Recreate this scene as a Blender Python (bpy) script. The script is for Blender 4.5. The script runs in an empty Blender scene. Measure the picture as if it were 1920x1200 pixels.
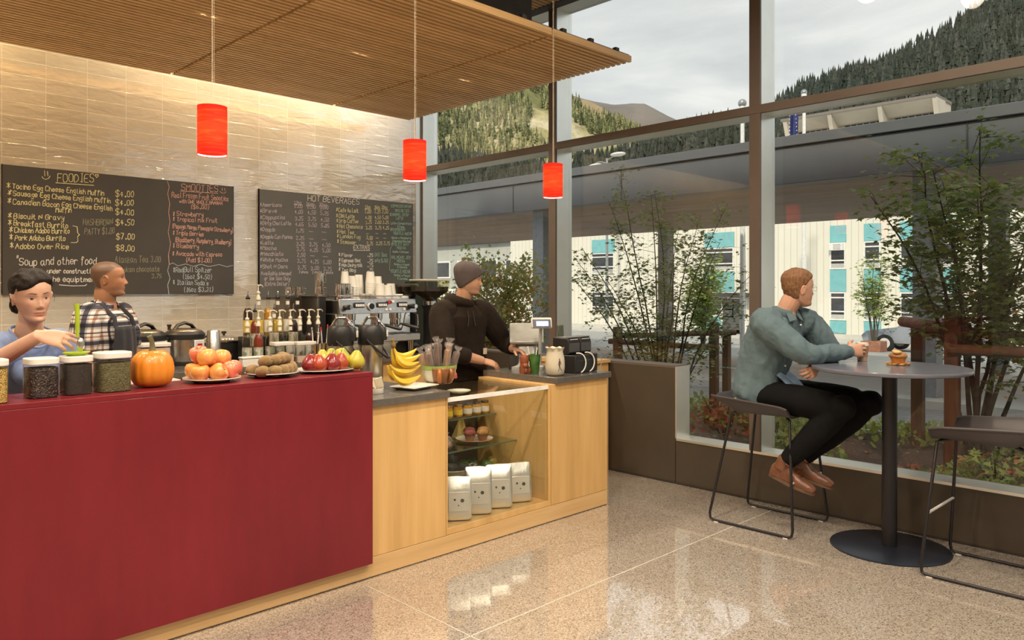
import bpy, bmesh, math, random
from mathutils import Vector as V, Matrix, Euler, noise
SC = bpy.context.scene
COL = SC.collection
R_ = math.radians
# ---------------------------------------------------------------- camera
cd = bpy.data.cameras.new('camera'); cam = bpy.data.objects.new('camera', cd); COL.objects.link(cam)
cam.location = (0, 0, 1.5); cam.rotation_euler = (R_(90), 0, R_(45.6 - 90))
cd.sensor_width = 36; cd.lens = 1443 / 1920 * 36; cd.shift_y = -56 / 1920
cd.clip_start = .05; cd.clip_end = 6000
SC.camera = cam
# ---------------------------------------------------------------- exposure
SC.view_settings.view_transform = 'Standard'; SC.view_settings.look = 'None'
SC.view_settings.exposure = .16; SC.view_settings.gamma = 1; SC.view_settings.use_curve_mapping = False
cy = SC.cycles
cy.use_denoising = True; cy.max_bounces = 8; cy.diffuse_bounces = 4; cy.glossy_bounces = 4
cy.transparent_max_bounces = 24; cy.transmission_bounces = 6
cy.caustics_reflective = False; cy.caustics_refractive = False; cy.sample_clamp_indirect = 8
cy.use_adaptive_sampling = True; cy.adaptive_threshold = .02
# ---------------------------------------------------------------- world: bright broken overcast
W = bpy.data.worlds.new('overcast'); SC.world = W; W.use_nodes = True
nt = W.node_tree; nt.nodes.clear()
def wn(t, **k):
    n = nt.nodes.new(t)
    for a, b in k.items(): setattr(n, a, b)
    return n
tc = wn('ShaderNodeTexCoord'); mp = wn('ShaderNodeMapping'); mp.inputs['Scale'].default_value = (1, 1, 3.2)
mp.inputs['Location'].default_value = (.35, .1, .2)
nz = wn('ShaderNodeTexNoise'); nz.inputs['Scale'].default_value = 2.6; nz.inputs['Detail'].default_value = 8; nz.inputs['Roughness'].default_value = .55; nz.inputs['Distortion'].default_value = .4
cr = wn('ShaderNodeValToRGB'); e = cr.color_ramp.elements
e[0].position = .33; e[0].color = (.58, .60, .61, 1); e[1].position = .68; e[1].color = (.98, .97, .94, 1)
el = cr.color_ramp.elements.new(.5); el.color = (.73, .745, .745, 1)
bg = wn('ShaderNodeBackground'); bg.inputs['Strength'].default_value = 1.03
wo = wn('ShaderNodeOutputWorld')
for a, b in ((tc.outputs['Generated'], mp.inputs['Vector']), (mp.outputs[0], nz.inputs['Vector']), (nz.outputs['Fac'], cr.inputs[0]), (cr.outputs[0], bg.inputs[0]), (bg.outputs[0], wo.inputs[0])): nt.links.new(a, b)
# ---------------------------------------------------------------- sun, added fill spots, wall washers
def light(name, typ, loc, energy, col, rot=(0, 0, 0), **k):
    l = bpy.data.lights.new(name, typ); l.energy = energy; l.color = col
    for a, b in k.items(): setattr(l, a, b)
    o = bpy.data.objects.new(name, l); COL.objects.link(o); o.location = loc; o.rotation_euler = rot
    return o
light('sun', 'SUN', (-30, -30, 60), 2.6, (1, .9, .72), (R_(56), 0, R_(-68)), angle=R_(3))
for i_, (x, y, w_) in enumerate(((-2.2, 1.9, 150), (-.4, 1.9, 165), (1.3, 2.0, 180), (2.9, 2.0, 165), (-1.3, .2, 150), (.6, .1, 165), (2.4, .2, 165), (4.2, .9, 115), (3.7, 2.6, 90), (.4, -1.8, 160), (2.6, -1.7, 150))):
    light('ceiling_fill_spot', 'SPOT', (x, y, 4.07), w_ * 1.2, (1, .84, .64), (0, 0, 0), spot_size=R_(150), spot_blend=.7, shadow_soft_size=.09)  # unseen spots added under the ceiling to brighten room and counter front
for x, w_ in ((-.2, 60), (.9, 60), (2.0, 62), (3.1, 66), (4.1, 60)):
    light('canopy_fill_spot', 'SPOT', (x, 4.72, 3.19), w_ * 1.35, (1, .85, .64), (0, 0, 0), spot_size=R_(150), spot_blend=.7, shadow_soft_size=.05)  # spots added below the slats to lift the serving area; no fixtures there
for k in range(15):
    x = -1.6 + .43 * k; c_ = .36 + .03 * max(0, k - 6); w_ = (46, 46, 48, 50, 52, 46, 30, 14, 10, 26, 34, 34, 34, 36, 36)[k]
    light('slot_washer', 'SPOT', (x, 6.33, 3.92), w_ * 1.5, (1, .52 + .5 * c_, min(1, c_)), (R_(5), 0, 0), spot_size=R_(120), spot_blend=.8, shadow_soft_size=.06)
# ---------------------------------------------------------------- mesh helpers
class MB:
    def __init__(s): s.v = []; s.f = []; s.m = []; s.mi = 0
    def add(s, vs, fs):
        n = len(s.v); s.v += [tuple(p) for p in vs]
        for f in fs: s.f.append(tuple(i + n for i in f)); s.m.append(s.mi)
        return s
    def box(s, x0, x1, y0, y1, z0, z1):
        return s.add([(x0, y0, z0), (x1, y0, z0), (x1, y1, z0), (x0, y1, z0), (x0, y0, z1), (x1, y0, z1), (x1, y1, z1), (x0, y1, z1)],
                     [(0, 3, 2, 1), (4, 5, 6, 7), (0, 1, 5, 4), (1, 2, 6, 5), (2, 3, 7, 6), (3, 0, 4, 7)])
    def cb(s, c, d, rz=0, rx=0, ry=0):
        n = len(s.v); a, b, h = d[0] / 2, d[1] / 2, d[2] / 2
        s.box(-a, a, -b, b, -h, h)
        return s.xf(Matrix.Translation(c) @ Euler((rx, ry, rz)).to_matrix().to_4x4(), n)
    def xf(s, M, n=0):
        for i in range(n, len(s.v)): s.v[i] = tuple(M @ V(s.v[i]))
        return s
    def loft(s, rings, cap=True, closed=True):
        n = len(rings[0]); vs = [p for r in rings for p in r]; fs = []
        for i in range(len(rings) - 1):
            for j in range(n if closed else n - 1):
                k = (j + 1) % n; fs.append((i * n + j, i * n + k, (i + 1) * n + k, (i + 1) * n + j))
        if cap: fs.append(tuple(reversed(range(n)))); fs.append(tuple((len(rings) - 1) * n + j for j in range(n)))
        return s.add(vs, fs)
    def lathe(s, prof, c=(0, 0, 0), n=24, sx=1, sy=1, cap=False):
        rings = [[(c[0] + r * sx * math.cos(2 * math.pi * j / n), c[1] + r * sy * math.sin(2 * math.pi * j / n), c[2] + z) for j in range(n)] for r, z in prof]
        return s.loft(rings, cap)
    def cyl(s, c, r, h, n=24, r2=None): return s.lathe([(r, 0), (r if r2 is None else r2, h)], c, n, cap=True)
    def tube(s, pts, rad, n=10, cap=True, flat=None):
        pts = [V(p) for p in pts]; L = len(pts)
        if not isinstance(rad, (list, tuple)): rad = [rad] * L
        rings = []; up = None
        for i, p in enumerate(pts):
            t = (pts[min(i + 1, L - 1)] - pts[max(i - 1, 0)])
            t = t.normalized() if t.length > 1e-9 else V((0, 0, 1))
            if up is None:
                up = V((0, 0, 1)) if abs(t.z) < .9 else V((0, 1, 0))
            a = t.cross(up)
            a = a.normalized() if a.length > 1e-6 else t.orthogonal().normalized()
            b = a.cross(t).normalized(); up = b
            r = rad[i]; ra, rb = (r if isinstance(r, (tuple, list)) else (r, r))
            rings.append([p + a * (ra * math.cos(2 * math.pi * j / n)) + b * (rb * math.sin(2 * math.pi * j / n)) for j in range(n)])
        for q in rings: q.reverse()
        return s.loft(rings, cap)
    def ell(s, c, r, rot=None, nu=20, nv=12):
        if not isinstance(r, (tuple, list)): r = (r, r, r)
        n0 = len(s.v)
        prof = [(max(math.sin(math.pi * i / nv), .002), -math.cos(math.pi * i / nv)) for i in range(nv + 1)]
        s.lathe(prof, n=nu, cap=True)
        Mx = Matrix.Translation(c) @ (rot.to_4x4() if rot is not None else Matrix.Identity(4)) @ Matrix.Diagonal((r[0], r[1], r[2], 1))
        return s.xf(Mx, n0)
    def prism(s, poly, z0, z1):
        n = len(poly)
        return s.add([(x, y, z0) for x, y in poly] + [(x, y, z1) for x, y in poly],
                     [tuple(reversed(range(n))), tuple(range(n, 2 * n))] + [(i, (i + 1) % n, n + (i + 1) % n, n + i) for i in range(n)])
    def grid(s, fn, nu, nv, cu=False):
        vs = [fn(i / (nu if cu else nu - 1), j / (nv - 1)) for j in range(nv) for i in range(nu)]; fs = []
        for j in range(nv - 1):
            for i in range(nu if cu else nu - 1):
                k = (i + 1) % nu; fs.append((j * nu + i, j * nu + k, (j + 1) * nu + k, (j + 1) * nu + i))
        return s.add(vs, fs)
def wloc(o):
    p = V((0, 0, 0))
    while o is not None: p += o.location; o = o.parent
    return p
def obj(name, mb, mats, parent=None, w=False, bev=0, smooth=35, sub=0, seg=2, loc=None):
    me = bpy.data.meshes.new(name)
    vs = mb.v
    if loc is not None: vs = [(p[0] - loc[0], p[1] - loc[1], p[2] - loc[2]) for p in vs]
    elif w and parent is not None:
        q = wloc(parent); vs = [(p[0] - q.x, p[1] - q.y, p[2] - q.z) for p in vs]
    me.from_pydata(vs, [], mb.f)
    if not isinstance(mats, (list, tuple)): mats = [mats]
    for m in mats: me.materials.append(m)
    if len(mats) > 1:
        for p, i in zip(me.polygons, mb.m): p.material_index = i
    me.update()
    o = bpy.data.objects.new(name, me); COL.objects.link(o)
    if parent is not None: o.parent = parent
    if loc is not None: o.location = loc
    if smooth:
        for p in me.polygons: p.use_smooth = True
        me.set_sharp_from_angle(angle=R_(smooth))
    if bev:
        b = o.modifiers.new('bevel', 'BEVEL'); b.width = bev; b.segments = seg; b.limit_method = 'ANGLE'; b.angle_limit = R_(40)
    if sub:
        b = o.modifiers.new('sub', 'SUBSURF'); b.levels = b.render_levels = sub
    return o
def T(o, label, cat, group=None, kind=None):
    o['label'] = label; o['category'] = cat
    if group: o['group'] = group
    if kind: o['kind'] = kind
    return o
def thing(name, label, cat, loc=(0, 0, 0), rz=0, group=None):
    o = bpy.data.objects.new(name, None); COL.objects.link(o); o.location = loc; o.rotation_euler = (0, 0, rz); o.empty_display_size = .05
    return T(o, label, cat, group)
def S(name, mb, m, parent=None, bev=0, label=None, **k):
    o = obj(name, mb, m, parent, bev=bev, **k)
    if parent is None: o['kind'] = 'structure'; o['label'] = label or name.replace('_', ' '); o['category'] = 'structure'
    return o
def dup(src, loc, rz=None, label=None, group=None, scale=None):
    r = src.copy(); COL.objects.link(r); r.location = loc
    if rz is not None: r.rotation_euler = (0, 0, rz) if not isinstance(rz, tuple) else rz
    if scale: r.scale = (scale,) * 3 if not isinstance(scale, tuple) else scale
    if label: r['label'] = label
    if group: r['group'] = group
    for ch in list(src.children):
        c = ch.copy(); COL.objects.link(c); c.parent = r
        for g in list(ch.children):
            d = g.copy(); COL.objects.link(d); d.parent = c
    return r
# ---------------------------------------------------------------- materials
MT = {}
def nodes(name):
    m = bpy.data.materials.new(name); m.use_nodes = True; t = m.node_tree
    b = t.nodes['Principled BSDF']; return m, t, b
def mx(t, kind, fac, a, b):
    n = t.nodes.new('ShaderNodeMix'); n.data_type = 'RGBA'; n.blend_type = kind
    for s, v in ((n.inputs[0], fac), (n.inputs[6], a), (n.inputs[7], b)):
        if hasattr(v, 'is_linked'): t.links.new(v, s)
        else: s.default_value = v if not isinstance(v, tuple) else (*v, 1)
    return n.outputs[2]
def ramp(t, src, stops):
    r = t.nodes.new('ShaderNodeValToRGB'); t.links.new(src, r.inputs[0]); e = r.color_ramp.elements
    while len(e) < len(stops): e.new(.5)
    for q, (p, c) in zip(e, stops): q.position = p; q.color = (*c, 1) if len(c) == 3 else c
    return r.outputs[0]
def texn(t, scale, detail=4, coord='Object', sc=(1, 1, 1), rough=.5, dist=0, rot=(0, 0, 0)):
    c = t.nodes.new('ShaderNodeTexCoord'); mpn = t.nodes.new('ShaderNodeMapping'); mpn.inputs['Scale'].default_value = sc; mpn.inputs['Rotation'].default_value = rot
    n = t.nodes.new('ShaderNodeTexNoise'); n.inputs['Scale'].default_value = scale; n.inputs['Detail'].default_value = detail
    n.inputs['Roughness'].default_value = rough; n.inputs['Distortion'].default_value = dist
    t.links.new(c.outputs[coord], mpn.inputs[0]); t.links.new(mpn.outputs[0], n.inputs['Vector']); return n.outputs['Fac']
def bump(t, b, h, st, d=.01):
    n = t.nodes.new('ShaderNodeBump'); n.inputs['Strength'].default_value = st; n.inputs['Distance'].default_value = d
    t.links.new(h, n.inputs['Height']); t.links.new(n.outputs[0], b.inputs['Normal'])
def P(name, col, rough=.5, metal=0, var=.12, scale=14, bmp=0, bs=60, coat=0, sss=0, trans=0, emit=0, sc=(1, 1, 1), ior=None, c2=None, detail=4, sheen=0):
    """a plain coloured surface: principled, colour broken up by noise, optional noise relief"""
    if name in MT: return MT[name]
    m, t, b = nodes(name)
    n = texn(t, scale, detail, sc=sc)
    lo = tuple(max(0, c * (1 - var)) for c in col); hi = c2 if c2 else tuple(min(1, c * (1 + var)) for c in col)
    c = ramp(t, n, [(.3, lo), (.7, hi)]); t.links.new(c, b.inputs['Base Color'])
    b.inputs['Roughness'].default_value = rough; b.inputs['Metallic'].default_value = metal
    if coat: b.inputs['Coat Weight'].default_value = coat; b.inputs['Coat Roughness'].default_value = .06
    if sss: b.inputs['Subsurface Weight'].default_value = sss; b.inputs['Subsurface Radius'].default_value = (.012, .005, .003)
    if ior: b.inputs['IOR'].default_value = ior
    if sheen: b.inputs['Sheen Weight'].default_value = sheen
    if bmp: bump(t, b, texn(t, bs, 5, sc=sc), bmp, .004)
    if emit: t.links.new(c, b.inputs['Emission Color']); b.inputs['Emission Strength'].default_value = emit
    MT[name] = m; return m
def GL(name, tint=(.96, .97, .96), refl=.9, ior=1.45, rough=.0, diff=0):
    """thin clear sheet: lets light through, mirrors by Fresnel"""
    m = bpy.data.materials.new(name); m.use_nodes = True; t = m.node_tree; t.nodes.clear()
    o = t.nodes.new('ShaderNodeOutputMaterial'); tr = t.nodes.new('ShaderNodeBsdfTransparent'); tr.inputs[0].default_value = (*tint, 1)
    g = t.nodes.new('ShaderNodeBsdfGlossy'); g.inputs['Roughness'].default_value = rough; g.inputs[0].default_value = (refl, refl, refl, 1)
    f = t.nodes.new('ShaderNodeFresnel'); f.inputs[0].default_value = ior; mi = t.nodes.new('ShaderNodeMixShader')
    ge = t.nodes.new('ShaderNodeNewGeometry')
    nn = texn(t, 1.2, 2); bn = t.nodes.new('ShaderNodeBump'); bn.inputs['Strength'].default_value = .02; bn.inputs['Distance'].default_value = .01
    t.links.new(nn, bn.inputs['Height']); t.links.new(bn.outputs[0], g.inputs['Normal'])
    # same Fresnel from either side of the thin sheet
    mm = t.nodes.new('ShaderNodeMath'); mm.operation = 'MULTIPLY_ADD'; mm.inputs[1].default_value = 1 / ior - ior; mm.inputs[2].default_value = ior
    t.links.new(ge.outputs['Backfacing'], mm.inputs[0]); t.links.new(mm.outputs[0], f.inputs[0])
    t.links.new(f.outputs[0], mi.inputs[0]); t.links.new(tr.outputs[0], mi.inputs[1]); t.links.new(g.outputs[0], mi.inputs[2]); t.links.new(mi.outputs[0], o.inputs[0])
    if diff:
        d = t.nodes.new('ShaderNodeBsdfDiffuse'); d.inputs[0].default_value = (.85, .83, .82, 1); m2 = t.nodes.new('ShaderNodeMixShader'); m2.inputs[0].default_value = diff; t.links.new(mi.outputs[0], m2.inputs[1]); t.links.new(d.outputs[0], m2.inputs[2]); t.links.new(m2.outputs[0], o.inputs[0])
    return m
def wood(name, a, b_, axis=0, rough=.38, scale=1.0, coat=.15, stripe=0):
    m, t, b = nodes(name)
    sc = [26, 26, 26]; sc[axis] = 1.6
    n = texn(t, 1.0 * scale, 6, sc=tuple(sc), rough=.6, dist=.25)
    sc2 = [5, 5, 5]; sc2[axis] = .5
    n2 = texn(t, 1.0 * scale, 3, sc=tuple(sc2))
    c = ramp(t, n, [(.32, a), (.68, b_)])
    c2 = ramp(t, n2, [(.35, (.82, .80, .76)), (.65, (1.0, 1.0, 1.0))])
    t.links.new(mx(t, 'MULTIPLY', 1.0, c, c2), b.inputs['Base Color'])
    b.inputs['Roughness'].default_value = rough; b.inputs['Coat Weight'].default_value = coat; b.inputs['Coat Roughness'].default_value = .2
    bump(t, b, n, .08, .002); return m
# ================================================================ the room
def tile_mat():
    m, t, b = nodes('glazed_tile')
    tc = t.nodes.new('ShaderNodeTexCoord'); sp = t.nodes.new('ShaderNodeSeparateXYZ'); cb = t.nodes.new('ShaderNodeCombineXYZ')
    t.links.new(tc.outputs['Object'], sp.inputs[0])
    for i, (a, off) in enumerate((('X', .1325), ('Z', .0165))):
        q = t.nodes.new('ShaderNodeMath'); q.operation = 'SUBTRACT'; q.inputs[1].default_value = off - 5 * (.2835, .1025)[i] * 4
        t.links.new(sp.outputs[a], q.inputs[0]); t.links.new(q.outputs[0], cb.inputs[i])
    br = t.nodes.new('ShaderNodeTexBrick'); br.offset = 0; br.squash = 1
    br.inputs['Scale'].default_value = 1; br.inputs['Brick Width'].default_value = .2835; br.inputs['Row Height'].default_value = .1025
    br.inputs['Mortar Size'].default_value = .0026; br.inputs['Mortar Smooth'].default_value = .3
    br.inputs['Color1'].default_value = (.66, .60, .50, 1); br.inputs['Color2'].default_value = (.74, .68, .585, 1); br.inputs['Mortar'].default_value = (.92, .87, .76, 1)
    t.links.new(cb.outputs[0], br.inputs['Vector'])
    n = texn(t, 3.2, 3, sc=(1.2, 1, 4.2), dist=.9, rot=(0, R_(14), 0)); n2 = texn(t, 14, 4, sc=(1, 1, 3.2), dist=1.0, rot=(0, R_(14), 0))
    c = mx(t, 'MULTIPLY', .6, br.outputs['Color'], ramp(t, n2, [(.3, (.84, .83, .8)), (.7, (1, 1, 1))]))
    t.links.new(c, b.inputs['Base Color']); b.inputs['Roughness'].default_value = .05; b.inputs['IOR'].default_value = 1.6; b.inputs['Coat Weight'].default_value = 1; b.inputs['Coat IOR'].default_value = 3.0; b.inputs['Coat Roughness'].default_value = .03
    b1 = t.nodes.new('ShaderNodeBump'); b1.inputs['Strength'].default_value = .5; b1.inputs['Distance'].default_value = .008; t.links.new(n, b1.inputs['Height'])
    b2 = t.nodes.new('ShaderNodeBump'); b2.inputs['Strength'].default_value = .5; b2.inputs['Distance'].default_value = .0012; t.links.new(n2, b2.inputs['Height']); t.links.new(b1.outputs[0], b2.inputs['Normal'])
    b3 = t.nodes.new('ShaderNodeBump'); b3.invert = True; b3.inputs['Strength'].default_value = .6; b3.inputs['Distance'].default_value = .003; t.links.new(br.outputs['Fac'], b3.inputs['Height']); t.links.new(b2.outputs[0], b3.inputs['Normal'])
    t.links.new(b3.outputs[0], b.inputs['Normal']); t.links.new(b3.outputs[0], b.inputs['Coat Normal']); return m
def floor_mat():
    m, t, b = nodes('polished_terrazzo')
    tc = t.nodes.new('ShaderNodeTexCoord')
    vo = t.nodes.new('ShaderNodeTexVoronoi'); vo.inputs['Scale'].default_value = 190; t.links.new(tc.outputs['Object'], vo.inputs['Vector'])
    sp = t.nodes.new('ShaderNodeSeparateColor'); t.links.new(vo.outputs['Color'], sp.inputs[0])
    c = ramp(t, sp.outputs[0], [(0, (.13, .11, .10)), (.12, (.31, .27, .23)), (.5, (.47, .415, .355)), (.85, (.55, .495, .435)), (1, (.70, .65, .59))])
    n = texn(t, 1.1, 4); n3 = texn(t, 320, 2)
    c = mx(t, 'MULTIPLY', .7, c, ramp(t, n, [(.3, (.86, .84, .82)), (.7, (1, 1, 1))]))
    c = mx(t, 'MULTIPLY', .5, c, ramp(t, n3, [(.35, (.7, .68, .66)), (.6, (1, 1, 1))]))
    t.links.new(c, b.inputs['Base Color']); b.inputs['Roughness'].default_value = .10; b.inputs['IOR'].default_value = 1.6; b.inputs['Coat Weight'].default_value = 1; b.inputs['Coat IOR'].default_value = 2.3; b.inputs['Coat Roughness'].default_value = .02
    bump(t, b, texn(t, 5, 3), .05, .01); return m
def pt(name, col, **k): return P(name, col, **k)
M_tile = tile_mat(); M_floor = floor_mat()
M_bronze = P('bronze_paint', (.125, .098, .080), .45, 0, .05, 8)
M_knee = P('dark_bronze_panel', (.066, .051, .036), .5, 0, .08, 3)
M_alu = P('pale_aluminium', (.90, .92, .87), .34, .85, .03, 6)
M_glass = GL('window_glass')
M_slat = wood('slat_wood', (.72, .46, .185), (.90, .62, .30), 0, .45)
M_black = P('black_void', (.028, .022, .018), .8)
M_soff = P('dark_soffit_paint', (.05, .048, .045), .6)
M_plain = P('warm_white_paint', (.62, .57, .50), .7)
S('floor', MB().box(-4.5, 5.3, -4.5, 6.75, -.2, 0), M_floor)
sm = P('divider_metal', (.80, .77, .68), .3, .3, .03)
S('trim_1', MB().box(-4, 5.06, 2.506, 2.511, .0002, .0016), sm, label='thin pale metal divider strip set in the floor along the counter')
S('trim_2', MB().box(2.203, 2.2075, -4, 3.3, .0002, .0016), sm, label='thin pale metal divider strip set in the floor towards the counter')
S('wall_back', MB().box(-4.5, 5.30, 6.6, 6.8, 0, 4.3), M_tile, label='glazed beige tile wall behind the counter')
S('wall_left', MB().box(-4.7, -4.5, -4.5, 6.8, 0, 4.3), M_plain)
S('wall_front', MB().box(-4.7, 5.3, -4.7, -4.5, 0, 4.3), M_plain)
S('ceiling', MB().box(-4.7, 5.28, -4.7, 6.8, 4.10, 4.3), P('ceiling_wood', (.40, .27, .14), .7))
S('roof', MB().box(-12, 5.5, -14, 11, 4.3, 8.6), M_soff, label='unseen upper block above the room, tall enough to shade the trees outside')  # unseen upper mass, height set so its shadow covers the trees outside
# slatted upper ceiling near the window and dark bulkhead over the canopy
b = MB(); y = 2.2
while y < 6.58: b.box(3.2, 4.99, y, y + .03, 4.025, 4.07); y += .05
u_ = S('ceiling_upper', b, M_slat, label='upper slatted wood ceiling beside the window')
S('trim_3', MB().box(4.99, 5.10, -4.5, 6.6, 4.02, 4.10), M_soff, label='dark strip along the ceiling edge')
S('soffit', MB().box(-4.4, 4.02, 3.9, 6.1, 3.30, 4.09), M_soff, label='dark bulkhead above the slatted canopy')
# hanging slat canopy: four panels with dark seams between them
can = thing('slatted_canopy', 'long suspended wood slat canopy over the serving area', 'ceiling canopy', (2.0, 4.8, 3.2))
edges = [-4.3, -2.06, -.6, .867, 2.325, 3.785, 4.66]
for a, c in zip(edges, edges[1:]):
    b = MB(); y = 3.475
    while y < 6.2: b.box(a + .011, c - .011, y, y + .027, 3.2, 3.245); y += .0503
    p = obj('slat_panel', b, M_slat, can, w=True, smooth=0)
    q = MB().box(a + .004, c - .004, 3.50, 6.19, 3.246, 3.262)
    obj('backing', q, M_black, p, w=True, smooth=0)
    for k in range(3): obj('bracket', MB().box(a + (c - a) * (k + .5) / 3 - .02, a + (c - a) * (k + .5) / 3 + .02, 3.50, 3.53, 3.2625, 3.285), M_soff, p, w=True)
# knee wall, sill and tall end panel
S('wall_window', MB().box(5.08, 5.27, -4.5, 3.375, 0, .335).box(5.08, 5.27, 3.38, 6.6, 0, .90), M_knee, label='dark bronze knee wall under the windows', bev=.003)
S('sill', MB().box(5.075, 5.275, -4.5, 3.368, .335, .352), M_alu, label='pale window sill')
S('trim_4', MB().box(5.082, 5.27, 3.368, 3.38, .352, .905), M_alu, label='pale end strip of the tall dark panel')
S('trim_5', MB().box(5.085, 5.27, 3.38, 6.6, .90, .912), M_bronze, label='ledge on the tall dark panel')
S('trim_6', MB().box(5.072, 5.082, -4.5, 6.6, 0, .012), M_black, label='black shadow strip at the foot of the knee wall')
# curtain wall frame: bronze inner caps, pale sides
fr = MB(); fa = MB()
for y in (-3.15, -1.19, .765, 2.713, 4.675):
    fr.box(5.078, 5.10, y - .042, y + .042, .90 if y > 3.4 else .352, 4.02); fa.box(5.10, 5.30, y - .0415, y + .0415, .90 if y > 3.4 else .352, 4.02)
fr.box(5.078, 5.10, 6.58, 6.6, .9, 4.02); fa.box(5.10, 5.30, 6.575, 6.6, .9, 4.02)
fr.box(5.076, 5.10, -4.5, 6.58, 2.757, 2.818); fa.box(5.10, 5.30, -4.5, 6.575, 2.757, 2.818)
fa.box(5.10, 5.30, -4.5, 6.575, 4.02, 4.12)
S('window_frame', fr, M_bronze, label='bronze inner caps of the window wall', bev=.002)
S('window_frame_sides', fa, M_alu, label='pale deep sides of the window mullions')
ys = (-4.5, -3.15, -1.19, .765, 2.713, 4.675, 6.6); k = 1
for a, c in zip(ys, ys[1:]):
    for z0, z1 in ((.352 if a < 3.3 else .912, 2.757), (2.818, 4.02)):
        w = MB()
        if a == 2.713 and z0 < 1: w.box(5.262, 5.272, a + .042, 3.368, .352, .91); w.box(5.262, 5.272, a + .042, c - .042, .912, z1)
        else: w.box(5.262, 5.272, a + .042, c - .042, z0, z1)
        S('window_%d' % k, w, M_glass, smooth=0, label='clear window pane'); k += 1
# wall-end jamb beside the tiles
S('trim_7', MB().box(5.02, 5.08, 6.592, 6.6, .93, 4.02), M_alu, label='pale metal edge where the tile wall meets the window')
# three red pendants over the counter
def pend_mat():
    m, t, b = nodes('red_veneer_shade')
    n = texn(t, 6, 6, sc=(1, 1, 14), rough=.7, dist=.3)
    c = ramp(t, n, [(.25, (.52, .004, .006)), (.5, (.72, .012, .008)), (.75, (.85, .05, .016))])
    t.links.new(c, b.inputs['Base Color']); b.inputs['Roughness'].default_value = .6
    tl = t.nodes.new('ShaderNodeBsdfTranslucent'); t.links.new(ramp(t, n, [(.25, (.8, .012, .005)), (.5, (1, .032, .008)), (.75, (1, .15, .025))]), tl.inputs[0]); ms = t.nodes.new('ShaderNodeMixShader'); ms.inputs[0].default_value = .6
    o = t.nodes['Material Output']; t.links.new(b.outputs[0], ms.inputs[1]); t.links.new(tl.outputs[0], ms.inputs[2]); t.links.new(ms.outputs[0], o.inputs[0])
    return m
M_shade = pend_mat(); M_in = P('shade_lining', (1, .93, .8), .6, emit=2.2); M_bulb = P('frosted_bulb', (1, .9, .72), .5, emit=3)
M_cord = P('pale_cord', (.75, .68, .55), .5); M_wm = P('white_metal', (.8, .78, .72), .4)
for i, (x, lab) in enumerate(((1.413, 'red veneer drum pendant above the red bar, largest of the three'), (2.512, 'red veneer drum pendant hanging in front of the second chalkboard'), (3.606, 'red veneer drum pendant in front of the window mullion, smallest of the three'))):
    p = thing('pendant_lamp', lab, 'lamp', (x, 3.31, 2.087), 0, 'red pendants over the counter')
    obj('lamp_shade', MB().lathe([(.062, 0), (.062, .212)], n=40), M_shade, p); light('pendant_bulb', 'POINT', (x, 3.31, 2.087 + .10), 5.0, (1, .72, .42), shadow_soft_size=.03)
    obj('lining', MB().lathe([(.0598, .002), (.0598, .008)], n=32), M_in, p)
    obj('top_disc', MB().cyl((0, 0, .205), .0603, .004, 32), M_shade, p)
    obj('bulb', MB().ell((0, 0, .09), (.026, .026, .034)), M_bulb, p)
    obj('cord', MB().tube([(0, 0, .212), (0, 0, 2.012)], .0013, 6), M_cord, p)
    obj('suspension_wire', MB().tube([(.008, 0, .212), (.008, 0, 2.012)], .0007, 5), M_cord, p)
    obj('canopy_rose', MB().cyl((0, 0, 1.985), .05, .027), M_wm, p)
# ================================================================ outside the window
rnd = random.Random(7)
def gz(x): return -.1 - .03 * max(0, x - 9.2)
M_mulch = P('bark_mulch', (.085, .055, .038), .95, 0, .5, 40, 1, 90)
M_asph = P('asphalt', (.30, .30, .29), .9, 0, .15, 6, .4, 120)
M_conc = P('pale_concrete', (.60, .59, .55), .85, 0, .08, 2, .2, 80)
M_street = P('street_asphalt', (.40, .40, .385), .9, 0, .1, 1.5, .3, 90)
def slab(x0, x1, y0, y1, dz, th, name, m, label):
    b = MB(); a, c = gz(x0) + dz, gz(x1) + dz
    b.add([(x0, y0, a - th), (x1, y0, c - th), (x1, y1, c - th), (x0, y1, a - th), (x0, y0, a), (x1, y0, c), (x1, y1, c), (x0, y1, a)], [(0, 3, 2, 1), (4, 5, 6, 7), (0, 1, 5, 4), (1, 2, 6, 5), (2, 3, 7, 6), (3, 0, 4, 7)])
    return S(name, b, m, label=label, smooth=0)
b = MB(); N = 60
b.grid(lambda u, v: (5.3 + 3.9 * u, -6 + 24 * v, -.1 + .05 * noise.noise((u * 9, v * 50, 0)) + .03 * noise.noise((u * 30, v * 170, 3)) - (.06 if u < .02 or u > .98 else 0)), 40, 220)
S('ground_bed', b, M_mulch, label='brown bark mulch planting bed outside the glass')
slab(9.2, 12.3, -12, 34, -.06, .4, 'street_lane', M_asph, 'grey asphalt lane beyond the planting bed')
slab(12.3, 20.4, -14, 46, .06, .5, 'pavement_platform', M_conc, 'pale concrete platform under the canopy roof')
slab(20.4, 36, -30, 80, -.08, .5, 'street', M_street, 'street between the canopy and the pale building')
slab(36, 130, -70, 130, .0, .6, 'sidewalk', M_conc, 'far pavement at the foot of the pale building')
slab(130, 2500, -1500, 2500, 3.0, .6, 'terrain_plain', P('far_ground', (.16, .18, .11), 1), 'far ground towards the hills')
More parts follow.
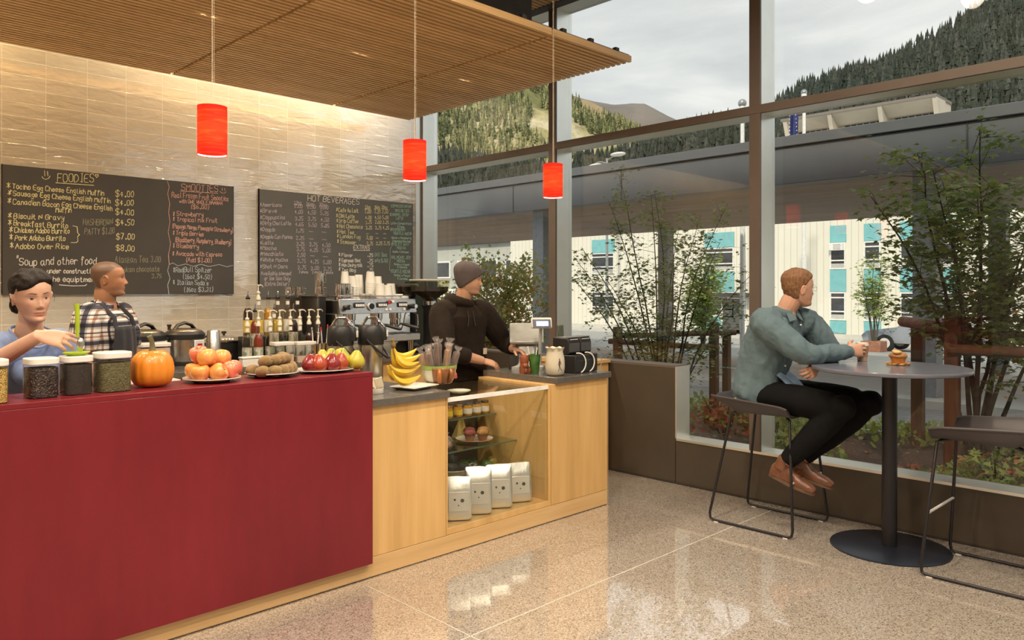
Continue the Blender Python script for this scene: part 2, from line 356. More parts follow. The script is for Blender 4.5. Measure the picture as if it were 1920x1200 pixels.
# ---- long grey canopy roof on columns
M_fas = P('grey_metal_fascia', (.125, .135, .145), .5, 0, .06, 1.5)
M_fasd = P('dark_joint', (.05, .05, .05), .7)
M_wsof = wood('brown_soffit_boards', (.30, .205, .15), (.42, .30, .225), 1, .6, .5, 0)
cn = thing('bus_canopy', 'long grey canopy roof with wood soffit across the street lane', 'canopy', (16, 8, 0))
b = MB().box(12.4, 12.7, -14, 44, 3.29, 3.91).box(20.1, 20.4, -14, 44, 3.35, 3.95)
obj('fascia', b, M_fas, cn, w=True, bev=.01)
obj('coping', MB().box(12.34, 20.46, -14, 44, 3.92, 4.09), M_fas, cn, w=True, bev=.01)
obj('soffit_boards', MB().box(12.7, 20.1, -14, 44, 3.33, 3.40), M_wsof, cn, w=True)
for k in range(-4, 13): obj('panel_joint', MB().box(12.392, 12.402, 6.42 + 3.1 * k - .012, 6.42 + 3.1 * k + .012, 3.29, 4.0), M_fasd, cn, w=True, smooth=0)
M_col = P('grey_column_paint', (.27, .29, .30), .5)
for x, y in ((13, 12.25), (13, 4.03), (13, -4.2), (13, 20.5), (19.5, 13.3), (19.5, 4.6), (19.5, -4)):
    obj('column', MB().box(x - .17, x + .17, y - .17, y + .17, gz(x) + .06, 3.33), M_col, cn, w=True, bev=.01)
# ---- pale building with turquoise panels
M_sid = None
def siding():
    m, t, b = nodes('vertical_siding')
    tc = t.nodes.new('ShaderNodeTexCoord'); sp = t.nodes.new('ShaderNodeSeparateXYZ'); t.links.new(tc.outputs['Object'], sp.inputs[0])
    a = t.nodes.new('ShaderNodeMath'); a.operation = 'MULTIPLY'; a.inputs[1].default_value = 1 / .36; t.links.new(sp.outputs['Y'], a.inputs[0])
    f = t.nodes.new('ShaderNodeMath'); f.operation = 'FRACT'; t.links.new(a.outputs[0], f.inputs[0])
    c = ramp(t, f.outputs[0], [(0, (.52, .49, .41)), (.07, (.80, .77, .68)), (.93, (.80, .77, .68)), (1, (.52, .49, .41))])
    n = texn(t, .5, 4); t.links.new(mx(t, 'MULTIPLY', .5, c, ramp(t, n, [(.3, (.9, .89, .86)), (.7, (1, 1, 1))])), b.inputs['Base Color'])
    b.inputs['Roughness'].default_value = .7; return m
M_sid = siding()
M_teal = P('turquoise_panel', (.20, .50, .54), .6, 0, .08, 3); M_wfr = P('white_window_frame', (.82, .82, .80), .5)
M_dgl = P('dark_window_glass', (.05, .055, .06), .08, 0, .3, 2); M_blind = P('pale_blind', (.5, .5, .48), .6)
bd = thing('office_building', 'long cream building with turquoise panels across the street', 'building', (40, 16, -1.1))
obj('wall', MB().box(40, 52, -16, 41, -1.4, 7.4), M_sid, bd, w=True, smooth=0)
obj('foundation', MB().box(39.9, 40.05, -16, 41, -1.4, -.78), M_conc, bd, w=True)
obj('roof_edge', MB().box(39.7, 52.2, -16.2, 41.2, 7.4, 7.7), M_wfr, bd, w=True)
for k in (0, -1, -2, -3, -5, -6, -7, -9, 4, 9):
    y = 16.67 + 1.724 * k; hw = .95 if k in (4, 9) else .41
    for z0, z1 in ((3.98, 4.85), (1.42, 2.56), (-.72, -.08)) if k != 9 else ((3.98, 4.85),):
        obj('panel', MB().box(39.93, 40.02, y - hw, y + hw, z0, z1), M_teal, bd, w=True)
    for z0, z1 in ((2.58, 3.96), (-.06, 1.40)):
        fr = MB(); fr.box(39.9, 40.02, y - hw, y - hw + .07, z0, z1).box(39.9, 40.02, y + hw - .07, y + hw, z0, z1)
        for zz in (z0, z0 + .42, z0 + (z1 - z0) * .78, z1 - .07): fr.box(39.9, 40.02, y - hw + .07, y + hw - .07, zz, zz + .07)
        w_ = obj('window', fr, M_wfr, bd, w=True)
        obj('pane', MB().box(39.95, 40.0, y - hw + .06, y + hw - .06, z0 + .3, z1 - .05), M_dgl, w_, w=True)
        obj('blind', MB().box(39.955, 40.0, y - hw + .06, y + hw - .06, z0 + .05, z0 + .3), M_blind, w_, w=True)
ac = MB().box(39.6, 40.0, 16.67 - .34, 16.67 + .34, 3.55, 3.93); o = obj('air_conditioner', ac, M_wfr, bd, w=True, bev=.02)
b = MB()
for k in range(5): b.box(39.585, 39.6, 16.67 - .28, 16.67 + .1, 3.6 + .06 * k, 3.63 + .06 * k)
obj('louvre', b, M_blind, o, w=True)
dr = obj('door', MB().box(39.9, 40.02, 21.9, 23.3, -1.0, 1.0), P('dark_door', (.10, .10, .10), .4), bd, w=True)
obj('door_frame', MB().box(39.88, 40.0, 21.8, 21.9, -1, 1.08).box(39.88, 40.0, 23.3, 23.4, -1, 1.08).box(39.88, 40.0, 21.9, 23.3, 1.0, 1.08), M_wfr, dr, w=True)
obj('awning', MB().box(39.0, 40.0, 21.3, 24.2, 1.12, 1.34), M_fasd, bd, w=True)
obj('sign_panel', MB().box(39.94, 40.0, 23.2, 24.6, 1.5, 2.0), P('blue_white_sign', (.75, .78, .85), .5), bd, w=True)
M_annex = P('grey_green_cladding', (.46, .47, .43), .8, 0, .1, .6)
an = thing('annex_building', 'low grey-green building beyond the autumn maple, next to the cream building', 'building', (48, 55, -1.2))
obj('wall', MB().box(46, 60, 44, 75, -1.6, 5.6), M_annex, an, w=True, smooth=0); obj('roof_edge', MB().box(45.5, 60, 43.5, 75, 5.6, 6.1), M_fasd, an, w=True)
for k in range(7):
    w_ = obj('window', MB().box(45.9, 46.02, 45.5 + 3.2 * k, 47.7 + 3.2 * k, 2.6, 4.2), M_wfr, an, w=True); obj('pane', MB().box(45.86, 45.9, 45.65 + 3.2 * k, 47.55 + 3.2 * k, 2.75, 4.05), M_dgl, w_, w=True)
obj('panel_band', MB().box(45.92, 46.02, 44, 75, .4, 1.6), M_wfr, an, w=True)
# ---- concrete building on the hill behind
M_cb = P('weathered_concrete', (.55, .50, .42), .9, 0, .12, .25)
cb_ = thing('concrete_building', 'weathered concrete block rising behind the grey canopy', 'building', (100, 38, 3))
obj('wall', MB().box(96.4, 99, 28.4, 46, -1, 22.6), M_cb, cb_, w=True, smooth=0)
b = MB(); b.add([(93.6, 28.2, 23.0), (99, 28.2, 23.0), (99, 46.2, 23.0), (93.6, 46.2, 23.0), (95.6, 28.2, 21.9), (99, 28.2, 21.9), (99, 46.2, 21.9), (95.6, 46.2, 21.9)], [(0, 1, 2, 3), (4, 7, 6, 5), (0, 4, 5, 1), (1, 5, 6, 2), (2, 6, 7, 3), (3, 7, 4, 0)])
obj('overhang', b, M_cb, cb_, w=True, smooth=0)
obj('parapet', MB().box(93.4, 99, 28.1, 46.3, 23.0, 23.35), P('dark_parapet', (.20, .18, .16), .9), cb_, w=True)
for y in (28.3, 34.2, 40.1, 45.8):
    obj('fin', MB().add([(93.5, y - .25, 23.0), (95.2, y - .25, 18.5), (96.5, y - .25, 18.5), (96.5, y - .25, 23.0), (93.5, y + .25, 23.0), (95.2, y + .25, 18.5), (96.5, y + .25, 18.5), (96.5, y + .25, 23.0)], [(0, 1, 2, 3), (7, 6, 5, 4), (0, 4, 5, 1), (1, 5, 6, 2), (2, 6, 7, 3), (3, 7, 4, 0)]), M_cb, cb_, w=True, smooth=0)
for y in (28.9, 34.8, 40.7):
    o = obj('window', MB().box(96.3, 96.42, y, y + 4.6, 20.3, 21.85), M_dgl, cb_, w=True)
    b = MB()
    for k in range(7): b.box(96.25, 96.3, y + k * .75, y + k * .75 + .08, 20.3, 21.85)
    obj('mullion', b, M_cb, o, w=True)
# ---- flagpoles, street lamp
M_pole = P('white_pole_paint', (.80, .80, .78), .35)
def pole(name, x, y, top, r, label):
    z0 = gz(x) - .08; t = thing(name, label, 'flagpole', (x, y, z0))
    obj('shaft', MB().lathe([(r * 1.25, 0), (r * 1.2, 1), (r * .8, top - z0)], n=14, cap=True), M_pole, t)
    obj('base_collar', MB().lathe([(r * 3, 0), (r * 3, .06), (r * 1.4, .25)], n=16, cap=True), M_pole, t)
    obj('ball_finial', MB().ell((0, 0, top - z0 + .12), .13), P('grey_ball', (.35, .36, .37), .3, .4), t)
    obj('truck', MB().cyl((0, 0, top - z0 - .05), r * 1.3, .1), M_pole, t)
    obj('halyard', MB().tube([(-r - .02, -.16, 1.2), (-r - .02, -.1, top - z0 - .1)], .012, 5), M_pole, t)
    return t
pole('flagpole', 21.7, 12.0, 7.15, .065, 'white flagpole with grey ball top beside the tall window mullion')
pole('flagpole', 32, 14.8, 9.85, .085, 'white flagpole carrying the hanging striped flag')
fl = thing('flag', 'starred and striped flag hanging limp from its pole', 'flag', (32, 14.95, 7.5))
def fold(u, v, x0, w, z0, z1): return (x0 - .10 + .13 * math.sin(u * 13 + v * 1.5), .06 + u * w, z0 + (z1 - z0) * v)
obj('canton', MB().grid(lambda u, v: fold(u, v, -.1, .34, .45, 1.75), 24, 12), P('flag_blue', (.03, .05, .20), .8), fl)
b = MB()
for i in range(8):
    for j in range(3):
        c = fold((j + .5) / 3, (i + .5) / 8, -.1, .34, .45, 1.75); pl = []
        for k in range(10):
            r = .045 if k % 2 == 0 else .02; a = math.pi * k / 5 + .3; pl.append((c[0] - .012, c[1] + r * math.sin(a), c[2] + r * math.cos(a)))
        b.add(pl, [tuple(range(10))])
obj('star', b, M_wfr, fl, smooth=0)['kind'] = 'stuff'
b = MB(); b.mi = 0
for i in range(7):
    b.mi = i % 2; b.grid(lambda u, v: fold((i + u) / 7, v, -.1, .40, -.6, .45), 5, 8)
obj('stripes', b, [P('flag_red', (.5, .04, .05), .8), M_wfr], fl)
z0 = gz(45) ; sl = thing('street_lamp', 'twin-headed street lamp rising behind the grey canopy', 'street lamp', (37.5, 29.9, -.55))
obj('pole', MB().lathe([(.10, 0), (.06, 10.2)], n=12, cap=True), M_col, sl)
for s_ in (-1, 1):
    obj('arm', MB().tube([(0, 0, 10.0 - .1 * s_), (0, s_ * .5, 10.15 - .1 * s_), (0, s_ * .9, 10.12 - .1 * s_)], .035, 8), M_col, sl)
    obj('lamp_head', MB().ell((0, s_ * .85, 10.1 - .25 * s_), (.3, .55, .13)), P('lamp_head_white', (.7, .7, .68), .4), sl)
# ---- parked car
M_carp = P('silver_blue_paint', (.42, .47, .54), .25, .4, .05, 3, coat=.6); M_tyre = P('tyre', (.02, .02, .02), .8)
car = thing('parked_car', 'silver parked car partly hidden behind the maple and timber posts', 'car', (31.5, 9.6, gz(31.5) - .08))
b = MB(); prof = [(2.2, .35), (2.28, .6), (2.1, .78), (1.0, .95), (.35, 1.42), (-1.0, 1.46), (-1.75, 1.0), (-2.15, .95), (-2.25, .5), (-2.2, .32)]
prof2 = prof
b.loft([[(x, p[0], p[1] if p[1] < 1.0 else 1.0 + (p[1] - 1.0) * f) for p in prof] for x, f in ((-.86, .1), (-.80, .75), (-.62, 1), (.62, 1), (.80, .75), (.86, .1))])
obj('body', b, M_carp, car, bev=.03, smooth=50)
obj('windows', MB().box(-.845, .845, -1.4, .55, 1.02, 1.33), M_dgl, car, bev=.03)
for sx in (-.80, .80):
    for yy in (1.4, -1.4):
        n0 = MB(); n0.cyl((0, 0, -.1), .33, .2, 28); n0.xf(Matrix.Translation((sx, yy, .33)) @ Matrix.Rotation(R_(90), 4, 'Y')); w_ = obj('wheel', n0, M_tyre, car)
        n0 = MB(); n0.cyl((0, 0, -.108), .2, .216, 20); n0.xf(Matrix.Translation((sx, yy, .33)) @ Matrix.Rotation(R_(90), 4, 'Y')); obj('hubcap', n0, M_pole, w_)
for sx in (-.6, .6): obj('headlamp', MB().ell((sx, 2.2, .66), (.2, .08, .09)), M_wfr, car)
# ---- timber tree guards in the bed
M_tim = P('red_brown_timber', (.20, .085, .05), .75, 0, .25, 5, .3, 50, sc=(3, 3, .6)); M_timd = P('brown_timber', (.15, .085, .05), .75, 0, .25, 5, .3, 50, sc=(3, 3, .6))
def guard(label, posts, rails, grp):
    t = thing('tree_guard', label, 'timber guard', (posts[0][0], posts[0][1], -.1), 0, grp)
    for x, y, zt, r, m in posts:
        b = MB().box(x - r, x + r, y - r, y + r, -.18, zt); obj('post', b, m, t, w=True, bev=.012)
    for a, c, r, m in rails: obj('rail', MB().tube([a, tuple((V(a) * .5 + V(c) * .5)), c], r, 14), m, t, w=True)
guard('timber tree guard around the slender maple beyond the tall dark panel', [(7.99, 4.78, 1.13, .045, M_timd), (7.55, 5.85, 1.05, .046, M_tim), (9.0, 5.2, .98, .045, M_timd)],
      [((7.93, 4.68, .83), (7.5, 5.95, .87), .033, M_tim), ((9.05, 5.1, .95), (7.62, 5.95, .93), .033, M_timd)], 'timber guards round the maples')
guard('red-brown timber tree guard around the large maple behind the round table', [(7.87, 2.23, 1.29, .058, M_tim), (8.54, 2.74, 1.12, .056, M_timd), (8.9, 1.2, 1.1, .056, M_timd), (7.9, .75, 1.05, .056, M_tim)],
      [((7.80, 2.12, 1.13), (8.63, 2.92, 1.17), .055, M_tim), ((7.79, 2.24, .96), (7.86, .6, .965), .048, M_tim), ((8.62, 2.7, 1.06), (8.95, 1.1, 1.06), .042, M_timd)], 'timber guards round the maples')
# ---- trees
def P2(name, a, b_): return P(name, a, .6, 0, 0, 3.5, c2=b_)
M_bark = P('grey_bark', (.10, .085, .06), .9, 0, .3, 20, .5, 60); M_bark2 = P('dark_bark', (.05, .042, .032), .9, 0, .3, 20, .5, 60)
def leaf_mat(name, a, b_):
    m, t, bb = nodes(name); n = texn(t, 5, 3); c = ramp(t, n, [(.35, a), (.65, b_)])
    t.links.new(c, bb.inputs['Base Color']); bb.inputs['Roughness'].default_value = .55
    tl = t.nodes.new('ShaderNodeBsdfTranslucent'); t.links.new(c, tl.inputs[0]); ms = t.nodes.new('ShaderNodeMixShader'); ms.inputs[0].default_value = .38
    o = t.nodes['Material Output']; t.links.new(bb.outputs[0], ms.inputs[1]); t.links.new(tl.outputs[0], ms.inputs[2]); t.links.new(ms.outputs[0], o.inputs[0]); return m
L_grn = leaf_mat('maple_green', (.13, .20, .055), (.27, .36, .11)); L_olv = leaf_mat('maple_olive', (.20, .25, .06), (.35, .38, .11))
L_org = leaf_mat('autumn_orange', (.42, .19, .05), (.52, .30, .08)); L_red = leaf_mat('autumn_red', (.36, .09, .05), (.44, .18, .09)); L_lime = leaf_mat('young_green', (.30, .40, .09), (.42, .50, .14))
def leaf(mb, c, r, q, rg, star=True):
    n = len(mb.v); k = (1, .45, .82, .38, .62, .3, .3, .38 - .08, .62, .38, .82, .45) if star else (1, .7, .45, .42, .5, .42, .45, .7)
    m = len(k); mb.add([(r * k[i] * math.cos(2 * math.pi * i / m), r * k[i] * math.sin(2 * math.pi * i / m), -.25 * r * k[i] ** 2 * abs(math.sin(2 * math.pi * i / m))) for i in range(m)], [tuple(range(m))])
    mb.xf(Matrix.Translation(c) @ q, n)
def tree(label, base, tips, nleaf, lr, spread, mats, probs, r0, seed, bark, name='maple_tree', cat='tree', group=None, start=.25, star=True, twigs=3, tw=.32, flat=.32):
    rg = random.Random(seed); t = thing(name, label, cat, base, 0, group)
    br = MB(); fo = MB(); spots = []
    for tip in tips:
        p0 = V((rg.uniform(-.04, .04), rg.uniform(-.04, .04), -.05)); p1 = V(tip); pts = []
        mid = p0.lerp(p1, .5) + V((-(p1.x) * .18, -(p1.y) * .18, .12 * p1.z))
        off = V((rg.uniform(-1, 1), rg.uniform(-1, 1), 0)) * .06
        for k in range(12):
            s_ = k / 11; p = p0 * (1 - s_) ** 2 + mid * 2 * s_ * (1 - s_) + p1 * s_ * s_
            p = p + off * math.sin(s_ * 7 + rg.random()) * .7
            pts.append(p)
        br.tube(pts, [r0 * (1 - .86 * k / 11) for k in range(12)], 7)
        for k in range(2, 12):
            if k / 11 < start: continue
            for _ in range(twigs):
                d = V((rg.gauss(0, 1), rg.gauss(0, 1), rg.gauss(.15, .45))).normalized() * tw * rg.uniform(.4, 1.1)
                a = pts[k] + (pts[k - 1] - pts[k]) * rg.random(); br.tube([a, a + d * .55 + V((0, 0, .03)), a + d], [r0 * .16, r0 * .11, r0 * .05], 4)
                for q_ in (.45, .7, .85, 1): spots.append((a + d * q_, d))
    for i in range(nleaf):
        c, d = spots[rg.randrange(len(spots))]; c = c + V((rg.gauss(0, spread), rg.gauss(0, spread), rg.gauss(0, spread * .7)))
        r = rg.random(); acc = 0; hz = c.z / max(tp[2] for tp in tips)
        for mi, pr in enumerate(probs):
            acc += pr if mi == 0 or len(probs) < 3 else pr * (.3 + 1.4 * hz)
            if r < acc: break
        fo.mi = mi
        q = Euler((rg.gauss(0, flat), rg.gauss(.1, flat), rg.uniform(0, 6.28))).to_matrix().to_4x4(); leaf(fo, c, lr * rg.uniform(.6, 1.2), q, rg, star)
    obj('branches', br, bark, t, smooth=60); obj('foliage', fo, mats, t, smooth=0)
    return t
rg = random.Random(11)
Rv, Dv = V((.7145, -.6997, 0)), V((.6997, .7145, 0))
def fan(n, w0, w1, h0, h1, dep, rg):
    out = []
    for i in range(n):
        f = (i + .5) / n; a = w0 + (w1 - w0) * f + rg.uniform(-.08, .08)
        h = (h0 + (h1 - h0) * rg.random()) * (1 - .28 * abs(2 * f - 1)); out.append(tuple(Rv * a + Dv * rg.uniform(-dep, dep) + V((0, 0, h))))
    return out
tree('slender green maple with thin spreading stems beyond the tall dark panel', (6.85, 4.72, -.1), fan(15, -1.15, 1.05, 1.9, 3.15, .5, rg), 5600, .037, .06, [L_grn, L_olv], [.8, .2], .014, 3, M_bark2, start=.3, tw=.26)
tree('large green maple tinged orange at the top behind the round table', (8.1, 2.1, -.1), fan(11, -1.1, 1.25, 2.2, 3.5, .6, rg), 6500, .058, .085, [L_grn, L_olv, L_org], [.70, .27, .03], .026, 5, M_bark2, start=.40, tw=.46)
A_y = leaf_mat('autumn_yellow_green', (.36, .36, .08), (.58, .54, .16)); A_o = leaf_mat('autumn_bright_orange', (.52, .25, .07), (.68, .42, .14)); A_g = leaf_mat('autumn_mid_green', (.20, .28, .07), (.36, .42, .12)); A_r = leaf_mat('autumn_rust', (.42, .15, .07), (.54, .26, .12))
tree('autumn orange and green maple behind the man in the beanie', (6.7, 7.5, -.1), fan(14, -.85, 1.0, 1.5, 2.5, .5, rg), 13000, .040, .10, [A_y, A_g, A_o, A_r], [.36, .26, .24, .14], .014, 8, M_bark2, start=.2, tw=.32, flat=.85)
tree('young pale green street tree in a brick planter before the cream building', (29.8, 11.1, -.7), fan(8, -.6, .6, 2.5, 4.0, .5, rg), 1500, .085, .11, [L_lime], [1], .03, 12, M_bark, name='street_tree', start=.5, star=False, tw=.5)
tree('young pale green street tree seen through the slender maple', (25, 15.4, -.6), fan(8, -.6, .6, 2.4, 3.5, .6, rg), 2800, .10, .14, [L_lime], [1], .04, 13, M_bark, name='street_tree', start=.36, star=False, tw=.5)
b = MB().box(-.36, .36, -.36, .36, -.3, .30); o = obj('brick_planter', b, P('red_brick', (.35, .16, .10), .85, 0, .25, 6), bev=.03); o.location = (29.8, 11.1, -.7); T(o, 'red brick planter holding the young street tree', 'planter')
# ---- low plants in the bed
def shrub(label, x, y, r, h, n, lr, mats, probs, seed, name='shrub', star=False, group=None):
    rg = random.Random(seed); t = thing(name, label, 'shrub', (x, y, -.1), 0, group); st = MB(); fo = MB()
    for i in range(9):
        a = rg.uniform(0, 6.28); rr = r * rg.uniform(.2, .8); st.tube([(0, 0, -.05), (rr * .5 * math.cos(a), rr * .5 * math.sin(a), h * .5), (rr * math.cos(a), rr * math.sin(a), h * rg.uniform(.7, 1))], [.008, .006, .003], 5)
    for i in range(n):
        a = rg.uniform(0, 6.28); rr = r * math.sqrt(rg.random()); c = (rr * math.cos(a), rr * math.sin(a), h * (.25 + .75 * rg.random() ** .8) * (1 - .5 * (rr / r) ** 2))
        fo.mi = 0 if rg.random() < probs else rg.randrange(len(mats)); leaf(fo, c, lr * rg.uniform(.6, 1.3), Euler((rg.gauss(0, .6), rg.gauss(0, .6), rg.uniform(0, 6.28))).to_matrix().to_4x4(), rg, star)
    obj('stems', st, M_bark2, t); obj('foliage', fo, mats, t, smooth=0); return t
shrub('low shrub with reddish and green leaves below the empty bar stool', 6.55, 1.55, .42, .42, 520, .05, [L_olv, L_red, L_grn], .5, 21, star=True)
shrub('dark green leafy shrub behind the empty bar stool', 6.9, .55, .55, .55, 760, .05, [L_grn, L_olv], .6, 22)
shrub('small red-tinged shrub near the column of the round table', 6.35, 2.05, .30, .26, 260, .045, [L_red, L_olv, L_grn], .35, 23, star=True)
shrub('rust red shrub beside the pale end strip of the tall panel', 7.3, 4.25, .38, .50, 420, .045, [L_red, L_olv], .6, 24)
shrub('bright green shrub between the timber guard and the tall window mullion', 7.6, 3.75, .42, .42, 480, .04, [L_olv, L_lime], .6, 25)
shrub('green shrub by the tall window mullion behind the seated man\'s legs', 6.6, 3.05, .34, .42, 420, .04, [L_grn, L_olv], .6, 26)
b = MB(); rg = random.Random(31)
for i in range(5200):
    x = rg.gauss(8.75, .25); y = rg.uniform(-2, 12); leaf(b, (x, y, -.06 + .12 * rg.random()), .055 * rg.uniform(.5, 1.2), Euler((rg.gauss(0, .7), rg.gauss(0, .7), rg.uniform(0, 6.28))).to_matrix().to_4x4(), rg, False); b.m[-1] = rg.randrange(2)
T(obj('ground_cover', b, [L_olv, L_lime], smooth=0), 'yellow-green ground cover strip along the far edge of the bed', 'ground cover', kind='stuff')
b = MB()
for i in range(1500):
    x = rg.uniform(5.5, 8.8); y = rg.uniform(-1.5, 9); leaf(b, (x, y, -.07 + .02 * rg.random()), .022 * rg.uniform(.5, 1.3), Euler((rg.gauss(0, .3), rg.gauss(0, .3), rg.uniform(0, 6.28))).to_matrix().to_4x4(), rg, False); b.m[-1] = rg.randrange(3)
T(obj('fallen_leaves', b, [M_bark, L_red, L_org], smooth=0), 'fallen leaves and bark scattered over the mulch', 'leaves', kind='stuff')
# ---- hills
def uv_dir(u): return V((.6997 + (u - 960) / 1443 * .7145, .7145 - (u - 960) / 1443 * .6997, 0))
def interp(tab, u):
    if u <= tab[0][0]: return tab[0][1]
    for (a, c), (d_, e_) in zip(tab, tab[1:]):
        if u <= d_: return c + (e_ - c) * (u - a) / (d_ - a)
    return tab[-1][1]
def hill(name, label, m, tab, d0, d1, z0, u0, u1, rough, seed, nu=90, nv=30):
    def crest(u): return 1.5 + (544 - interp(tab, u)) / 1443 * d1
    def pt(fu, fv):
        u = u0 + (u1 - u0) * fu; k = fv * 1.25
        s_ = d0 + (d1 - d0) * k; zc = crest(u)
        z = z0 + (zc - z0) * (math.sin(min(k, 1) * math.pi / 2) ** 1.15 if k <= 1 else 1 - .6 * (k - 1))
        p = uv_dir(u) * s_; ns = noise.fractal((p.x * .012 + seed, p.y * .012, .3), 1, 2, 5)
        return (p.x, p.y, z + rough * ns * min(1, k * 2) * (1 - .7 * max(0, 1 - abs(k - 1) * 6)))
    S(name, MB().grid(pt, nu, nv), m, label=label); return pt
def hillmat(name, stops, sc, dist=1):
    m, t, b = nodes(name); n = texn(t, sc, 9, rough=.62, dist=dist); t.links.new(ramp(t, n, stops), b.inputs['Base Color']); b.inputs['Roughness'].default_value = 1; bump(t, b, texn(t, sc * 6, 6), .8, 6); return m
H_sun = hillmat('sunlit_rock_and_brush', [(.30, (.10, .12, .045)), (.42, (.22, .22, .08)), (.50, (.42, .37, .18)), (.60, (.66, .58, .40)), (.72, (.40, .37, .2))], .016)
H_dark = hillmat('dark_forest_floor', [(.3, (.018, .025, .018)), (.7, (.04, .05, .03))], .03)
H_far = hillmat('far_grey_mountain', [(.3, (.15, .135, .13)), (.7, (.24, .215, .19))], .004)
H_tan = hillmat('tan_meadow_slope', [(.3, (.34, .25, .13)), (.7, (.48, .37, .22))], .006)
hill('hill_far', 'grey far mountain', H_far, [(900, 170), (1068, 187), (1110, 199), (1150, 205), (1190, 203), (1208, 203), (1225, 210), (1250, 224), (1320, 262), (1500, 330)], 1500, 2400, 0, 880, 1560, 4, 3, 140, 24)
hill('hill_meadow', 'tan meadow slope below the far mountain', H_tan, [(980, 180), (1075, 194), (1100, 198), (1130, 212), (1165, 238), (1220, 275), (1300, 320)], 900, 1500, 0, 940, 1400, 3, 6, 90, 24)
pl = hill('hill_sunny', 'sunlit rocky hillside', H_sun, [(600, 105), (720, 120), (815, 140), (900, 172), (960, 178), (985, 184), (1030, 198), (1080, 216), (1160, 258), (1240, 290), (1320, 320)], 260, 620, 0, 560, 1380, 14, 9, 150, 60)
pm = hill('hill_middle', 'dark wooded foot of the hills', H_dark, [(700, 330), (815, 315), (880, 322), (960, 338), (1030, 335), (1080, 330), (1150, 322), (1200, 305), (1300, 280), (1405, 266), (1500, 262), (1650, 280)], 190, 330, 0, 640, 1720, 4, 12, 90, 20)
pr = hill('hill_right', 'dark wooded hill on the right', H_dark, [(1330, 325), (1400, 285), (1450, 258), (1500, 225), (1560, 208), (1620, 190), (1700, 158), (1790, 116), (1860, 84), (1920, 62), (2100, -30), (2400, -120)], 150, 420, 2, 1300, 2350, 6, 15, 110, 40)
# conifers: the skyline ones each their own, the rest one forest
def conifer(mb, c, h, r, rg, n=7, lay=5):
    x, y, z = c
    mb.mi = rg.randrange(3)
    for k in range(lay):
        z0 = z + h * (.10 + .80 * k / lay); z1 = z + h * min(1, .10 + .80 * (k + 1.75) / lay); rr = r * (1 - .86 * k / lay) * rg.uniform(.75, 1.15)
        a0 = rg.random() * 6; ring = []
        for j in range(n):
            q = rr * (rg.uniform(.5, 1.5) if j % 2 else rg.uniform(.25, .7)); ring.append((x + q * math.cos(a0 + 6.283 * j / n), y + q * math.sin(a0 + 6.283 * j / n), z0 - .10 * rr))
        mb.add(ring + [(x + rg.uniform(-.03, .03) * r, y, z1)], [(j, (j + 1) % n, n) for j in range(n)])
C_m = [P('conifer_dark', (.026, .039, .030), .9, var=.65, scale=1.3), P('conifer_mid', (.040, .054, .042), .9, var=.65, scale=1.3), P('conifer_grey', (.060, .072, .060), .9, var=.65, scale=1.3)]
C_s = [P('sunny_conifer_dark', (.085, .11, .045), .9, var=.6, scale=.9), P('sunny_conifer_mid', (.16, .18, .075), .9, var=.6, scale=.9), P('sunny_conifer_pale', (.30, .29, .14), .9, var=.6, scale=.9)]  # lit copies of the conifer colours; sunlight is put into the tone
rg = random.Random(77)
def forest(label, fn, n, h, mats, flo, fhi, ulo, uhi, clear=None, name='forest'):
    b = MB(); k = 0
    while k < n:
        fu = ulo + (uhi - ulo) * rg.random(); fv = flo + (fhi - flo) * rg.random(); p = fn(fu, fv)
        if clear and noise.noise((p[0] * .02, p[1] * .02, p[2] * .02)) > clear: k += .25; continue
        hh = h * rg.uniform(.5, 1.15); conifer(b, (p[0], p[1], p[2] - .08 * hh), hh, hh * .175, rg, 6, 5); k += 1
    o = obj(name, b, mats, smooth=0); T(o, label, 'forest', kind='stuff'); return o
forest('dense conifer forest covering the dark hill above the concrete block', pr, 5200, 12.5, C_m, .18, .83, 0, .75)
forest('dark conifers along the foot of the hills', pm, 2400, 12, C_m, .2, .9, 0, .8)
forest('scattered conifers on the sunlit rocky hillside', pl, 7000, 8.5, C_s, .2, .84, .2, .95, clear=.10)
protos = []
for i in range(4):
    b = MB(); conifer(b, (0, 0, 0), 1, .13, rg, 9, 10); b.m = [0] * len(b.m); o = obj('conifer', b, C_m[i % 3], smooth=0); protos.append(o)
    n0 = MB().tube([(0, 0, -.1), (0, 0, .3)], [.02, .014], 6); obj('trunk', n0, M_bark2, o)
i = 0; lb = 'dark conifer standing on the skyline of the dark wooded hill'
for fu in [k / 96 for k in range(12, 60)]:
    p = pr(fu + rg.uniform(-.004, .004), .795 + rg.uniform(-.03, .01)); h = rg.uniform(7, 14); src = protos[i % 4]
    if i < 4: o = src; o.location = (p[0], p[1], p[2] - .6); o.scale = (h, h, h); T(o, lb, 'conifer', 'skyline conifers on the dark hill')
    else: dup(src, (p[0], p[1], p[2] - .6), rg.uniform(0, 6), lb, 'skyline conifers on the dark hill', h)
    i += 1
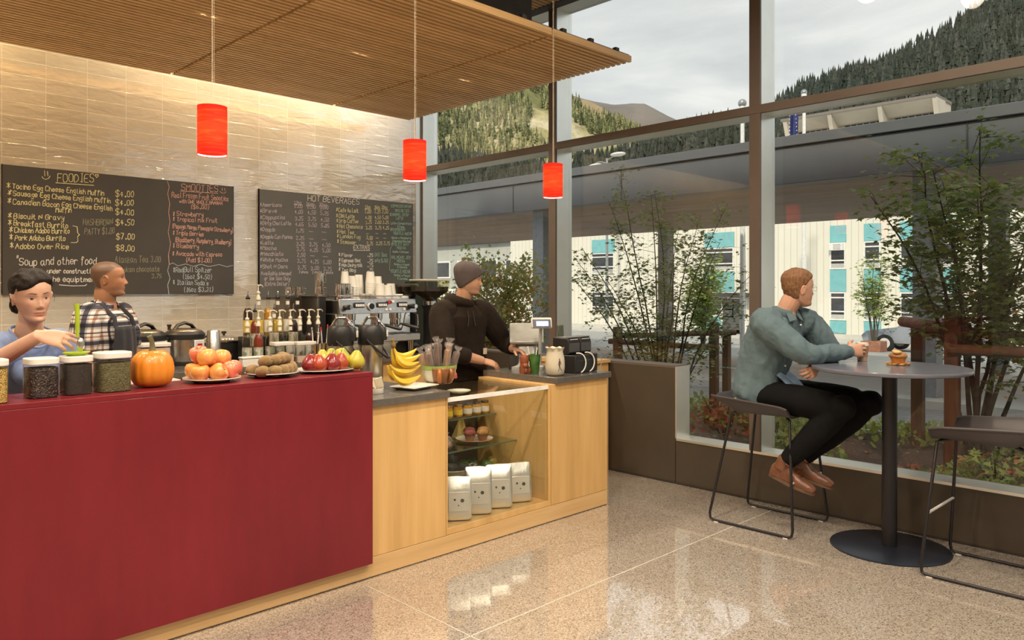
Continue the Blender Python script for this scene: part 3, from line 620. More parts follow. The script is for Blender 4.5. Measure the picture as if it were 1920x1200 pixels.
# ================================================================ counters
def red_mat():
    m, t, b = nodes('red_stained_panel'); n = texn(t, 1.6, 6, sc=(1, 1, .5), rough=.6); n2 = texn(t, 14, 4, sc=(1.6, 1, .25))
    c = ramp(t, n, [(.3, (.148, .009, .0155)), (.7, (.212, .0155, .0245))]); t.links.new(mx(t, 'MULTIPLY', .5, c, ramp(t, n2, [(.3, (.82, .8, .8)), (.7, (1, 1, 1))])), b.inputs['Base Color'])
    b.inputs['Roughness'].default_value = .36; b.inputs['IOR'].default_value = 1.38; b.inputs['Coat Weight'].default_value = .12; b.inputs['Coat Roughness'].default_value = .15; return m
M_red = red_mat()
M_maple = wood('maple_panel', (.69, .425, .16), (.80, .52, .22), 2, .35, .7)
M_plinth = wood('maple_plinth', (.66, .43, .19), (.80, .55, .28), 0, .35, .8)
M_slab = P('dark_grey_worktop', (.115, .105, .095), .22, 0, .12, 30, coat=.3)
M_steel = P('brushed_steel', (.62, .60, .57), .26, 1, .08, 30); M_chrome = P('chrome', (.75, .74, .72), .08, 1, .02)
M_blk = P('black_plastic', (.018, .018, .018), .38, 0, .1); M_wht = P('white_plastic', (.78, .76, .72), .4, 0, .04); M_cer = P('white_glaze', (.72, .69, .63), .18, 0, .05, coat=.4)
bc = thing('bar_counter', 'tall red counter with fruit and storage jars along its top', 'counter', (.4, 3.5, 0))
obj('front_panel', MB().box(-3.2, 2.266, 3.340, 3.375, .088, 1.055), M_red, bc, w=True, bev=.002)
obj('countertop', MB().box(-3.2, 2.268, 3.3395, 3.66, 1.0555, 1.077), M_red, bc, w=True, bev=.002)
obj('back_panel', MB().box(-3.2, 2.262, 3.62, 3.655, .93, 1.055), M_red, bc, w=True)
pl_ = thing('plinth', 'pale maple plinth board running along the foot of the counters', 'plinth', (1, 3.4, 0))
obj('board', MB().box(-3.2, 4.244, 3.381, 3.41, .004, .105), M_plinth, pl_, w=True, bev=.002)
obj('shadow_gap', MB().box(-3.2, 4.24, 3.387, 3.41, 0, .004), M_black, pl_, w=True)
cb1 = thing('base_cabinet', 'maple base cabinet between the red counter and the glass display', 'cabinet', (2.53, 3.7, .105))
obj('body', MB().box(2.276, 2.786, 3.40, 4.04, .1055, .889), M_maple, cb1, w=True)
obj('front_panel', MB().box(2.276, 2.786, 3.381, 3.3995, .107, .889), M_maple, cb1, w=True, bev=.0015)
cb0 = thing('base_cabinet', 'maple base cabinets hidden behind the red counter', 'cabinet', (0, 3.85, .105))
obj('body', MB().box(-3.2, 2.274, 3.66, 4.04, .1055, .889), M_maple, cb0, w=True)
wt = obj('service_worktop', MB().box(-3.2, 2.80, 3.657, 4.07, .8905, .93).box(2.272, 2.80, 3.36, 3.657, .8905, .93), M_slab, bev=.0025, loc=(2, 3.8, .89)); T(wt, 'dark grey worktop behind the red counter carrying bananas and flasks', 'worktop')
cb2 = thing('register_cabinet', 'maple cabinet at the window end of the counter below the till', 'cabinet', (3.95, 3.7, .105))
obj('body', MB().box(3.668, 4.242, 3.40, 4.05, .1055, .889), M_maple, cb2, w=True)
obj('front_panel', MB().box(3.668, 4.243, 3.381, 3.3995, .107, .889), M_maple, cb2, w=True, bev=.0015)
wt = obj('register_worktop', MB().box(3.70, 4.265, 3.36, 4.075, .8905, .93), M_slab, bev=.0025, loc=(3.9, 3.7, .89)); T(wt, 'dark grey worktop at the counter end carrying the till and printers', 'worktop')
# display case
dc = thing('display_case', 'glass-fronted pastry display case set between two maple cabinets', 'display case', (3.2, 3.7, .105))
obj('frame', MB().box(2.79, 2.802, 3.383, 4.06, .107, .888).box(3.642, 3.664, 3.383, 4.06, .107, .888).box(2.802, 3.642, 3.383, 4.06, .107, .143), M_maple, dc, w=True, bev=.001)
obj('side_wall', MB().box(3.630, 3.6415, 3.40, 4.06, .144, .862), M_maple, dc, w=True)
M_cg = GL('case_glass', (.95, .965, .95), .9, 1.5)
obj('front_glass', MB().box(2.803, 3.641, 3.386, 3.392, .144, .862), M_cg, dc, w=True, smooth=0)
obj('top_glass', MB().box(2.803, 3.641, 3.394, 4.06, .872, .879), M_cg, dc, w=True, smooth=0)
obj('edge_strip', MB().box(2.803, 3.641, 3.3835, 3.394, .862, .886), P('white_edge_strip', (.86, .86, .84), .35, emit=.0), dc, w=True)
M_sg = GL('shelf_glass', (.86, .91, .87), .9, 1.5); M_ge = P('green_glass_edge', (.10, .16, .12), .1)
for z, y0 in ((.655, 3.86), (.50, 3.66), (.30, 3.66)):
    s_ = obj('shelf', MB().box(2.804, 3.628, y0, 4.05, z - .008, z), M_sg, dc, w=True, smooth=0); obj('edge', MB().box(2.804, 3.628, y0 - .002, y0, z - .008, z), M_ge, s_, w=True)
obj('back_shade_sheet', MB().box(2.804, 3.628, 4.052, 4.06, .144, .862), P('case_back_shade', (.10, .07, .045), .4), dc, w=True)  # case is open behind; dark sheet stands in for the shade there
# back counter
bk = thing('wall_side_counter', 'maple counter along the tile wall under the chalkboards', 'counter', (1, 6, 0))
obj('body', MB().box(-3.2, 4.4, 5.46, 6.59, .09, .889), M_maple, bk, w=True)
obj('toe_kick', MB().box(-3.2, 4.36, 5.52, 6.59, 0, .09), M_black, bk, w=True)
obj('countertop', MB().box(-3.2, 4.42, 5.42, 6.595, .8905, .93), M_slab, bk, w=True, bev=.002)
wc = thing('window_counter', 'low maple counter corner by the tall dark panel behind the printers', 'counter', (4.85, 4.6, 0))
obj('body', MB().box(4.76, 5.06, 4.02, 4.6, 0, .90), M_maple, wc, w=True); obj('countertop', MB().box(4.74, 5.065, 4.00, 4.62, .9005, .925), M_maple, wc, w=True)
# ================================================================ jars on the red counter
M_cl = GL('clear_plastic', (.93, .93, .92), .95, 1.42); M_lid = P('white_lid', (.76, .73, .69), .35, 0, .03)
def grains(name, cols, sc):
    m, t, b = nodes(name); tc = t.nodes.new('ShaderNodeTexCoord'); vo = t.nodes.new('ShaderNodeTexVoronoi'); vo.inputs['Scale'].default_value = sc; t.links.new(tc.outputs['Object'], vo.inputs['Vector'])
    s_ = t.nodes.new('ShaderNodeSeparateColor'); t.links.new(vo.outputs['Color'], s_.inputs[0]); c = ramp(t, s_.outputs[0], cols)
    d = ramp(t, vo.outputs['Distance'], [(.0, (1, 1, 1)), (.55, (.75, .72, .7))]); t.links.new(mx(t, 'MULTIPLY', .8, c, d), b.inputs['Base Color']); b.inputs['Roughness'].default_value = .5
    n = t.nodes.new('ShaderNodeBump'); n.invert = True; n.inputs['Strength'].default_value = 1; n.inputs['Distance'].default_value = .004; t.links.new(vo.outputs['Distance'], n.inputs['Height']); t.links.new(n.outputs[0], b.inputs['Normal']); return m
G = [grains('golden_grain', [(0, (.33, .18, .03)), (.4, (.62, .42, .10)), (1, (.80, .62, .22))], 170), grains('dark_beans', [(0, (.015, .009, .008)), (.8, (.05, .03, .025)), (1, (.18, .12, .1))], 150), grains('brown_powder', [(0, (.03, .022, .018)), (1, (.075, .058, .045))], 400), grains('dried_tea_leaf', [(0, (.09, .085, .03)), (.5, (.17, .16, .065)), (1, (.27, .25, .12))], 260)]
def rrect(w, d, r, n=6):
    out = []
    for cx, cy_, a0 in ((w / 2 - r, d / 2 - r, 0), (-w / 2 + r, d / 2 - r, 90), (-w / 2 + r, -d / 2 + r, 180), (w / 2 - r, -d / 2 + r, 270)):
        for k in range(n + 1): a = R_(a0 + 90 * k / n); out.append((cx + r * math.cos(a), cy_ + r * math.sin(a)))
    return out
def jar(label, x, y, w, d, h, hf, gm, rz=0, z=1.0775, name='storage_jar', grp='storage jars along the red counter', r=None):
    t = thing(name, label, 'jar', (x, y, z), rz, grp); r = r or min(w, d) * .28
    o = rrect(w, d, r); i_ = rrect(w - .005, d - .005, r - .002)
    obj('body', MB().loft([[(a, b, 0) for a, b in o], [(a, b, h) for a, b in o]], cap=False).add([(a, b, .001) for a, b in o], [tuple(range(len(o)))]), M_cl, t, smooth=50)
    if gm is not None: obj('contents', MB().prism(i_, .003, hf), gm, t, smooth=50)
    lo = rrect(w + .004, d + .004, r + .002)
    obj('lid', MB().prism(lo, h - .012, h + .014), M_lid, t, bev=.004, smooth=50); return t
jar('square clear jar of golden grain with white lid, farthest from the pumpkin', .618, 3.425, .105, .11, .150, .128, G[0], .1)
jar('clear jar of shiny dark beans with white lid, second along the counter', .798, 3.475, .108, .11, .142, .118, G[1], .1)
jar('clear jar of dark brown powder with white lid below the green spoon rest', .926, 3.490, .106, .11, .142, .122, G[2], .1)
jar('wide clear jar of greenish dried leaf with white lid beside the pumpkin', 1.062, 3.485, .13, .12, .150, .120, G[3], .1)
# green spoon rest on the third jar and the green handled spoon in the woman's hand
M_lime = P('lime_plastic', (.38, .52, .03), .35, 0, .08)
t = thing('spoon_rest', 'lime green oval dish lying on the lid of the third jar', 'dish', (.926, 3.482, 1.234), .1)
obj('dish', MB().lathe([(.001, 0), (.03, 0), (.052, .012), (.0515, .0145), (.03, .004), (.001, .003)], n=32, sy=.7), M_lime, t)
t = thing('spoon', 'green-handled spoon held upright by the woman in blue', 'spoon', (.93, 3.484, 1.249), 0)
obj('handle', MB().tube([(0, 0, .06), (.0, 0, .1), (0, 0, .16), (-.003, 0, .195)], [.006, .009, .009, .0105], 10, flat=None), P('green_handle', (.36, .47, .03), .35), t)
obj('bowl', MB().ell((.012, 0, .028), (.016, .012, .028)), M_steel, t); obj('neck', MB().tube([(.008, 0, .045), (0, 0, .065)], .004, 8), M_steel, t)
# ================================================================ pumpkin and fruit
def blobby(mb, c, prof, n=28, lobes=0, amp=0, rot=None, sx=1, ph=0):
    n0 = len(mb.v); rings = []
    for r, z in prof: rings.append([((r * (1 + amp * abs(math.cos(lobes * (a := 2 * math.pi * j / n) / 2 + ph)) - amp)) * math.cos(a) * sx, (r * (1 + amp * abs(math.cos(lobes * a / 2 + ph)) - amp)) * math.sin(a), z) for j in range(n)])
    mb.loft(rings); mb.xf(Matrix.Translation(c) @ (rot.to_4x4() if rot else Matrix.Identity(4)), n0); return mb
def gradmat(name, stops, rough=.3, sc=6, coat=.2, spk=0):
    m, t, b = nodes(name); c = ramp(t, texn(t, sc, 4, sc=(1, 1, .55), dist=.3), stops)
    if spk: c = mx(t, 'MIX', ramp(t, texn(t, 260, 2), [(.62, (0, 0, 0)), (.7, (spk, spk, spk))]), c, (.75, .6, .3))
    t.links.new(c, b.inputs['Base Color']); b.inputs['Roughness'].default_value = rough; b.inputs['Coat Weight'].default_value = coat; b.inputs['Coat Roughness'].default_value = .1
    b.inputs['Subsurface Weight'].default_value = .08; b.inputs['Subsurface Radius'].default_value = (.01, .004, .002); return m
M_pk = gradmat('pumpkin_skin', [(.3, (.62, .19, .012)), (.7, (.78, .29, .03))], .33, 9)
M_stem = P('dry_green_stem', (.13, .12, .06), .8, 0, .4, 30, .5, 60, sc=(3, 3, .5)); M_twig = P('brown_twig', (.10, .06, .03), .8)
t = thing('pumpkin', 'round orange pumpkin with grey-green stem on the red counter', 'pumpkin', (1.235, 3.52, 1.0775), .2)
pp = [(.0, .012), (.03, .004), (.058, .001), (.080, .014), (.091, .045), (.0915, .075), (.084, .104), (.066, .126), (.040, .137), (.018, .134), (.002, .128)]
obj('body', blobby(MB(), (0, 0, 0), [(max(r, .001), z) for r, z in pp], 96, 13, .045), M_pk, t, smooth=70, sub=1); t.scale = (1, 1, 1.17)
obj('stem', MB().tube([(0, 0, .125), (.002, 0, .14), (.0, 0, .165), (-.012, 0, .19)], [.019, .013, .010, .0115], 10), M_stem, t)
M_app = [gradmat('apple_yellow_red', [(.33, (.72, .42, .08)), (.5, (.75, .30, .09)), (.68, (.62, .11, .05))], .28, 16, .3, .5), gradmat('apple_pinkish_red', [(.3, (.75, .33, .16)), (.55, (.68, .13, .08)), (.75, (.50, .05, .04))], .28, 12, .3, .5)]
ap = [(.001, .052), (.006, .052), (.012, .058), (.022, .0655), (.031, .062), (.0375, .05), (.0385, .036), (.035, .02), (.026, .008), (.016, .003), (.009, .006), (.002, .010)]
def apple(label, x, y, z, rx, ry, rz, m, sc=1):
    sc *= 1.12
    t = thing('apple', label, 'apple', (x, y, z), 0, 'apples piled on the plate'); R = Euler((rx, ry, rz)).to_matrix()
    b = MB(); c = V((0, 0, .035)); blobby(b, (0, 0, 0), [(max(r * sc, .001), q * sc) for r, q in reversed(ap)], 32, 5, .03); b.xf(Matrix.Translation((0, 0, .035)) @ R.to_4x4() @ Matrix.Translation((0, 0, -.035)))
    obj('body', b, m, t, smooth=80); b = MB().tube([(0, 0, .05), (.001, .001, .062), (.005, .002, .073)], [.0015, .0012, .0018], 6); b.xf(Matrix.Translation((0, 0, .035)) @ R.to_4x4() @ Matrix.Translation((0, 0, -.035))); obj('stem', b, M_twig, t)
def plate(label, x, y, z, r, m, rim=None, sx=1, sy=1, rz=0, h=.02, name='plate'):
    t = thing(name, label, 'plate', (x, y, z), rz); obj('dish', MB().lathe([(.001, 0), (r * .55, 0), (r * .62, .002), (r, h), (r * .995, h + .004), (r * .6, .007), (.001, .006)], n=48, sx=sx, sy=sy), m, t, smooth=50)
    if rim: obj('rim', MB().lathe([(r * .985, h + .0015), (r * 1.003, h + .001), (r * 1.003, h + .005), (r * .985, h + .0048)], n=48, sx=sx, sy=sy), rim, t)
    return t
M_red_app = [gradmat('dark_red_pear', [(.3, (.16, .012, .02)), (.7, (.33, .03, .03))], .22, 9, .5), gradmat('red_orange_pear', [(.3, (.30, .03, .02)), (.7, (.48, .10, .03))], .25, 9, .4)]
M_gp = [gradmat('yellow_green_pear', [(.3, (.42, .38, .03)), (.7, (.56, .50, .06))], .32, 12, .2, .3), gradmat('green_pear', [(.3, (.30, .34, .04)), (.7, (.42, .42, .06))], .32, 12, .2, .3)]
pz = 1.0775
plate('cream plate under the pile of apples', 1.50, 3.515, pz, .128, M_cer, h=.018)
for a in ((('yellow-red apple low in the pile beside the pumpkin with a thin stem', 1.427, 3.47, 0, .1, -.15, 0, M_app[0], 1)), ('pale orange apple lying in the middle front of the pile', 1.492, 3.437, 0, 1.0, .5, .6, M_app[0], 1), ('pink-red apple low in the pile towards the kiwis', 1.566, 3.478, 0, .5, .5, 1.2, M_app[1], 1), ('orange apple behind the pink-red one, nearest the kiwis', 1.61, 3.535, 0, .3, .4, 2, M_app[1], 1),
          ('speckled yellow apple on top of the front pile', 1.462, 3.475, .062, -.5, .1, .2, M_app[0], 1.03), ('reddish apple behind the topmost apple', 1.455, 3.55, .076, -.2, -.3, 1, M_app[1], 1), ('yellow-orange apple in the upper layer nearest the kiwis, green hollow up', 1.555, 3.54, .05, -.45, .35, 0, M_app[0], 1.03), ('half hidden apple at the back of the pile near the pumpkin', 1.432, 3.548, .002, 0, 0, 0, M_app[0], 1), ('hidden apple in the middle of the pile', 1.515, 3.535, -.002, 0, 0, 1, M_app[1], 1)):
    apple(a[0], a[1], a[2], pz + .0105 + a[3], *a[4:])
M_kiwi = P('kiwi_skin', (.25, .155, .055), .75, 0, .25, 60, .4, 300, sheen=.3); M_bluerim = P('dark_rim', (.03, .035, .05), .2, coat=.4)
plate('white plate with dark underside under the pile of kiwis', 1.80, 3.52, pz, .128, M_cer, None, h=.02)
obj('underside', MB().lathe([(.06, -.0003), (.075, .0012), (.130, .0195)], n=48), M_bluerim, bpy.data.objects['plate.001'])
kw = [(1.715, 3.45, 0, 1.35, 0), (1.768, 3.43, 0, 1.5, .2), (1.812, 3.442, 0, 1.25, .3), (1.85, 3.465, 0, 1.3, .35), (1.885, 3.495, 0, 1.2, .3), (1.905, 3.54, .004, 1.2, .4), (1.705, 3.53, .002, 1.5, 1.2), (1.76, 3.51, 0, 1.3, .7), (1.82, 3.53, 0, 1.4, .2),
      (1.742, 3.475, .046, 1.3, .1), (1.79, 3.478, .046, 1.2, .25), (1.826, 3.498, .046, 1.25, .3), (1.863, 3.515, .046, 1.2, .35), (1.88, 3.575, .05, 1.3, .1)]
kl = ['nearest the apples with its tip showing', 'in the bottom row second from the apples', 'in the bottom row third from the apples', 'in the bottom row fourth from the apples', 'in the bottom row fifth from the apples', 'lying lowest at the pear end of the pile', 'tucked at the back beside the apples', 'hidden under the upper row', 'buried in the middle of the pile', 'largest, first in the upper row', 'second in the upper row', 'third in the upper row', 'fourth in the upper row', 'topmost at the pear end of the upper row']
k0 = None
for (x, y, dz, rx, rz), l in zip(kw, kl):
    if k0 is None:
        k0 = thing('kiwi', 'brown kiwi ' + l, 'kiwi', (0, 0, 0), 0, 'kiwis on the plate')
        obj('body', MB().lathe([(max(.0275 * math.sin(math.pi * i / 14) ** .8, .001), -.036 * math.cos(math.pi * i / 14)) for i in range(15)], n=24, cap=True), M_kiwi, k0, smooth=80)
        obj('tip', MB().ell((0, 0, .0357), (.004, .004, .0016), nu=10, nv=6).ell((0, 0, -.0357), (.003, .003, .0016), nu=10, nv=6), M_twig, k0); q = k0
    else: q = dup(k0, (0, 0, 0), 0, 'brown kiwi ' + l)
    q.location = (x, y, pz + .0345 + dz); q.rotation_euler = (rx, 0, rz + .5)
plate('long white oval plate under the red and green pears', 2.105, 3.535, pz, .165, M_cer, None, sx=1.0, sy=.8, h=.014)
pr_ = [(.001, .0), (.012, .001), (.026, .010), (.0345, .026), (.0345, .042), (.0285, .058), (.020, .071), (.0145, .081), (.009, .087), (.001, .0885)]
def pear(label, x, y, m, sc=1, tilt=(0, 0), fat=1, lean=0):
    sc *= 1.1; fat *= 1.06
    t = thing('pear', label, 'pear', (x, y, pz + .0068), 0, 'pears on the oval plate'); R = (Matrix.Rotation(tilt[0], 4, 'X') @ Matrix.Rotation(tilt[1], 4, 'Y'))
    b = MB(); blobby(b, (0, 0, 0), [(max(r * fat * sc, .001), z * sc) for r, z in pr_], 32, 3, .02); b.xf(R); obj('body', b, m, t, smooth=80)
    b = MB().tube([(0, 0, .086 * sc), (.002, 0, .094 * sc), (.006, .002, .102 * sc)], [.0022, .0018, .0022], 6); b.xf(R); obj('stem', b, M_twig, t)
for a in (('dark red pear on the oval plate nearest the kiwis', 1.985, 3.49, M_red_app[0], .96, (-.1, .15), 1.08), ('red-orange pear between two dark red pears on the oval plate', 2.03, 3.46, M_red_app[1], .97, (-.1, -.1), 1.1), ('dark red pear standing in front of the yellow pears', 2.092, 3.452, M_red_app[0], .98, (-.1, .1), 1.15), ('small red pear with a yellow tip beside the green pears', 2.152, 3.455, M_red_app[1], .96, (0, -.05), 1.0),
          ('tall yellow-green pear leaning over the small red pear', 2.195, 3.50, M_gp[0], 1.18, (-.05, -.28), .98), ('squat yellow pear on the oval plate nearest the bananas', 2.235, 3.455, M_gp[0], 1.04, (0, .1), 1.1), ('yellow-green pear behind the dark red pears', 2.10, 3.55, M_gp[0], 1.1, (-.1, 0), 1.0), ('green pear at the back between the taller pears', 2.16, 3.575, M_gp[1], 1.12, (-.1, .1), 1.0), ('green pear at the back near the flasks with a thin dark stem', 2.235, 3.57, M_gp[1], 1.12, (0, -.1), 1.0)):
    pear(*a)
# ================================================================ bananas, biscotti pot and small things on the worktop
wz = .9305
def banana_mat():
    m, t, b = nodes('ripe_banana'); c = ramp(t, texn(t, 7, 3), [(.3, (.66, .40, .02)), (.7, (.80, .55, .05))]); c = mx(t, 'MIX', ramp(t, texn(t, 60, 3, dist=1), [(.66, (0, 0, 0)), (.72, (.7, .7, .7))]), c, (.16, .08, .02))
    t.links.new(c, b.inputs['Base Color']); b.inputs['Roughness'].default_value = .42; return m
M_ban = banana_mat()
t = thing('napkin_plate', 'square white plate with a paper under the bananas', 'plate', (2.72, 3.585, wz), .25)
obj('dish', MB().loft([rr_ for rr_ in ([(a * k, b * k, z) for a, b in rrect(.24, .19, .015)] for k, z in ((.75, 0), (1, .016), (.99, .019), (.74, .004)))]), M_cer, t, smooth=50)
obj('paper', MB().prism(rrect(.16, .12, .004), .0045, .0055), P('white_paper', (.76, .74, .70), .8), t)
t = thing('banana_bunch', 'bunch of ripe yellow bananas heaped on the square plate', 'bananas', (2.655, 3.60, wz + .018), 0); t.scale = (1.16, 1.16, 1.16)
crown = V((-.052, .01, .198))
for p0, p1, p2, yo in (((-.052, .01, .19), (-.02, .01, .105), (.088, .015, .178), .03), ((-.055, .005, .188), (-.035, -.01, .085), (.092, -.01, .150), .0), ((-.055, .0, .185), (-.05, -.03, .075), (.058, -.045, .118), -.02), ((-.058, .02, .185), (-.05, .03, .05), (.09, .03, .125), .03),
        ((-.098, -.02, .112), (-.05, -.03, .038), (.082, -.025, .098), -.02), ((-.098, .0, .108), (-.085, .0, -.0), (.085, .02, .068), .01), ((-.094, -.03, .085), (-.075, -.06, -.015), (.06, -.055, .052), -.04)):
    p0, p1, p2 = V(p0), V(p1), V(p2); pts = []
    for k in range(13): f = k / 12; pts.append(p0 * (1 - f) ** 2 + p1 * 2 * f * (1 - f) + p2 * f * f)
    b = MB().tube(pts, [.0048, .006, .0085, .013, .016, .0175, .018, .018, .0175, .016, .013, .008, .0035], 6); obj('banana', b, M_ban, t, smooth=40)
obj('crown', MB().ell(crown + V((-.004, 0, .008)), (.012, .012, .018)).tube([crown, crown + V((-.012, 0, .035))], [.009, .007], 8), P('banana_crown', (.20, .13, .04), .8), t)
M_pot = P('cream_pot_glaze', (.66, .64, .52), .3, 0, .06, coat=.3); M_grn = P('green_pot_rim', (.30, .42, .10), .3, coat=.3); M_brn = P('brown_glaze', (.26, .105, .035), .25, 0, .3, 12, coat=.4)
t = thing('ceramic_pot', 'cream pot with green rim and brown handles holding wrapped biscuits', 'pot', (2.93, 3.62, wz + .012), 0)
obj('body', MB().lathe([(.001, .0), (.074, 0), (.088, .02), (.100, .06), (.105, .105), (.101, .105), (.097, .06), (.07, .01), (.001, .008)], n=48), M_pot, t, smooth=60)
obj('rim', MB().lathe([(.1045, .083), (.1065, .085), (.1065, .107), (.099, .107), (.099, .083)], n=48), M_grn, t)
q = MB(); q.grid(lambda u, v: ((.0785 + .030 * min(1, v * 1.4) ** .7 + .004) * math.cos(R_(-150 + 78 * u)), (.0785 + .030 * min(1, v * 1.4) ** .7 + .004) * math.sin(R_(-150 + 78 * u)), .002 + .094 * v), 20, 12); o = obj('brown_panel', q, M_brn, t, smooth=80); sd = o.modifiers.new('s', 'SOLIDIFY'); sd.thickness = .005
for a in (-128, -92): ca, sa = math.cos(R_(a)), math.sin(R_(a)); obj('handle', MB().tube([(.085 * ca, .085 * sa, .008), (.112 * ca, .112 * sa, .02), (.122 * ca, .122 * sa, .05), (.120 * ca, .120 * sa, .075), (.108 * ca, .108 * sa, .09)], [.010, .013, .014, .013, .010], 14), M_brn if a > -100 else P('orange_glaze', (.42, .14, .03), .22, coat=.4), t)
obj('painted_flower', MB().ell((.05, -.082, .05), (.02, .012, .018)).ell((.075, -.064, .035), (.012, .01, .012)), P('painted_red', (.5, .12, .08), .4), t)
plate('green and white saucer beside the biscuit pot on the glass top', 2.985, 3.50, .888, .07, M_cer, M_grn, h=.012, name='saucer')
M_bisc = P('biscuit', (.42, .22, .09), .8, 0, .3, 40); M_choc = P('dark_biscuit', (.12, .05, .025), .7, 0, .3, 40); M_wrap = GL('cellophane', (.96, .95, .95), 1, 1.7, .06, .10)
rg = random.Random(5); i = 0
lb = 'cellophane-wrapped biscuit stick standing in the cream pot'
for a, r in [(k * 1.047 + .3, .068) for k in range(6)] + [(k * 1.26, .04) for k in range(5)] + [(0, .0)]:
    x, y = 2.93 + r * math.cos(a), 3.62 + r * math.sin(a); t = thing('wrapped_biscuit', lb, 'biscuit', (x, y, wz + .045), a, 'wrapped biscuits in the cream pot')
    h = .145 + .07 * rg.random() * (1 if r < .05 else .5); tl = .25 * r / .07
    Q = Matrix.Rotation(tl * 1.1, 4, 'Y')
    b = MB().cb((0, 0, h / 2), (.026, .015, h)); b.xf(Q); obj('biscuit', b, M_choc if i % 2 else M_bisc, t, bev=.005)
    n = 14; rings = []
    for zz, f in ((.0, .7), (.01, 1.2), (h * .6, 1.25), (h + .004, 1.1), (h + .014, .5), (h + .03, 1.3), (h + .042, 1.6)):
        rings.append([(f * .017 * math.cos(6.283 * j / n) * (1 + .25 * rg.uniform(-1, 1)), f * .0115 * math.sin(6.283 * j / n) * (1 + .35 * rg.uniform(-1, 1)), zz + rg.uniform(-.003, .003)) for j in range(n)])
    b = MB().loft(rings, cap=False); b.xf(Q); obj('wrapper', b, M_wrap, t, smooth=0); i += 1
t = thing('card_dish', 'small round white dish with pale tea packets by the red counter end', 'dish', (2.44, 3.565, wz), 0)
obj('dish', MB().lathe([(.001, 0), (.04, 0), (.042, .004), (.042, .03), (.039, .03), (.038, .005), (.001, .004)], n=36), M_cer, t)
obj('filling', MB().cyl((0, 0, .02), .037, .006), P('dark_filling', (.05, .035, .025), .8), t)
for i, (x, y, rz, tx) in enumerate(((-.018, .0, .5, -.35), (.0, .005, .1, .1), (.02, .0, -.2, .2))):
    p = obj('packet', MB().cb((x, y, .055), (.045, .005, .06), rz, tx, .5 - .4 * i), P('pale_packet', (.72, .62, .42), .6, c2=(.8, .72, .55)), t)
t = thing('paper_tub', 'white paper tub just visible behind the end of the red counter', 'tub', (2.335, 3.53, wz)); obj('body', MB().lathe([(.001, 0), (.03, 0), (.036, .06), (.034, .06), (.029, .004), (.001, .004)], n=28), M_wht, t)
# ================================================================ back counter equipment
bz = .9305
M_dkst = P('dark_steel', (.20, .18, .16), .3, .9, .1, 12); M_gold = P('warm_steel', (.70, .56, .40), .22, 1, .1, 12)
M_rdis = P('red_display', (.25, .01, .015), .2, emit=.6); M_lbl = P('pale_label', (.74, .72, .66), .6, 0, .1, 60)
def cyl_at(c, r, h, ax='Z', n=20, r2=None):
    b = MB(); b.cyl((0, 0, -h / 2), r, h, n, r2)
    if ax == 'X': b.xf(Matrix.Rotation(R_(90), 4, 'Y'))
    if ax == 'Y': b.xf(Matrix.Rotation(R_(90), 4, 'X'))
    return b.xf(Matrix.Translation(c))
def cooker(label, x, y, rz):
    t = thing('pressure_cooker', label, 'cooker', (x, y, bz), rz, 'pressure cookers on the back counter')
    obj('body', MB().lathe([(.135, .01), (.138, .02), (.138, .20)], n=48, cap=True), M_steel, t)
    obj('base_ring', MB().lathe([(.132, 0), (.142, .003), (.142, .028), (.137, .034)], n=48, cap=True), M_blk, t)
    obj('lid', MB().lathe([(.146, .195), (.150, .20), (.150, .232), (.140, .245), (.12, .262), (.09, .272), (.05, .276), (.001, .277)], n=48), M_blk, t)
    obj('lid_band', MB().lathe([(.125, .2585), (.118, .2645), (.092, .2725), (.085, .275)], n=48), M_gold, t)
    obj('handle', MB().tube([(-.085, 0, .262), (-.055, 0, .30), (0, 0, .318), (.055, 0, .30), (.088, 0, .262)], [(.022, .012)] * 5, 12), M_blk, t)
    obj('steam_valve', MB().lathe([(.012, .25), (.012, .292), (.017, .294), (.017, .306), (.001, .308)], (-.09, .06, 0), 14), M_blk, t)
    for s_ in (-1, 1): obj('side_grip', MB().cb((s_ * .155, 0, .205), (.04, .07, .018)), M_blk, t, bev=.006)
    p = obj('control_panel', MB().cb((.04, -.137, .115), (.10, .014, .15), .28), M_wht, t, bev=.006)
    obj('display', MB().cb((.042, -.1452, .145), (.045, .004, .034), .28), M_rdis, p)
    b = MB()
    for i in range(3):
        for j in range(2): b.cb((.018 + j * .044, -.1478 + .0117 * j, .055 + i * .02), (.026, .003, .010), .28)
    obj('button', b, M_dkst, p)
cooker('pressure cooker with black lid partly behind the man in plaid', 2.055, 6.0, .35)
cooker('pressure cooker with arched black handle and white panel with red display', 2.345, 6.0, .15)
t = thing('slow_cooker', 'low black slow cooker with glass lid behind the steel tumbler', 'cooker', (2.70, 6.1, bz))
obj('body', MB().lathe([(.12, 0), (.135, .02), (.142, .14), (.142, .15)], n=44, sx=1.12, sy=.85, cap=True), M_blk, t)
obj('rim', MB().lathe([(.14, .15), (.148, .152), (.148, .162), (.135, .165)], n=44, sx=1.12, sy=.85), M_chrome, t)
obj('lid', MB().lathe([(.14, .165), (.12, .185), (.06, .20), (.001, .203)], n=44, sx=1.12, sy=.85), P('smoky_lid', (.16, .14, .11), .08, coat=.5), t)
obj('knob', MB().lathe([(.008, .20), (.008, .215), (.02, .22), (.018, .236), (.001, .238)], n=18), M_blk, t)
for s_ in (-1, 1): obj('handle', MB().cb((s_ * .175, 0, .115), (.05, .09, .022)), M_blk, t, bev=.006)
obj('dial', cyl_at((0, -.122, .05), .018, .014, 'Y'), M_chrome, t)
t = thing('steel_tumbler', 'upturned brushed steel tumbler in front of the slow cooker', 'tumbler', (2.434, 5.68, bz)); obj('body', MB().lathe([(.064, 0), (.064, .004), (.044, .265), (.04, .27), (.001, .27)], n=36), M_steel, t)
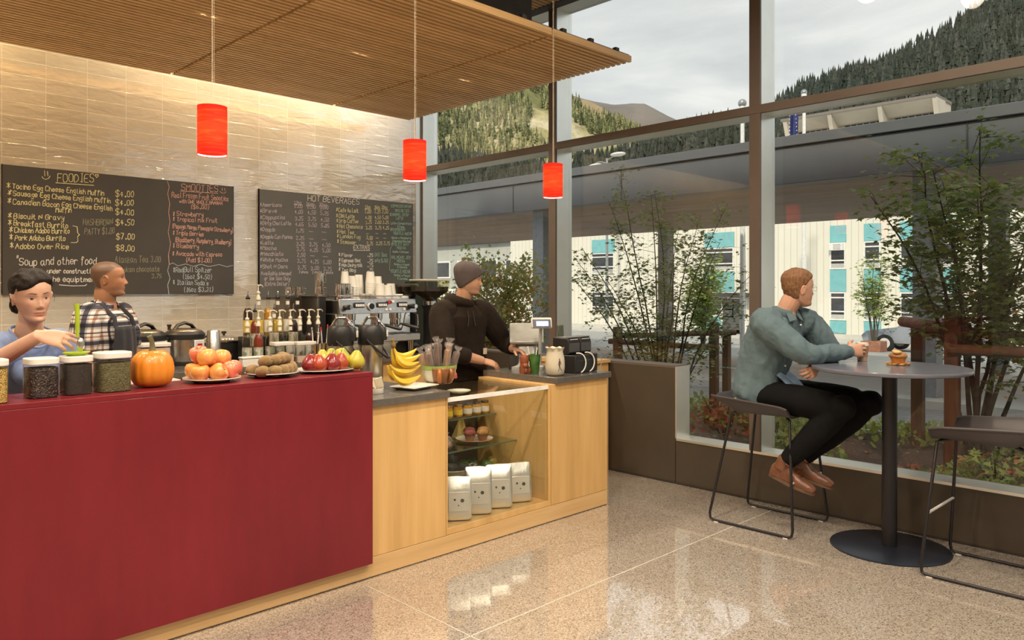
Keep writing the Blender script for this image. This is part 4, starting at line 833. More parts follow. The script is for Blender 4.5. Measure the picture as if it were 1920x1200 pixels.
jar('tall clear container with white lid behind the pumpkin', 1.955, 5.56, .2, .15, .19, .17, P('pale_flour', (.66, .52, .42), .8), 0, bz, 'food_container', 'clear containers on the back counter', .02)
jar('clear container with white lid below the syrup pumps, nearer the cookers', 2.895, 5.50, .165, .11, .155, .07, P('pale_flour', (.66, .52, .42), .8), 0, bz, 'food_container', 'clear containers on the back counter', .02)
jar('clear container with white lid below the syrup pumps, nearer the steel cups', 3.085, 5.50, .165, .11, .15, .05, P('pale_flour', (.66, .52, .42), .8), 0, bz, 'food_container', 'clear containers on the back counter', .02)
for l, x in (('steel cup holding red-tipped stirrers beside the black flask', 3.245), ('steel cup holding spoons between the clear container and the flasks', 3.165)):
    t = thing('steel_cup', l, 'cup', (x, 5.47, bz), 0, 'steel cups holding stirrers'); obj('body', MB().lathe([(.028, 0), (.034, .145), (.032, .145), (.026, .005), (.001, .005)], n=28), M_chrome, t)
    for k in range(4):
        a = k * 1.7; q = obj('stirrer', MB().tube([(.01 * math.cos(a), .01 * math.sin(a), .02), (.034 * math.cos(a), .034 * math.sin(a), .215 + .02 * k)], .003, 6), M_wht, t)
        obj('tip', MB().ell((.035 * math.cos(a), .035 * math.sin(a), .222 + .02 * k), (.006, .006, .014)), P('red_tip', (.6, .03, .03), .4) if x > 3.2 else M_steel, q)
t = thing('straw_tub', 'clear tub of white paper-wrapped straws behind the plates', 'straws', (1.66, 3.80, wz)); obj('body', MB().loft([[(a, b, z) for a, b in rrect(.20, .10, .02)] for z in (.001, .17)], cap=False), M_cl, t)
b = MB(); rg = random.Random(3)
for i in range(110): x, y = rg.uniform(-.085, .085), rg.uniform(-.038, .038); b.tube([(x, y, .003), (x + rg.gauss(0, .006), y + rg.gauss(0, .005), .2 + rg.uniform(-.012, .012))], .0042, 5)
q = obj('straws', b, M_wht, t); q['kind'] = 'stuff'
t = thing('foam_box', 'flat white foam box behind the kiwis', 'box', (2.64, 5.46, bz)); obj('body', MB().cb((0, 0, .03), (.19, .07, .06)), M_wht, t, bev=.006); obj('lid', MB().cb((0, 0, .068), (.2, .075, .014)), M_wht, t, bev=.005)
t = thing('white_tray', 'white tray edge seen behind the apples', 'tray', (1.30, 3.82, wz)); obj('tray', MB().loft([[(a * k, b * k, z) for a, b in rrect(.3, .16, .02)] for k, z in ((.9, 0), (1, .14), (.98, .14), (.88, .006))]), M_wht, t)
# ---- syrup bottles
S_ = {'amber': GL('amber_syrup', (.75, .42, .10), .9), 'clear': GL('clear_syrup', (.93, .91, .84), .9), 'dark': P('dark_syrup', (.035, .014, .01), .1), 'red': P('red_syrup', (.22, .03, .015), .1, coat=.5), 'gold': P('gold_syrup', (.50, .25, .03), .12, coat=.5)}
M_bgl = GL('bottle_glass', (.95, .95, .92), .95, 1.5); M_lab2 = P('yellow_label', (.75, .52, .06), .5); M_lab3 = P('floral_label', (.70, .68, .60), .6, c2=(.22, .25, .16), scale=45, detail=1)
M_pump = P('cream_pump', (.74, .68, .56), .35, 0, .03)
def bottle(label, x, y, z, syr, lab, top, rz=0):
    t = thing('syrup_bottle', label, 'bottle', (x, y, z), rz, 'syrup bottles on the back counter')
    obj('body', MB().lathe([(.001, 0), (.034, 0), (.0365, .004), (.0365, .175), (.033, .20), (.018, .235), (.0145, .25), (.0145, .288), (.016, .29), (.016, .298), (.012, .298)], n=28), M_bgl, t)
    obj('syrup', MB().lathe([(.001, .004), (.0345, .005), (.0345, .174), (.031, .198), (.02, .225)], n=28, cap=True), S_[syr], t)
    obj('label', MB().lathe([(.0371, .03), (.0371, .13)], n=28), lab, t)
    if syr in ('clear', 'amber'): obj('neck_label', MB().lathe([(.0151, .25), (.0151, .28)], n=20), M_lbl, t)
    if top == 'pump':
        p = obj('pump', MB().lathe([(.019, .292), (.019, .31), (.012, .322), (.010, .335), (.016, .345), (.016, .352), (.006, .362), (.0045, .40), (.010, .402), (.010, .413), (.001, .415)], n=18), M_pump, t)
        obj('spout', MB().tube([(0, 0, .408), (.025, 0, .411), (.045, 0, .405), (.055, 0, .394)], [.006, .0055, .005, .004], 8), M_pump, p)
    else:
        p = obj('pourer', MB().lathe([(.016, .297), (.018, .30), (.018, .31), (.009, .318), (.006, .33)], n=16, cap=True), M_blk, t); obj('spout', MB().tube([(0, 0, .33), (0, 0, .345), (.006, 0, .362)], [.005, .004, .003], 8), M_chrome, p)
rs = thing('bottle_riser', 'stepped black riser under the back rows of syrup bottles', 'riser', (3.0, 5.85, bz)); obj('step', MB().box(2.74, 3.30, 5.79, 5.93, .9305, 1.13), M_blk, rs, w=True, bev=.004); obj('step', MB().box(2.74, 3.30, 5.69, 5.785, .9305, 1.03), M_blk, rs, w=True, bev=.004)
for x, sy, lb, tp, l in ((2.79, 'dark', M_lab2, 'p', 'dark amber syrup bottle with steel pourer in the back row nearest the cookers'), (2.878, 'clear', M_lab2, 'pump', 'tallest syrup bottle, its cream pump rising over the chalkboard edge'), (2.962, 'gold', M_lbl, 'p', 'golden syrup bottle third in the back row'), (3.046, 'clear', M_lab2, 'p', 'clear syrup bottle with black pourer fourth in the back row'), (3.135, 'clear', M_lbl, 'p', 'clear syrup bottle with steel pourer fifth in the back row'), (3.225, 'clear', M_lbl, 'p', 'clear syrup bottle in the back row nearest the boiler')): bottle(l, x, 5.86, 1.1305, sy, lb, tp, .4)
for x, sy, lb, tp, l in ((2.79, 'red', M_lab3, 'p', 'red syrup bottle in the middle row nearest the cookers'), (2.95, 'clear', M_lbl, 'p', 'clear syrup bottle in the middle of the middle row'), (3.12, 'dark', M_lbl, 'p', 'dark syrup bottle in the middle row nearest the boiler')): bottle(l, x, 5.737, 1.0305, sy, lb, tp)
nm = ('first', 'second', 'third', 'fourth', 'fifth', 'sixth', 'seventh', 'eighth')
for i, x in enumerate((2.672, 2.763, 2.86, 2.941, 3.033, 3.117, 3.199, 3.281)):
    sy = ('clear', 'red', 'clear', 'clear', 'clear', 'clear', 'dark', 'dark')[i]; bottle('%s syrup bottle with cream pump, %s in the front row from the cookers' % ('dark red' if i == 1 else 'dark brown' if i > 5 else 'clear', nm[i]), x, 5.625, bz, sy, M_lab3 if i < 4 else M_lbl, 'pump', (.3, .2, -.1, .1, .2, .1, .1, .3)[i])
# ---- oven-like brewer with steel cups on top
t = thing('water_boiler', 'tall dark steel boiler with steel cups on its top', 'boiler', (3.3, 5.8, bz)); obj('body', MB().box(3.335, 3.40, 5.70, 6.1, .94, 1.44), M_blk, t, w=True, bev=.004); obj('side_panel', MB().box(3.318, 3.3345, 5.70, 6.1, .94, 1.44).box(3.31, 3.41, 5.695, 6.11, 1.441, 1.453), M_dkst, t, w=True, bev=.002)
obj('back_body', MB().box(3.31, 3.41, 5.945, 6.2, .9305, 1.44).box(3.20, 3.3095, 5.945, 6.2, 1.0, 1.453), M_dkst, t, w=True)
obj('foot', MB().box(3.335, 3.39, 5.72, 5.76, .9305, .94), M_blk, t, w=True)
def scup(label, x, y, z, h, r, m=None): t = thing('steel_pitcher', label, 'pitcher', (x, y, z), 0, 'steel pitchers by the coffee machine'); obj('body', MB().lathe([(r * .95, 0), (r, .01), (r * .98, h * .9), (r, h), (r * .9, h), (r * .88, .01), (.001, .008)], n=28), m or M_chrome, t); obj('handle', MB().tube([(r * .95, 0, h * .85), (r * 1.6, 0, h * .8), (r * 1.6, 0, h * .3), (r * .95, 0, h * .2)], .005, 8), m or M_chrome, t)
for l, x, y, z, h, r in (('small steel cup on the dark boiler nearest the syrup bottles', 3.262, 6.06, 1.4535, .075, .038), ('small steel cup in the middle on the dark boiler', 3.345, 6.05, 1.4535, .075, .04), ('small steel cup on the dark boiler under another cup', 3.395, 5.8, 1.4535, .08, .042), ('steel cup standing on another cup, topmost over the boiler', 3.395, 5.8, 1.534, .11, .037)): scup(l, x, y, z, h, r)
# ---- espresso machine
em = thing('espresso_machine', 'wide steel espresso machine loaded with cups, facing the counter', 'coffee machine', (3.82, 5.8, bz))
obj('body', MB().box(3.40 + .03, 4.20, 5.60, 6.12, 1.12, 1.30).box(3.435, 4.205, 5.56, 6.14, 1.30, 1.415), M_steel, em, w=True, bev=.006)
fp = obj('front_panel', MB().add([(3.425, 5.52, 1.30), (4.215, 5.52, 1.30), (4.215, 5.56, 1.30), (3.425, 5.56, 1.30), (3.425, 5.545, 1.425), (4.215, 5.545, 1.425), (4.215, 5.56, 1.425), (3.425, 5.56, 1.425)], [(0, 3, 2, 1), (4, 5, 6, 7), (0, 1, 5, 4), (1, 2, 6, 5), (2, 3, 7, 6), (3, 0, 4, 7)]), M_steel, em, w=True, bev=.004)
for x in (3.615, 3.845, 4.06):
    k = obj('button_pad', MB().cb((x, 5.525, 1.375), (.10, .012, .042), 0, -.2), M_blk, fp, w=True, bev=.004); b = MB()
    for j in range(5): b.cb((x - .036 + .018 * j, 5.5175, 1.372), (.013, .004, .022), 0, -.2)
    obj('button', b, M_wht, k, w=True)
g_ = obj('pressure_gauge', cyl_at((3.73, 5.522, 1.362), .034, .02, 'Y', 28), M_chrome, fp, w=True); obj('dial_face', cyl_at((3.73, 5.511, 1.362), .026, .003, 'Y', 24), M_blk, g_, w=True)
for x in (3.485, 4.15): obj('steam_knob', cyl_at((x, 5.50, 1.358), .022, .05, 'Y', 18), M_blk, fp, w=True, bev=.004); obj('knob_cap', cyl_at((x + .016, 5.472, 1.358), .017, .008, 'Y', 18), M_chrome, fp, w=True)
for x, z in ((3.955, 1.40), (3.885, 1.332), (3.925, 1.332), (4.075, 1.332)): obj('switch', MB().cb((x, 5.521, z), (.022, .012, .022), 0, -.2), M_wht, fp, w=True, bev=.002)
obj('switch', MB().cb((3.915, 5.520, 1.395), (.02, .012, .034), 0, -.2), P('red_switch', (.5, .02, .02), .4), fp, w=True, bev=.002)
for i, x in enumerate((3.56, 3.83, 4.03)):
    g_ = obj('group_head', MB().lathe([(.045, 1.30), (.045, 1.25), (.038, 1.245), (.038, 1.222)], (x, 5.58, 0), 24, cap=True), M_chrome, em, w=True)
    p = obj('portafilter', MB().lathe([(.040, 1.222), (.040, 1.195), (.03, 1.185), (.012, 1.165)], (x, 5.58, 0), 24, cap=True), M_chrome, em, w=True)
    obj('handle', MB().tube([(x + .03, 5.56, 1.205), (x + .06, 5.52, 1.195), (x + .115, 5.44, 1.17), (x + .13, 5.42, 1.163)], [.008, .014, .016, .013], 12), M_blk, p, w=True)
obj('splash_plate', MB().box(3.45, 4.19, 5.594, 5.60, 1.12, 1.30), M_chrome, em, w=True)
dt = obj('drip_tray', MB().box(3.44, 4.21, 5.46, 6.1, 1.055, 1.12), M_steel, em, w=True, bev=.008)
b = MB()
for k in range(24): b.box(3.46 + k * .031, 3.475 + k * .031, 5.47, 5.59, 1.1205, 1.124)
obj('grate', b, M_dkst, dt, w=True)
for x in (3.49, 4.15):
    for y in (5.52, 6.02): obj('leg', MB().lathe([(.028, .9305), (.022, .935), (.026, 1.055)], (x, y, 0), 16, cap=True), M_chrome, em, w=True)
for x, s_ in ((3.47, -1), (4.19, 1)): obj('steam_wand', MB().tube([(x, 5.545, 1.30), (x + .015 * s_, 5.50, 1.28), (x + .01 * s_, 5.485, 1.20), (x - .015 * s_, 5.48, 1.135)], .0055, 8), M_chrome, em, w=True)
obj('cup_rail', MB().tube([(3.44, 6.13, 1.45), (3.44, 5.58, 1.45), (4.20, 5.58, 1.45), (4.20, 6.13, 1.45)], .005, 8), M_chrome, em, w=True)
# cups on top
M_cup = P('paper_cup_white', (.80, .77, .70), .6, 0, .03)
def cupstack(label, x, y, n, r=.042, z=1.4155, sp=.013):
    for i in range(n):
        t = thing('paper_cup', label if n == 1 else (label + (', topmost of its stack' if i == n - 1 else ', lowest of its stack' if i == 0 else ', inside its stack')), 'cup', (x, y, z + i * sp + .0), 0, 'paper cups on the coffee machine')
        obj('body', MB().lathe([(r, 0), (r * 1.03, .003), (r, .006), (r * .78, .105), (.001, .104)], n=22), M_cup, t)
cupstack('white paper cup on the second steel pitcher', 3.595, 5.72, 1, .036, 1.555)
for l, x, y, n, r in (('paper cup in the tall stack behind the pitchers', 3.70, 5.78, 9, .046), ('paper cup in the stack between the pitchers and the tallest stack', 3.765, 5.82, 9, .043), ('paper cup in the stack behind the tallest one', 3.825, 5.86, 10, .043), ('paper cup in the tallest stack', 3.88, 5.76, 12, .042), ('paper cup in the stack between the tallest stack and the grinders', 3.97, 5.78, 9, .043), ('paper cup in the low front stack under the tallest', 3.905, 5.645, 4, .044), ('paper cup in the low stack near the grinder', 3.995, 5.66, 3, .045), ('paper cup in the rounded stack beside the lids', 4.065, 5.71, 4, .045)): cupstack(l, x, y, n, r)
for l, x, y, z, h, r in (('tall steel pitcher on the coffee machine nearest the boiler', 3.495, 5.64, 1.4155, .135, .045), ('tall steel pitcher second on the coffee machine', 3.595, 5.70, 1.4155, .138, .042)): scup(l, x, y, z, h, r)
for i, (x, y, r) in enumerate(((3.70, 5.61, .03), (3.75, 5.615, .03), (3.80, 5.61, .03))): t = thing('espresso_cup', 'white china cup in the front row, %s of three' % ('first', 'second', 'third')[i], 'cup', (x, y, 1.4155), 0, 'china cups on the coffee machine'); obj('body', MB().lathe([(.018, 0), (.027, .02), (.030, .055), (.028, .055), (.02, .01), (.001, .008)], n=24), M_cer, t); obj('handle', MB().tube([(.028, 0, .045), (.042, 0, .04), (.04, 0, .02), (.026, 0, .015)], .0035, 8), M_cer, t)
for i, (x, y, z) in enumerate(((4.12, 5.68, 1.4155), (4.12, 5.68, 1.43), (4.125, 5.675, 1.445), (4.17, 5.65, 1.4155), (4.168, 5.652, 1.43))): t = thing('cup_lid', ('white plastic cup lid in the taller lid pile by the grinder', 'white plastic cup lid in the lower lid pile by the grinder')[i > 2], 'lid', (x, y, z), 0, 'cup lids, ' + ('taller pile', 'lower pile')[i > 2]); obj('body', MB().lathe([(.043, 0), (.044, .006), (.041, .012), (.036, .020), (.034, .014), (.001, .013)], n=28), M_wht, t)
# ---- grinders and brewer
t = thing('coffee_grinder', 'black coffee grinder with round smoky hopper beside the cup lids', 'grinder', (4.275, 5.75, bz))
obj('body', MB().loft([[(a, b, z) for a, b in rrect(w, d, .03)] for w, d, z in ((.15, .22, 0), (.15, .22, .06), (.11, .17, .09), (.11, .17, .36), (.13, .19, .40))]), M_blk, t)
obj('hopper', MB().lathe([(.035, .40), (.05, .43), (.10, .56), (.104, .61)], n=32), GL('smoky_hopper', (.35, .26, .18), .9, 1.5), t); obj('beans', MB().lathe([(.03, .41), (.048, .435), (.085, .53), (.001, .535)], n=28), G[1], t); obj('hopper_lid', MB().lathe([(.106, .60), (.108, .618), (.09, .628), (.001, .63)], n=32), M_dkst, t)
t = thing('coffee_grinder', 'tall grinder with square clear hopper of dark beans beside the man in the beanie', 'grinder', (4.36, 5.52, bz))
obj('body', MB().loft([[(a, b, z) for a, b in rrect(w, d, .03)] for w, d, z in ((.16, .24, 0), (.16, .24, .04), (.075, .14, .07), (.075, .14, .40), (.10, .16, .43))]), M_blk, t); obj('collar', MB().lathe([(.05, .43), (.055, .435), (.055, .47), (.045, .475)], n=28, cap=True), M_chrome, t)
obj('beans', MB().loft([[(a, b, z) for a, b in rrect(w, w * .8, .01)] for w, z in ((.06, .476), (.09, .49), (.26, .56), (.27, .60))]), G[1], t)
obj('hopper', MB().loft([[(a, b, z) for a, b in rrect(w, w * .8, .01)] for w, z in ((.062, .474), (.095, .49), (.275, .56), (.285, .665))], cap=False), GL('yellowed_hopper', (.86, .83, .66), .95, 1.5), t); obj('hopper_rim', MB().loft([[(a, b, z) for a, b in rrect(w, w * .8, .01)] for w, z in ((.287, .655), (.297, .658), (.297, .668), (.280, .668))], cap=False), M_lbl, t)
obj('portafilter_fork', MB().tube([(-.02, -.08, .34), (-.02, -.14, .335), (.02, -.14, .335), (.02, -.08, .34)], .006, 8), M_chrome, t); obj('dosing_lever', MB().tube([(.05, -.08, .30), (.075, -.13, .29)], .007, 8).ell((.078, -.136, .288), .014), M_blk, t)
t = thing('coffee_brewer', 'tall dark green and black brewer between grinder and hooded man', 'brewer', (4.60, 5.86, bz)) ; obj('body', MB().box(4.545, 4.68, 5.70, 6.2, .0, .0).v and MB().cb((.0, .1, .33), (.13, .36, .66)), P('dark_green_plastic', (.02, .035, .032), .3), t, bev=.01); obj('front_strip', MB().cb((-.03, -.082, .33), (.05, .006, .62)), M_blk, t)
dup_c = bpy.data.objects['wall_side_counter']
obj('counter_end', MB().box(4.4205, 4.75, 5.60, 6.59, 0, .93), M_slab, dup_c, w=True)
# ---- airpots on the front worktop
def airpot(label, x, y, rz):
    t = thing('airpot', label, 'flask', (x, y, wz), rz, 'airpots behind the fruit'); 
    obj('body', MB().lathe([(.072, 0), (.074, .005), (.074, .245)], n=44, cap=True), M_steel, t); obj('base', MB().lathe([(.076, 0), (.077, .012), (.0745, .016)], n=44), M_blk, t)
    obj('collar', MB().lathe([(.075, .243), (.078, .248), (.078, .30), (.074, .345), (.062, .36), (.001, .362)], n=44), M_blk, t)
    obj('spout_head', MB().loft([[(a, -.05 + b, z) for a, b in rrect(w, d, .015)] for w, d, z in ((.055, .09, .27), (.06, .10, .30), (.055, .08, .345), (.04, .05, .362))]), M_blk, t)
    obj('tap_button', MB().cb((0, -.101, .31), (.028, .008, .04)), M_wht, t, bev=.003)
    obj('lever', MB().tube([(0, .05, .36), (0, .02, .405), (0, -.03, .405), (0, -.075, .36), (0, -.09, .33)], [(.016, .008), (.02, .009), (.022, .009), (.022, .008), (.016, .006)], 12), M_chrome, t)
    obj('carry_handle', MB().tube([(.092 * math.cos(R_(a)), .108 * math.sin(R_(a)) if a < 0 else 0, .275 - .11 * max(0, -math.sin(R_(a)))) for a in range(-180, 1, 10)], .007, 8).tube([(-.094, 0, .275), (-.070, 0, .28)], .008, 8).tube([(.094, 0, .275), (.070, 0, .28)], .008, 8), M_blk, t)
airpot('steel airpot with black top standing nearer the bananas', 2.63, 3.90, .75); airpot('steel airpot with black top standing nearer the stirrer cups', 2.455, 3.955, .75)
# ---- till, printers and crocks on the register worktop
t = thing('till', 'silver touch-screen till turned to the cashier with a small customer display', 'till', (4.0, 3.93, wz), -.75)
obj('base', MB().loft([[(a, b, z) for a, b in rrect(w, d, .03)] for w, d, z in ((.24, .22, 0), (.24, .22, .02), (.16, .15, .05))]), P('silver_plastic', (.55, .56, .54), .3, .4), t)
obj('stand', MB().loft([[(a, b + o_, z) for a, b in rrect(w, d, .02)] for w, d, z, o_ in ((.14, .12, .045, 0), (.12, .05, .12, .02), (.16, .03, .20, .05))]), P('silver_plastic', (.55, .56, .54), .3, .4), t)
p = obj('monitor', MB().cb((0, .05, .25), (.25, .03, .19), 0, -.75), P('pale_silver', (.52, .53, .50), .3, .3), t, bev=.01); obj('screen', MB().cb((0, .063, .262), (.22, .004, .16), 0, -.75), M_blk, p)
t = thing('customer_display', 'small customer display with glowing blue-white screen on the till', 'display', (3.985, 3.77, wz), -.62); obj('stem', MB().tube([(0, .05, .0), (0, .05, .2), (0, .02, .31)], .012, 10), P('pale_silver', (.72, .73, .70), .3, .2), t)
p = obj('housing', MB().cb((0, .0, .335), (.15, .025, .078), 0, -.3), M_wht, t, bev=.008); q = obj('bezel', MB().cb((0, -.0125, .332), (.13, .003, .06), 0, -.3), P('navy_bezel', (.03, .035, .07), .25), p); obj('screen', MB().cb((.004, -.0148, .332), (.088, .002, .036), 0, -.3), P('lcd_blue', (.35, .48, .95), .3, emit=1.1, var=.05), q)
# receipt printers on the black cash box
t = thing('cash_box', 'low black box under the two receipt printers', 'box', (4.10, 3.565, wz), .1); obj('body', MB().cb((0, 0, .062), (.27, .22, .122)), M_blk, t, bev=.006); obj('front_groove', MB().cb((0, -.1105, .085), (.25, .002, .004)), M_dkst, t)
for k, (x, l) in enumerate(((-.085, .045), (.02, .08), (.11, .07))): obj('cable', MB().tube([tuple(V((x, -.08, .134)) * (1 - f) ** 3 + V((x + .05, -.14, .150)) * 3 * f * (1 - f) ** 2 + V((x + .07, -.135, .03)) * 3 * f * f * (1 - f) + V((x - .01, -.128, .006)) * f ** 3) for f in [i_ / 14 for i_ in range(15)]], .0045 if k < 2 else .003, 8), M_wht if k != 2 else P('grey_cable', (.25, .25, .25), .5), t)
def printer(label, x, y, z):
    t = thing('receipt_printer', label, 'printer', (x, y, z), .1, 'receipt printers'); b = MB(); n0 = [(-.07, 0), (.05, 0), (.07, .01), (.07, .085), (.06, .115), (-.07, .118)]
    b.loft([[(xx, a, zz) for a, zz in n0] for xx in (-.065, .065)]); b.xf(Matrix.Rotation(R_(180), 4, 'Z')); obj('body', b, M_blk, t, bev=.006)
    obj('cover', MB().cb((0, -.012, .119), (.122, .10, .006)), P('grey_cover', (.16, .16, .165), .25), t, bev=.003); obj('face', MB().cb((0, -.0715, .05), (.12, .004, .06)), P('grey_face', (.07, .07, .075), .35), t); obj('paper_slot', MB().cb((0, -.066, .104), (.09, .006, .004)), M_wht, t)
printer('black receipt printer nearer the cream crock on the black box', 4.03, 3.575, wz + .1235); printer('black receipt printer nearer the window on the black box', 4.172, 3.59, wz + .1235)
t = thing('cordless_phone', 'dark cordless phone standing behind the receipt printers', 'phone', (4.21, 3.79, wz), -.5); obj('cradle', MB().cb((0, 0, .09), (.07, .08, .18)), M_blk, t, bev=.01); obj('handset', MB().cb((0, .0, .245), (.046, .026, .14), 0, -.1), P('dark_grey_phone', (.07, .085, .06), .4), t, bev=.008)
t = thing('ceramic_crock', 'cream crock with wavy rim and dark painted figure on the till counter', 'vase', (3.805, 3.475, wz), .2)
n = 48; prof = [(.001, .002), (.048, 0), (.062, .015), (.067, .06), (.063, .12), (.054, .155), (.056, .175), (.064, .187)]
rings = [[(r * (1 + (.06 * math.sin(8 * 6.283 * j / n) if k > 6 else 0)) * math.cos(6.283 * j / n), r * (1 + (.06 * math.sin(8 * 6.283 * j / n) if k > 6 else 0)) * math.sin(6.283 * j / n), z + (.004 * math.cos(8 * 6.283 * j / n) if k > 6 else 0)) for j in range(n)] for k, (r, z) in enumerate(prof)]
rings += [[(p[0] * .94, p[1] * .94, p[2] - .002) for p in rings[-1]], [(.05 * math.cos(6.283 * j / n), .05 * math.sin(6.283 * j / n), .15) for j in range(n)]]
obj('body', MB().loft(rings), P('cream_crackle', (.62, .57, .45), .25, 0, .06, coat=.4), t, smooth=60)
def wrap(pl, r, a0, z0, th=.0008): return [((r + th) * math.cos(a0 + x / r), (r + th) * math.sin(a0 + x / r), z0 + y) for x, y in pl]
M_ink = P('dark_paint_figure', (.10, .07, .05), .5); b = MB()
for pl in ([(-.004, .03), (.004, .03), (.006, .06), (.012, .045), (.014, .05), (.005, .075), (-.004, .072), (-.009, .05)], [(-.004, .077), (.003, .077), (.004, .086), (-.003, .088)], [(-.003, .03), (-.010, .005), (-.006, .004), (.002, .03)], [(.0, .03), (.010, .012), (.016, .004), (.018, .008), (.006, .03)]): b.add(wrap(pl, .0665, R_(-122), .03), [tuple(range(len(pl)))])
obj('painted_figure', b, M_ink, t, smooth=0)
b = MB()
for i in range(3):
    for j in range(4 - (i == 1)): x = -.012 + j * .008; b.add(wrap([(x, .0), (x + .005, 0), (x + .005, .006), (x, .006)], .0665, R_(-72), .095 - .016 * i), [(0, 1, 2, 3)])
obj('small_lettering', b, P('faded_ink', (.35, .30, .24), .6), t, smooth=0)
t = thing('green_cup', 'green glazed cup holding pens behind the cream crock', 'cup', (3.80, 3.66, wz)); obj('body', MB().lathe([(.03, 0), (.042, .13), (.039, .13), (.028, .006), (.001, .006)], n=32), P('green_glaze', (.06, .16, .035), .25, 0, .3, 20, coat=.4), t)
for i, (a, m) in enumerate(((2.6, M_wht), (.4, M_lbl), (4.4, M_blk))): obj('pen', MB().tube([(.012 * math.cos(a), .012 * math.sin(a), .02), (.048 * math.cos(a), .048 * math.sin(a), .185 - .01 * i)], .0042, 8), m, t)
t = thing('clay_pot', 'reddish brown lumpy clay figure pot at the counter edge', 'pot', (3.742, 3.70, wz), .3); obj('body', MB().lathe([(.001, 0), (.034, 0), (.036, .04), (.028, .06), (.030, .075), (.032, .11), (.026, .125), (.024, .118), (.001, .1)], n=28), P('terracotta_glaze', (.24, .07, .03), .4, 0, .3, 18, .4, 30), t, smooth=60); obj('snout', MB().ell((-.02, -.02, .055), (.022, .022, .02)).ell((.012, -.03, .02), (.014, .012, .022)).ell((-.024, -.024, .02), (.014, .012, .022)), P('terracotta_glaze', (.24, .07, .03), .4), t)
t = thing('dark_mug', 'plain dark grey mug under the cashier\'s far hand', 'mug', (3.885, 3.95, wz)); obj('body', MB().lathe([(.036, 0), (.038, .005), (.038, .10), (.035, .10), (.034, .006), (.001, .006)], n=32), P('dark_grey_glaze', (.05, .045, .04), .35), t); obj('handle', MB().tube([(.037, 0, .08), (.06, 0, .075), (.06, 0, .03), (.037, 0, .022)], .006, 8), P('dark_grey_glaze', (.05, .045, .04), .35), t)
# ================================================================ inside the display case
M_foil = P('silver_foil', (.90, .89, .87), .34, .9, .03, 6, .7, 26); M_dot = P('dark_print', (.05, .05, .05), .6); M_foil2 = P('foil_label', (.86, .85, .83), .38, .7, .03)
def bag(label, x, y, rz, h, w, seed):
    t = thing('coffee_bag', label, 'bag', (x, y, .1445), rz, 'silver coffee bags in the case'); rg = random.Random(seed); rings = []
    for z, ww, d in ((0, .94, .075), (.012, 1, .085), (h * .35, 1.02, .088), (h * .62, 1.0, .07), (h * .80, .99, .045), (h * .93, .98, .016), (h, .98, .004)):
        q = rrect(w * ww, d, min(d * .45, .02), 4); rings.append([(a + rg.gauss(0, .0012), b + (.012 * math.sin(a * 60 + seed) * (z / h)) + rg.gauss(0, .0015) - .0 + (.03 * max(0, z / h - .75)), z) for a, b in q])
    obj('body', MB().loft(rings), M_foil, t, smooth=30, sub=1)
    yf = -.048
    lb_ = obj('label', MB().cb((0, yf + .0015, h * .46), (w * .74, .003, h * .44)), M_foil2, t, bev=.001); b = MB()
    for dx, dz, r in ((-.022, .012, .0065), (.022, .006, .011), (.0, -.022, .004)): b2 = cyl_at((dx, yf - .0008, h * .46 + dz), r, .0015, 'Y', 16); b.add(b2.v, b2.f)
    obj('printed_dot', b, M_dot, lb_)
    obj('tin_tie', MB().cb((0, .012, h * .93), (w * .9, .012, .008)), M_foil2, t)
for i, (x, h, w, l) in enumerate(((2.955, .255, .160, 'silver foil coffee bag nearest the bananas\' cabinet in the case'), (3.125, .285, .165, 'tallest silver coffee bag in the case'), (3.305, .27, .17, 'wide silver coffee bag next to the tallest one in the case'), (3.490, .25, .165, 'silver coffee bag in the case nearest the till cabinet'))): bag(l, x, 3.475 + .010 * i, (-.62, -.66, -.60, -.52)[i], h, w, i)
t = thing('serving_dish', 'long white handled dish with dark avocados in the case', 'dish', (3.26, 3.84, .3005)); obj('dish', MB().lathe([(.001, 0), (.08, 0), (.115, .035), (.112, .037), (.078, .006), (.001, .005)], n=40, sy=.72), M_cer, t); obj('handle', MB().tube([(.108, -.03, .032), (.15, -.02, .042), (.15, .02, .042), (.108, .03, .032)], .006, 8), M_cer, t)
M_av = P('dark_avocado', (.022, .018, .014), .5, 0, .4, 30, .5, 120); M_avg = P('green_avocado', (.06, .11, .02), .4, 0, .4, 20, .3, 120, c2=(.13, .17, .04)); M_man = P('yellow_green_mango', (.18, .22, .03), .35, 0, .3, 10, c2=(.42, .26, .05))
av = [(.001, 0), (.018, .002), (.032, .016), (.036, .036), (.030, .06), (.020, .078), (.011, .088), (.001, .091)]
def avo(label, x, y, z, m, rx, rz): t = thing('avocado', label, 'avocado', (x, y, z), 0, 'avocados in the case'); b = MB(); blobby(b, (0, 0, -.036), av, 28); b.xf(Euler((rx, 0, rz)).to_matrix().to_4x4()); obj('body', b, m, t, smooth=80); b = MB().ell((0, 0, .055), (.003, .003, .004)); b.xf(Euler((rx, 0, rz)).to_matrix().to_4x4()); obj('stem_end', b, M_twig, t)
avo('black avocado in the white dish away from the mango', 3.20, 3.83, .345, M_av, 1.5, 1.2); avo('dark avocado in the middle of the white dish', 3.27, 3.80, .345, M_av, 1.4, .3); avo('green avocado in the white dish by its handle', 3.33, 3.86, .348, M_avg, 1.5, -.6); avo('dark avocado on top of the dish pile', 3.24, 3.86, .395, M_av, 1.5, 2.2)
avo('glossy green avocado on the shelf beside the dish', 3.45, 3.77, .3385, M_avg, 1.55, 1.0); avo('dark green avocado behind the others on the shelf', 3.43, 3.90, .3385, M_avg, 1.55, .2)
